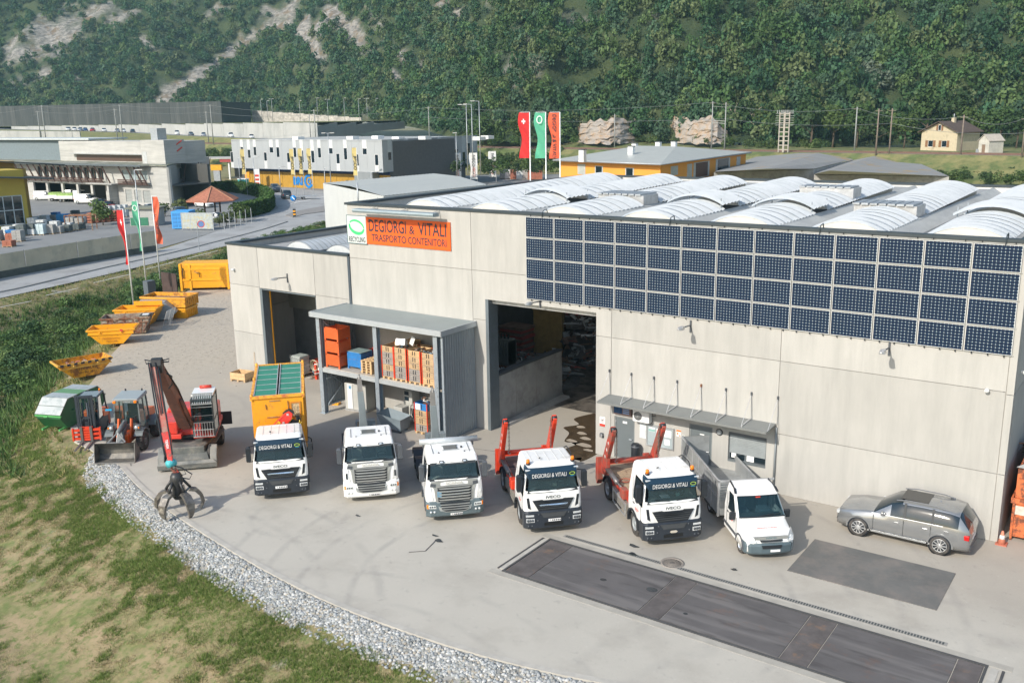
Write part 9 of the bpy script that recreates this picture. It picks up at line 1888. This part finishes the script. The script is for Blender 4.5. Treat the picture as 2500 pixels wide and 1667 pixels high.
A,rz,L=hline(G(2114,345,5.6),G(2196,347,5.6));A.z=5.5;hs_=thing('railway_house','small old beige house with brown shutters beside the railway','house',A,rz);BG=mat('beige_render',(.50,.43,.30),.9,0,.12,.5,second=(.36,.31,.22),thr=.58,sc2=.5)
we=topz(G(2114,345,5.6),301)-5.6;wr=topz(G(2155,345,5.6),280)-5.6
wall(MB(),0,L,0,we,0,.3,[(L*.20,L*.34,.9,2.4),(L*.58,L*.72,.9,2.4)]).ob('wall',BG,hs_);m=MB();m.prism([(0,we),(L,we),(L/2,wr)],'y',0,.3);m.box(0,.3,.3,9,0,we);m.box(L-.3,L,.3,9,0,we);m.box(.3,L-.3,8.7,9,0,we);m.prism([(0,we),(L,we),(L/2,wr)],'y',8.7,9);m.ob('wall',BG,hs_)
BT=mat('brown_tiles',(.085,.06,.05),.9,0,.3,2);
for s in (0,1):
 m=MB();a=(-.7,we-.35) if s==0 else (L+.7,we-.35);m.prism([a,(L/2,wr+.12),(L/2,wr+.28),(a[0],a[1]+.18)],'y',-.8,9.6);m.ob('roof',BT,hs_)
for x in (L*.20,L*.58):win(hs_,x,x+L*.14,.9,2.4,WHF,DGLASS,.1);[bx('shutter',(x-L*.075 if k==0 else x+L*.145,x-.03 if k==0 else x+L*.215,-.06,0,.9,2.4),mat('shutter_brown',(.22,.11,.05),.8),hs_) for k in (0,1)]
win(hs_,L*.46,L*.54,we+.2,we+1.5,WHF,DGLASS,-.03);[bx('shutter',(x,x+.45,-.1,-.03,we+.2,we+1.5),MT['shutter_brown'],hs_) for x in (L*.46-.5,L*.54+.05)]
ch=bx('chimney',(L*.52,L*.60,4,4.8,wr-.5,wr+1.0),BG,hs_);MB().tube([(L*.56,4.4,wr+1),(L*.56,4.4,wr+1.9)],.12,8).ob('chimney_pipe',STEEL,ch)
A,rz,L=hline(G(2246,351,5.6),G(2270,352,5.6));A.z=5.5;ht=thing('hut','tiny pale gabled hut to the right of the beige house','hut',A,rz);h1=2.7;m=MB();m.prism([(0,0),(L,0),(L,h1),(L/2,h1+1.3),(0,h1)],'y',0,4);m.ob('wall',mat('pale_hut_wall',(.50,.48,.42),.9,0,.15,1),ht)
for s in (0,1):MB().prism([(-.2,h1-.1) if s==0 else (L+.2,h1-.1),(L/2,h1+1.35),(L/2,h1+1.5),(-.2,h1+.05) if s==0 else (L+.2,h1+.05)],'y',-.2,4.2).ob('roof',mat('pale_hut_roof',(.42,.38,.33),.9),ht)
bx('door',(L*.35,L*.65,-.05,0,0,1.9),mat('hut_door',(.22,.15,.10),.8),ht);bx('meter_box',(-.35,.25,-.3,0,0,.9),STEEL,ht)
HP=smooth([G(488,446),G(530,441),G(575,447),G(605,455),G(620,470),G(612,485),G(580,495),G(548,502)],6)
hg=thing('hedge','tall clipped curved green hedge at the road bend','hedge',(0,0,0));HM=mat('hedge_core',(.035,.075,.018),.9,0,.3,1.5)
R=[]
for i,p in enumerate(HP):d=(HP[min(i+1,len(HP)-1)]-HP[max(i-1,0)]).normalized();nn=Vector((-d.y,d.x,0))*.75;R.append([p-nn,p+nn,p+nn+Vector((0,0,2.3)),p-nn+Vector((0,0,2.3))])
m=MB();m.loft(R);m.ob('hedge_body',HM,hg)
rs_=np.random.RandomState(4);V,Cc=[],[]
for _ in range(9000):
 i=rs_.randint(0,len(R)-1);t_=rs_.rand();a=[R[i][k].lerp(R[i+1][k],t_) for k in range(4)];e=rs_.choice(3,p=(.4,.2,.4));k=[(0,3),(3,2),(1,2)][e];p=np.array(a[k[0]].lerp(a[k[1]],rs_.rand()))+rs_.normal(size=3)*.06;u=rs_.normal(size=3)*.13;v=rs_.normal(size=3)*.13;V+=[p-u,p-v,p+u,p+v];c_=np.array((.06,.12,.028))*(1.25 if e==1 else 1)*rs_.uniform(.7,1.3);Cc+=[c_]*4
o=fast_mesh('hedge_leaves',np.array(V),4,np.arange(len(V)),LEAF,np.array(Cc));o.parent=hg;o['kind']='stuff'
b=G(492,500);gz=thing('gazebo','small garden pavilion with red tiled hexagonal roof near the hedge','pavilion',(b.x,b.y,0),.2);RTL=mat('red_roof_tiles',(.36,.14,.085),.85,0,.3,3);rr_=4.3
for k in range(6):
 a0,a1=k*math.pi/3,(k+1)*math.pi/3;m=MB();m.add([(rr_*math.cos(a0),rr_*math.sin(a0),2.9),(rr_*math.cos(a1),rr_*math.sin(a1),2.9),(0,0,5.0),(0,0,4.85),(rr_*math.cos(a0),rr_*math.sin(a0),2.75),(rr_*math.cos(a1),rr_*math.sin(a1),2.75)],[(0,1,2),(0,4,5,1),(4,3,5)]);m.ob('roof_face',RTL,gz);MB().tube([(rr_*math.cos(a0),rr_*math.sin(a0),2.92),(0,0,5.05)],.08,6).ob('ridge',mat('ridge_tile',(.40,.20,.12),.8),gz)
for k in range(3):MB().tube([(1.4*math.cos(k*2.1),1.4*math.sin(k*2.1),0),(1.4*math.cos(k*2.1),1.4*math.sin(k*2.1),3.4)],.13,8).ob('post',BRN,gz)
for i,(px,py,r,h) in enumerate(((380,497,1.4,2.0),(415,492,1.6,2.2),(455,512,1.3,1.8),(470,515,1.2,1.6),(520,520,1.4,1.8),(543,512,1.6,2.6),(560,508,1.4,2.3),(505,522,1.2,1.5),(348,500,1.1,1.5))):b=G(px,py);tree('%s garden bush around the tiled pavilion, %s'%(('round','spiky','low')[i%3],('furthest left','behind the mesh gate','left in front of the pavilion','in front of the pavilion post','right in front of the pavilion','tall one beside the hedge','at the hedge end','small middle one','behind the blue container')[i]),b.x,b.y,0,r,h,[(.10,.15,.045),(.075,.12,.03),(.13,.16,.06)],'bush','bush',40+i,260,.13,cz=.5)
for i in range(6):
 b=G(516+i*12.5,530-i*3.2);o=MB().tube([(b.x,b.y,0),(b.x,b.y,2.4)],.05,6).ob('fence_post',STEEL);sset(o,'thin grey fence post at the garden edge, %s from the left'%('first','second','third','fourth','fifth','sixth')[i],'fence post','fence posts along the garden')
CP={'w':mat('car_white',(.72,.73,.72),.3,0,.03,coat=.5),'s':mat('car_silver',(.42,.44,.46),.3,.5,.03,coat=.5),'k':mat('car_dark',(.03,.045,.06),.3,.2,.03,coat=.6),'r':mat('car_red',(.42,.02,.025),.3,0,.03,coat=.6),'g':mat('car_grey',(.14,.16,.18),.3,.4,.03,coat=.5),'b':mat('car_blue',(.03,.08,.20),.3,.2,.03,coat=.5)}
def carpx(lab,px,py,ang,c_,z=0.0,kind='hatch',L=4.4,group=None,depth=None,name='parked_car',cat='car',det=1,H=1.5):
 b=G(px,py,z) if depth is None else Pd(px,py,depth);return car(lab,tuple(b),rad(ang),CP[c_],L,1.8 if kind!='van' else 1.95,H,kind,group,1,det,cat,name)
carpx('bright red hatchback parked in front of the concrete garage building',252,481,68,'r');carpx('dark grey car half inside the rightmost garage bay',237,474,150,'g');carpx('white van parked under the garage bays, right one',203,468,118,'w',kind='van',L=4.9,H=1.95,cat='van',name='parked_van');carpx('white van parked under the garage bays, left one',108,460,118,'w',kind='van',L=4.9,H=1.95,cat='van',name='parked_van')
carpx('white estate car parked behind the green flag',350,488,80,'w',L=4.6);carpx('small dark car beside the white estate car',322,487,150,'k',L=3.9);carpx('pale silver car behind the mesh gate',417,495,75,'s');carpx('white car parked under the tiled pavilion roof',470,476,85,'w');carpx('white car behind the garden fence posts',505,510,110,'w',L=4.2)
carpx('dark blue-black SUV in front of the golden shop wall',634,441,62,'k',kind='suv',L=4.5);carpx('black off-road car towing a trailer past the shop',658,456,235,'k',kind='suv',L=4.0)
b=G(700,458);tl=thing('car_trailer','empty flat trailer behind the black off-road car','trailer',(b.x,b.y,0),rad(55+90));bx('deck',(-1,1,-2.2,2.2,.55,.68),STEEL,tl);[wheel(tl,s*1.1,.3,.3,.2,.5,seg=12,tread=False) for s in (-1,1)];m=MB();m.bar((0,2.2,.6),(0,3.6,.5),.1,.1);m.ob('drawbar',STEEL,tl)
for i,(px,py) in enumerate(((145,462),(165,464))):
 b=G(px,py);t=thing('small_lorry','small white flatbed with green load in the garage bays, %s one'%('left','right')[i],'truck',(b.x,b.y,0),rad(118),'flatbeds in the garage bays');bx('cab',(-1,1,-2.6,-1.0,.4,2.3),CP['w'],t,.15);bx('windscreen',(-.85,.85,-2.63,-2.58,1.4,2.1),DGLASS,t);bx('bed',(-1.05,1.05,-.9,3,.7,1.3),CP['w'],t);bx('load',(-.8,.8,-.7,2.6,1.3,1.8),mat('load_green',(.25,.38,.12),.8,0,.4,3),t);[wheel(t,s*1.02,y,.36,.25,.5,seg=12,tread=False) for s in (-1,1) for y in (-1.9,1.8)]
tc_=[(148,'w'),(162,'w'),(176,'s'),(188,'b'),(205,'r'),(232,'w'),(262,'s'),(276,'w'),(297,'k'),(345,'k'),(400,'w'),(433,'g'),(463,'s'),(525,'w'),(573,'w')]
names=['white car at the far left end of the terrace row','second white car of the terrace row from the left','silver car between white and blue ones on the terrace','dark blue car left of the dark red one on the terrace','dark red car on the hillside terrace','white van-like car right of the dark red car','silver car left of a white one on the terrace','white car left of the black one on the terrace','black car in the middle group on the terrace','lone black car in the middle of the terrace','white van standing first of the three spaced ones','dark grey car between the white van and the silver car','silver car right of the dark grey one on the terrace','white van second from the right on the terrace','white car at the right end of the terrace row']
for i,(px,c_) in enumerate(tc_):
 k=[j for j in range(len(CR)-1)];xs=[-300,0,160,300,410,545,640,720];j=max(q for q in range(7) if xs[q]<=px);f=(px-xs[j])/(xs[j+1]-xs[j]);b=CR[j].lerp(CR[j+1],f)+Vector((-.62,.78,0))*4.5;car(names[i],(b.x,b.y,b.z+.02),rad(52+10*(i%2)),CP[c_],4.5,1.8,1.5 if px not in (400,525) else 1.9,'hatch' if px not in (400,525) else 'van','cars parked on the hillside terrace',1,0,'car','parked_car')
WPOLE=mat('timber_pole',(.20,.16,.13),.9,0,.2);GPOLE=mat('mast_grey',(.30,.31,.30),.7,.2,.1)
def rpt(px):
 best=None
 for a,b in zip(RAIL,RAIL[1:]):
  for k in range(40):
   p=a.lerp(b,k/40);d=abs(proj([p])[0][0][0]-px)
   if best is None or d<best[0]:best=(d,p)
 return best[1]
def lamp(label,px,py,h,arm=1.2,z=0,n=1,group='street lamps across the valley',depth=None,ang=.5):
 b=G(px,py,z) if depth is None else Pd(px,py,depth);t=thing('street_lamp',label,'street lamp',tuple(b),ang,group);MB().tube([(0,0,0),(0,0,h)],[.10,.06],7).ob('pole',STEEL,t)
 for s in ([1] if n==1 else [-1,1]):MB().tube([(0,0,h),(s*arm,0,h+.1)],.05,6).ob('arm',STEEL,t);bx('lamp_head',(min(s*arm,s*(arm+.8)),max(s*arm,s*(arm+.8)),-.18,.18,h+.02,h+.16),ALU,t)
 return t
for i,(px,py,h,n,w_) in enumerate(((318+5,528,8.6,1,'behind the flags in the garage yard'),(588,452,8.0,1,'left of the golden shop front'),(645,444,5.5,1,'behind the dark SUV'),(748,440,5.0,1,'in front of the shop near the blue letters'),(762,452,12.5,2,'tall double-headed one in front of the shop'),(553,436,7,1,'beside the turquoise container'),(855,455,5.0,1,'at the right end of the golden shop front'))):lamp('grey street lamp %s'%w_,px,py,h,.5,0,n)
for i,(px,py,dp,h) in enumerate(((1075,402,180,13),(1087,401,180,13),(1104,400,180,13.5),(1050,402,185,8))):lamp('lamp post right of the grey shop, %s of four'%('second','third','last','first and lowest')[i],px,py,h,-1.6 if i<3 else -.6,0,1,'lamp posts beside the grey shop',dp)
for i,(px,py,top) in enumerate(((602,262,229),(616,262,232),(627,262,228),(690,258,232),(731,268,226),(755,270,229),(793,272,226),(826,272,228),(845,273,227),(866,272,227))):
 b=Pd(px,py+16,430);h=topz(b,top)-b.z;lamp('%s thin lamp post from the left on the upper terrace above the shop'%('first','second','third','fourth','fifth','sixth','seventh','eighth','ninth','tenth')[i],px,py+16,h,.4,0,2 if i%3==2 else 1,'lamp posts on the upper terrace',430)
MASTS=[(-60,262,'left'),(66,255,'a'),(134,242,'b'),(248,250,'c'),(310,240,'d'),(457,256,'e'),(516,240,'f'),(695,262,'g'),(752,252,'h'),(966,245,'i')]
mt_top=[]
for i,(px,top,w_) in enumerate(MASTS):
 p=rpt(px);q=p+Vector((-.3,4.6 if i%2 else -4.6,0));h=topz(q,top)-q.z;t=thing('railway_mast','grey railway mast, %s along the track at the left half'%('beyond the left edge','first from the left edge','second from the left','third from the left','fourth from the left','fifth from the left','sixth from the left','seventh from the left','eighth from the left','rightmost, before the hill trees')[i],'mast',tuple(q),.2,'masts along the railway');MB().tube([(0,0,-.2),(0,0,h)],[.2,.13],7).ob('post',GPOLE,t);m=MB();m.bar((-1.2,0,h-.4),(1.2,0,h-.4),.08,.08);m.bar((0,0,h-2.5),(0,-4 if i%2 else 4,h-2.2),.08,.08);m.bar((0,0,h-1.2),(0,-4 if i%2 else 4,h-2.2),.05,.05);m.ob('cross_arm',GPOLE,t);mt_top.append(q+Vector((0,0,h-.3)))
rp_=[]
for i,(px,top,off_,w_) in enumerate(((1388,262,6,'short one beside the quarry face'),(1612,233,5,'left one of the linked pair of tall poles'),(1646,235,5,'right one of the linked pair of tall poles'),(1940,246,6,'slim one right of the lattice pylons'),(2031,250,-5,'left one of the twin wooden poles'),(2055,249,-4,'right one of the twin wooden poles'),(2217,264,-3,'just right of the beige house'),(2350,268,-5,'at the right picture edge'))):
 p=rpt(px)+Vector((0,off_,0));h=topz(p,top)-p.z;t=thing('timber_pole','tall timber pole, %s'%w_,'pole',tuple(p),.1,'poles along the railway');MB().tube([(0,0,-.3),(0,0,h)],[.2,.13],7).ob('post',WPOLE if i>3 else GPOLE,t);MB().bar((-.8,0,h-.5),(.8,0,h-.5),.1,.1).ob('cross_arm',WPOLE,t);rp_.append(p+Vector((0,0,h-.3)))
a,b_=rp_[1],rp_[2];o=MB();
for dz in (-5.2,-4.6):o.bar(a+Vector((0,0,dz)),b_+Vector((0,0,dz)),.15,.15)
o.bar(a+Vector((0,0,-1)),b_+Vector((0,0,-1)),.06,.06);sset(o.ob('pole_bridge',GPOLE),'horizontal bars linking the two tall poles','crossbar')
for s,w_ in ((0,'left'),(1,'right')):
 p=rpt(1804+s*22)+Vector((0,-5,0));h=topz(p,258)-p.z;t=thing('lattice_pylon','short concrete lattice pylon, %s one of the pair'%w_,'pylon',tuple(p),0,'pair of lattice pylons');m=MB()
 for x in (-.55,.55):m.box(x-.12,x+.12,-.15,.15,0,h)
 for k in range(9):m.box(-.43,.43,-.08,.08,.5+k*h/9,.75+k*h/9)
 m.ob('frame',mat('pylon_concrete',(.36,.33,.28),.9,0,.1),t);m=MB()
 for k in range(6):m.bar((-1.6,0,h-.3-k*.55),(1.6,0,h-.3-k*.55),.08,.08);m.tube([(-1.2+k*.5,0,h-.3),(-1.2+k*.5,0,h+.5)],.1,6)
 m.ob('insulators',GPOLE,t)
WIRE=mat('wire',(.22,.24,.24),.5,.3,0)
def wires(P_,dz,sag=1.0,label='railway overhead wire'):
 m=MB()
 for a,b in zip(P_,P_[1:]):m.tube([a.lerp(b,k/8)+Vector((0,0,dz-sag*4*(k/8)*(1-k/8))) for k in range(9)],.035,4,caps=False)
 return m.ob('overhead_wire',WIRE,fix=False)
sset(wires(mt_top[0::2],0),'overhead wire strung along the track side masts at the left','wire');sset(wires(mt_top[1::2],0),'overhead wire strung along the hillside masts at the left','wire');sset(wires([mt_top[-1],rp_[1],rp_[3],rp_[6],rp_[7]],0,1.5),'power line running from the last mast along the hill foot to the right edge','wire');sset(wires([mt_top[-1]+Vector((0,-3,-3)),rp_[2]+Vector((0,0,-4)),rp_[5]+Vector((0,0,-3)),rp_[7]+Vector((0,0,-3))],0,1.0),'lower power line across the lattice pylons','wire')
for i,(px,py,h,top) in enumerate(((571,448,9.5,0),(683,450,9.5,0),(702,448,9.5,0),(722,448,9.5,0),(827,462,10,0))):
 b=G(px-2,py);t,f,fp=flag('yellow banner flag by the shop, %s of five'%('leftmost','second','third','fourth','rightmost')[i],(b.x,b.y,0),h,.75,h,5.2,-1,mat('banner_yellow',(.62,.50,.20),.7),.2,'yellow banners in front of the shop');t.rotation_euler.z=rad(40);flagtext(t,fp,'BRICO',.3,.8,.9,BLKP)
for i,(px,py) in enumerate(((1060,424),(1097,424),(1140,418))):
 b=G(px,py);t,f,fp=flag('white banner flag with red and black print, %s of three behind the white shed'%('left','middle','right')[i],(b.x,b.y,-1),8.2,1.7,8.2,6.0,-1,mat('banner_white',(.72,.72,.70),.7),.25,'white banners');t.rotation_euler.z=rad(38);flagtext(t,fp,'IVECO',.1,.5,.95,BLKP);flagtext(t,fp,'VECO',.5,.9,.9,REDT)
for lab,px,mt,sym in (('tall red flag with white cross rising behind the hall roof',1236,FR,'c'),('tall green flag with white ring rising behind the hall roof',1273,FG,'r'),('tall orange flag with dark lettering rising behind the hall roof',1306,FO,'t')):
 b=G(px,407,11.1);b=b+Vector((-1.3,.9,0));h=topz(b,258);t,f,fp=flag(lab,(b.x,b.y,0),h,.72,h,3.3,-1,mt,.12,'company flags behind the hall');t.rotation_euler.z=rad(33)
 if sym=='c':cross(t,fp,.20,.5,.34)
 if sym=='r':m=MB();a=Vector(fp(.5,.16));ellring(m,0,0,.22,.28,.06,frame(a+Vector((0,-.1,0)),FX,FY),0,6.283);m.ob('white_ring',WHTP,t,fix=False)
 if sym=='t':flagtext(t,fp,'DEGIORGI & VITALI',.08,.95,.36,BLKP)
b=G(677,500);t=thing('keep_right_sign','round blue sign above a black and yellow striped bollard on the traffic island','road sign',(b.x,b.y,.1),rad(38));MB().tube([(0,0,0),(0,0,2.8)],.04,6).ob('pole',STEEL,t);MB().lathe([(0,-.03),(.48,-.03),(.48,0)],20,'y',(0,0,3.0)).ob('disc',mat('sign_blue',(.01,.20,.55),.4),t);o=MB();o.T=Matrix.Translation((0,-.05,3.0))@Matrix.Rotation(rad(-45),4,'Y');o.box(-.06,.06,-.01,.0,-.3,.3);o.ob('arrow',WHTP,t)
for k in range(5):bx('bollard_band',(-.2,.2,-.2,.2,.1+k*.24,.1+(k+1)*.24-.004),YEL if k%2 else BLACK,t)
b=G(458,575);t=thing('no_parking_sign','small round no parking sign on a thin pole beside the near road edge','road sign',(b.x,b.y,-.1),rad(38));MB().tube([(0,0,0),(0,0,3.6)],.045,6).ob('pole',STEEL,t);MB().lathe([(0,-.03),(.42,-.03)],20,'y',(.5,0,3.3)).ob('disc',mat('sign_blue_pale',(.12,.22,.45),.5),t);m=MB();T=frame((.5,-.04,3.3),FX,FY);ellring(m,0,0,.44,.44,.09,T,0,6.283);m.ob('red_ring',REDT,t,fix=False)
for i,(px,py) in enumerate(((1160,412),(1172,413),(1186,413),(1200,413),(1212,414),(1148,412))):b=G(px,py);stack('yellowish material stack in the open store behind the white banners, %s from the left'%('second','third','fourth','fifth','sixth','first')[i],px,py,3.6,2.4,2.2,('w','r','w','g','r','g')[i],3,.6,group='material stacks behind the white banners')
b=G(1395,333,5.6);t=thing('flat_shed','low flat grey roofed shelter in front of the quarry face','shed',tuple(b),.1);bx('roof',(-6,5,0,5,1.5,1.8),CONC2,t);bx('wall',(-5.6,4.6,.3,4.6,0,1.5),DARKG,t)
m=MB();R_=random.Random(3)
for k in range(9):x=540+k*7;a,b_=Pd(x,88+8*(k%2),600),Pd(x+7,96-8*(k%2),600);
print('scene done',len(bpy.data.objects))
hzm=bpy.data.materials.new('haze');hzm.use_nodes=True;n=hzm.node_tree.nodes;l=hzm.node_tree.links;n.clear();o_=n.new('ShaderNodeOutputMaterial');pv_=n.new('ShaderNodeVolumePrincipled');pv_.inputs['Color'].default_value=(.5,.85,1.0,1);pv_.inputs['Density'].default_value=.00016;pv_.inputs['Anisotropy'].default_value=0.0;l.new(pv_.outputs[0],o_.inputs['Volume'])
hb=MB().box(-1500,950,-650,1400,-3.2,240).ob('haze',hzm);hb['kind']='stuff';hb['label']='thin bluish summer haze filling the valley air';hb['category']='haze'
def split(o):
 me=o.data;n=len(me.vertices);par=list(range(n))
 def find(a):
  while par[a]!=a:par[a]=par[par[a]];a=par[a]
  return a
 for p in me.polygons:
  v=p.vertices;r=find(v[0])
  for k in v[1:]:par[find(k)]=r
 grp={}
 for p in me.polygons:grp.setdefault(find(p.vertices[0]),[]).append(p.index)
 if not 1<len(grp)<=14:return
 for g in list(grp.values()):
  vs=sorted({k for f in g for k in me.polygons[f].vertices});mp={k:i for i,k in enumerate(vs)}
  m2=bpy.data.meshes.new(me.name);m2.from_pydata([me.vertices[k].co for k in vs],[],[tuple(mp[k] for k in me.polygons[f].vertices) for f in g])
  for m in me.materials:m2.materials.append(m)
  if any(me.polygons[f].use_smooth for f in g):m2.polygons.foreach_set('use_smooth',[me.polygons[f].use_smooth for f in g])
  q=bpy.data.objects.new(o.name.split('.')[0],m2);C.objects.link(q);q.parent=o.parent;q.location=o.location;q.rotation_euler=o.rotation_euler;q.matrix_parent_inverse=o.matrix_parent_inverse
 bpy.data.objects.remove(o)
for o in list(bpy.data.objects):
 p=o.parent
 if p and p.parent and p.parent.parent:o.parent=p.parent
SPL={'plank','vent_flap','cross_brace','crane_boom','cable','hose','lashing','tow_cover','wiper','corner_post','fork_pocket','skid','roof_rail','frame_rib','flap_strut','orange_plate','claw_cylinder','bracket','handle_slot','clamp_side','chassis','grille_bar','step_board','deflector_post','rear_post','handle','latch','roof_rib','door_seam','top_rail','body_frame','hatch_edge','balcony_rail','board_frame','board_edge'}
for o in [o for o in bpy.data.objects if o.type=='MESH' and o.name.split('.')[0] in SPL and not o.children]:split(o)
for o in bpy.data.objects:
 if o.parent is None and o.get('label') and len(o['label'].split())>16:print('LONG',o.name,o['label'])
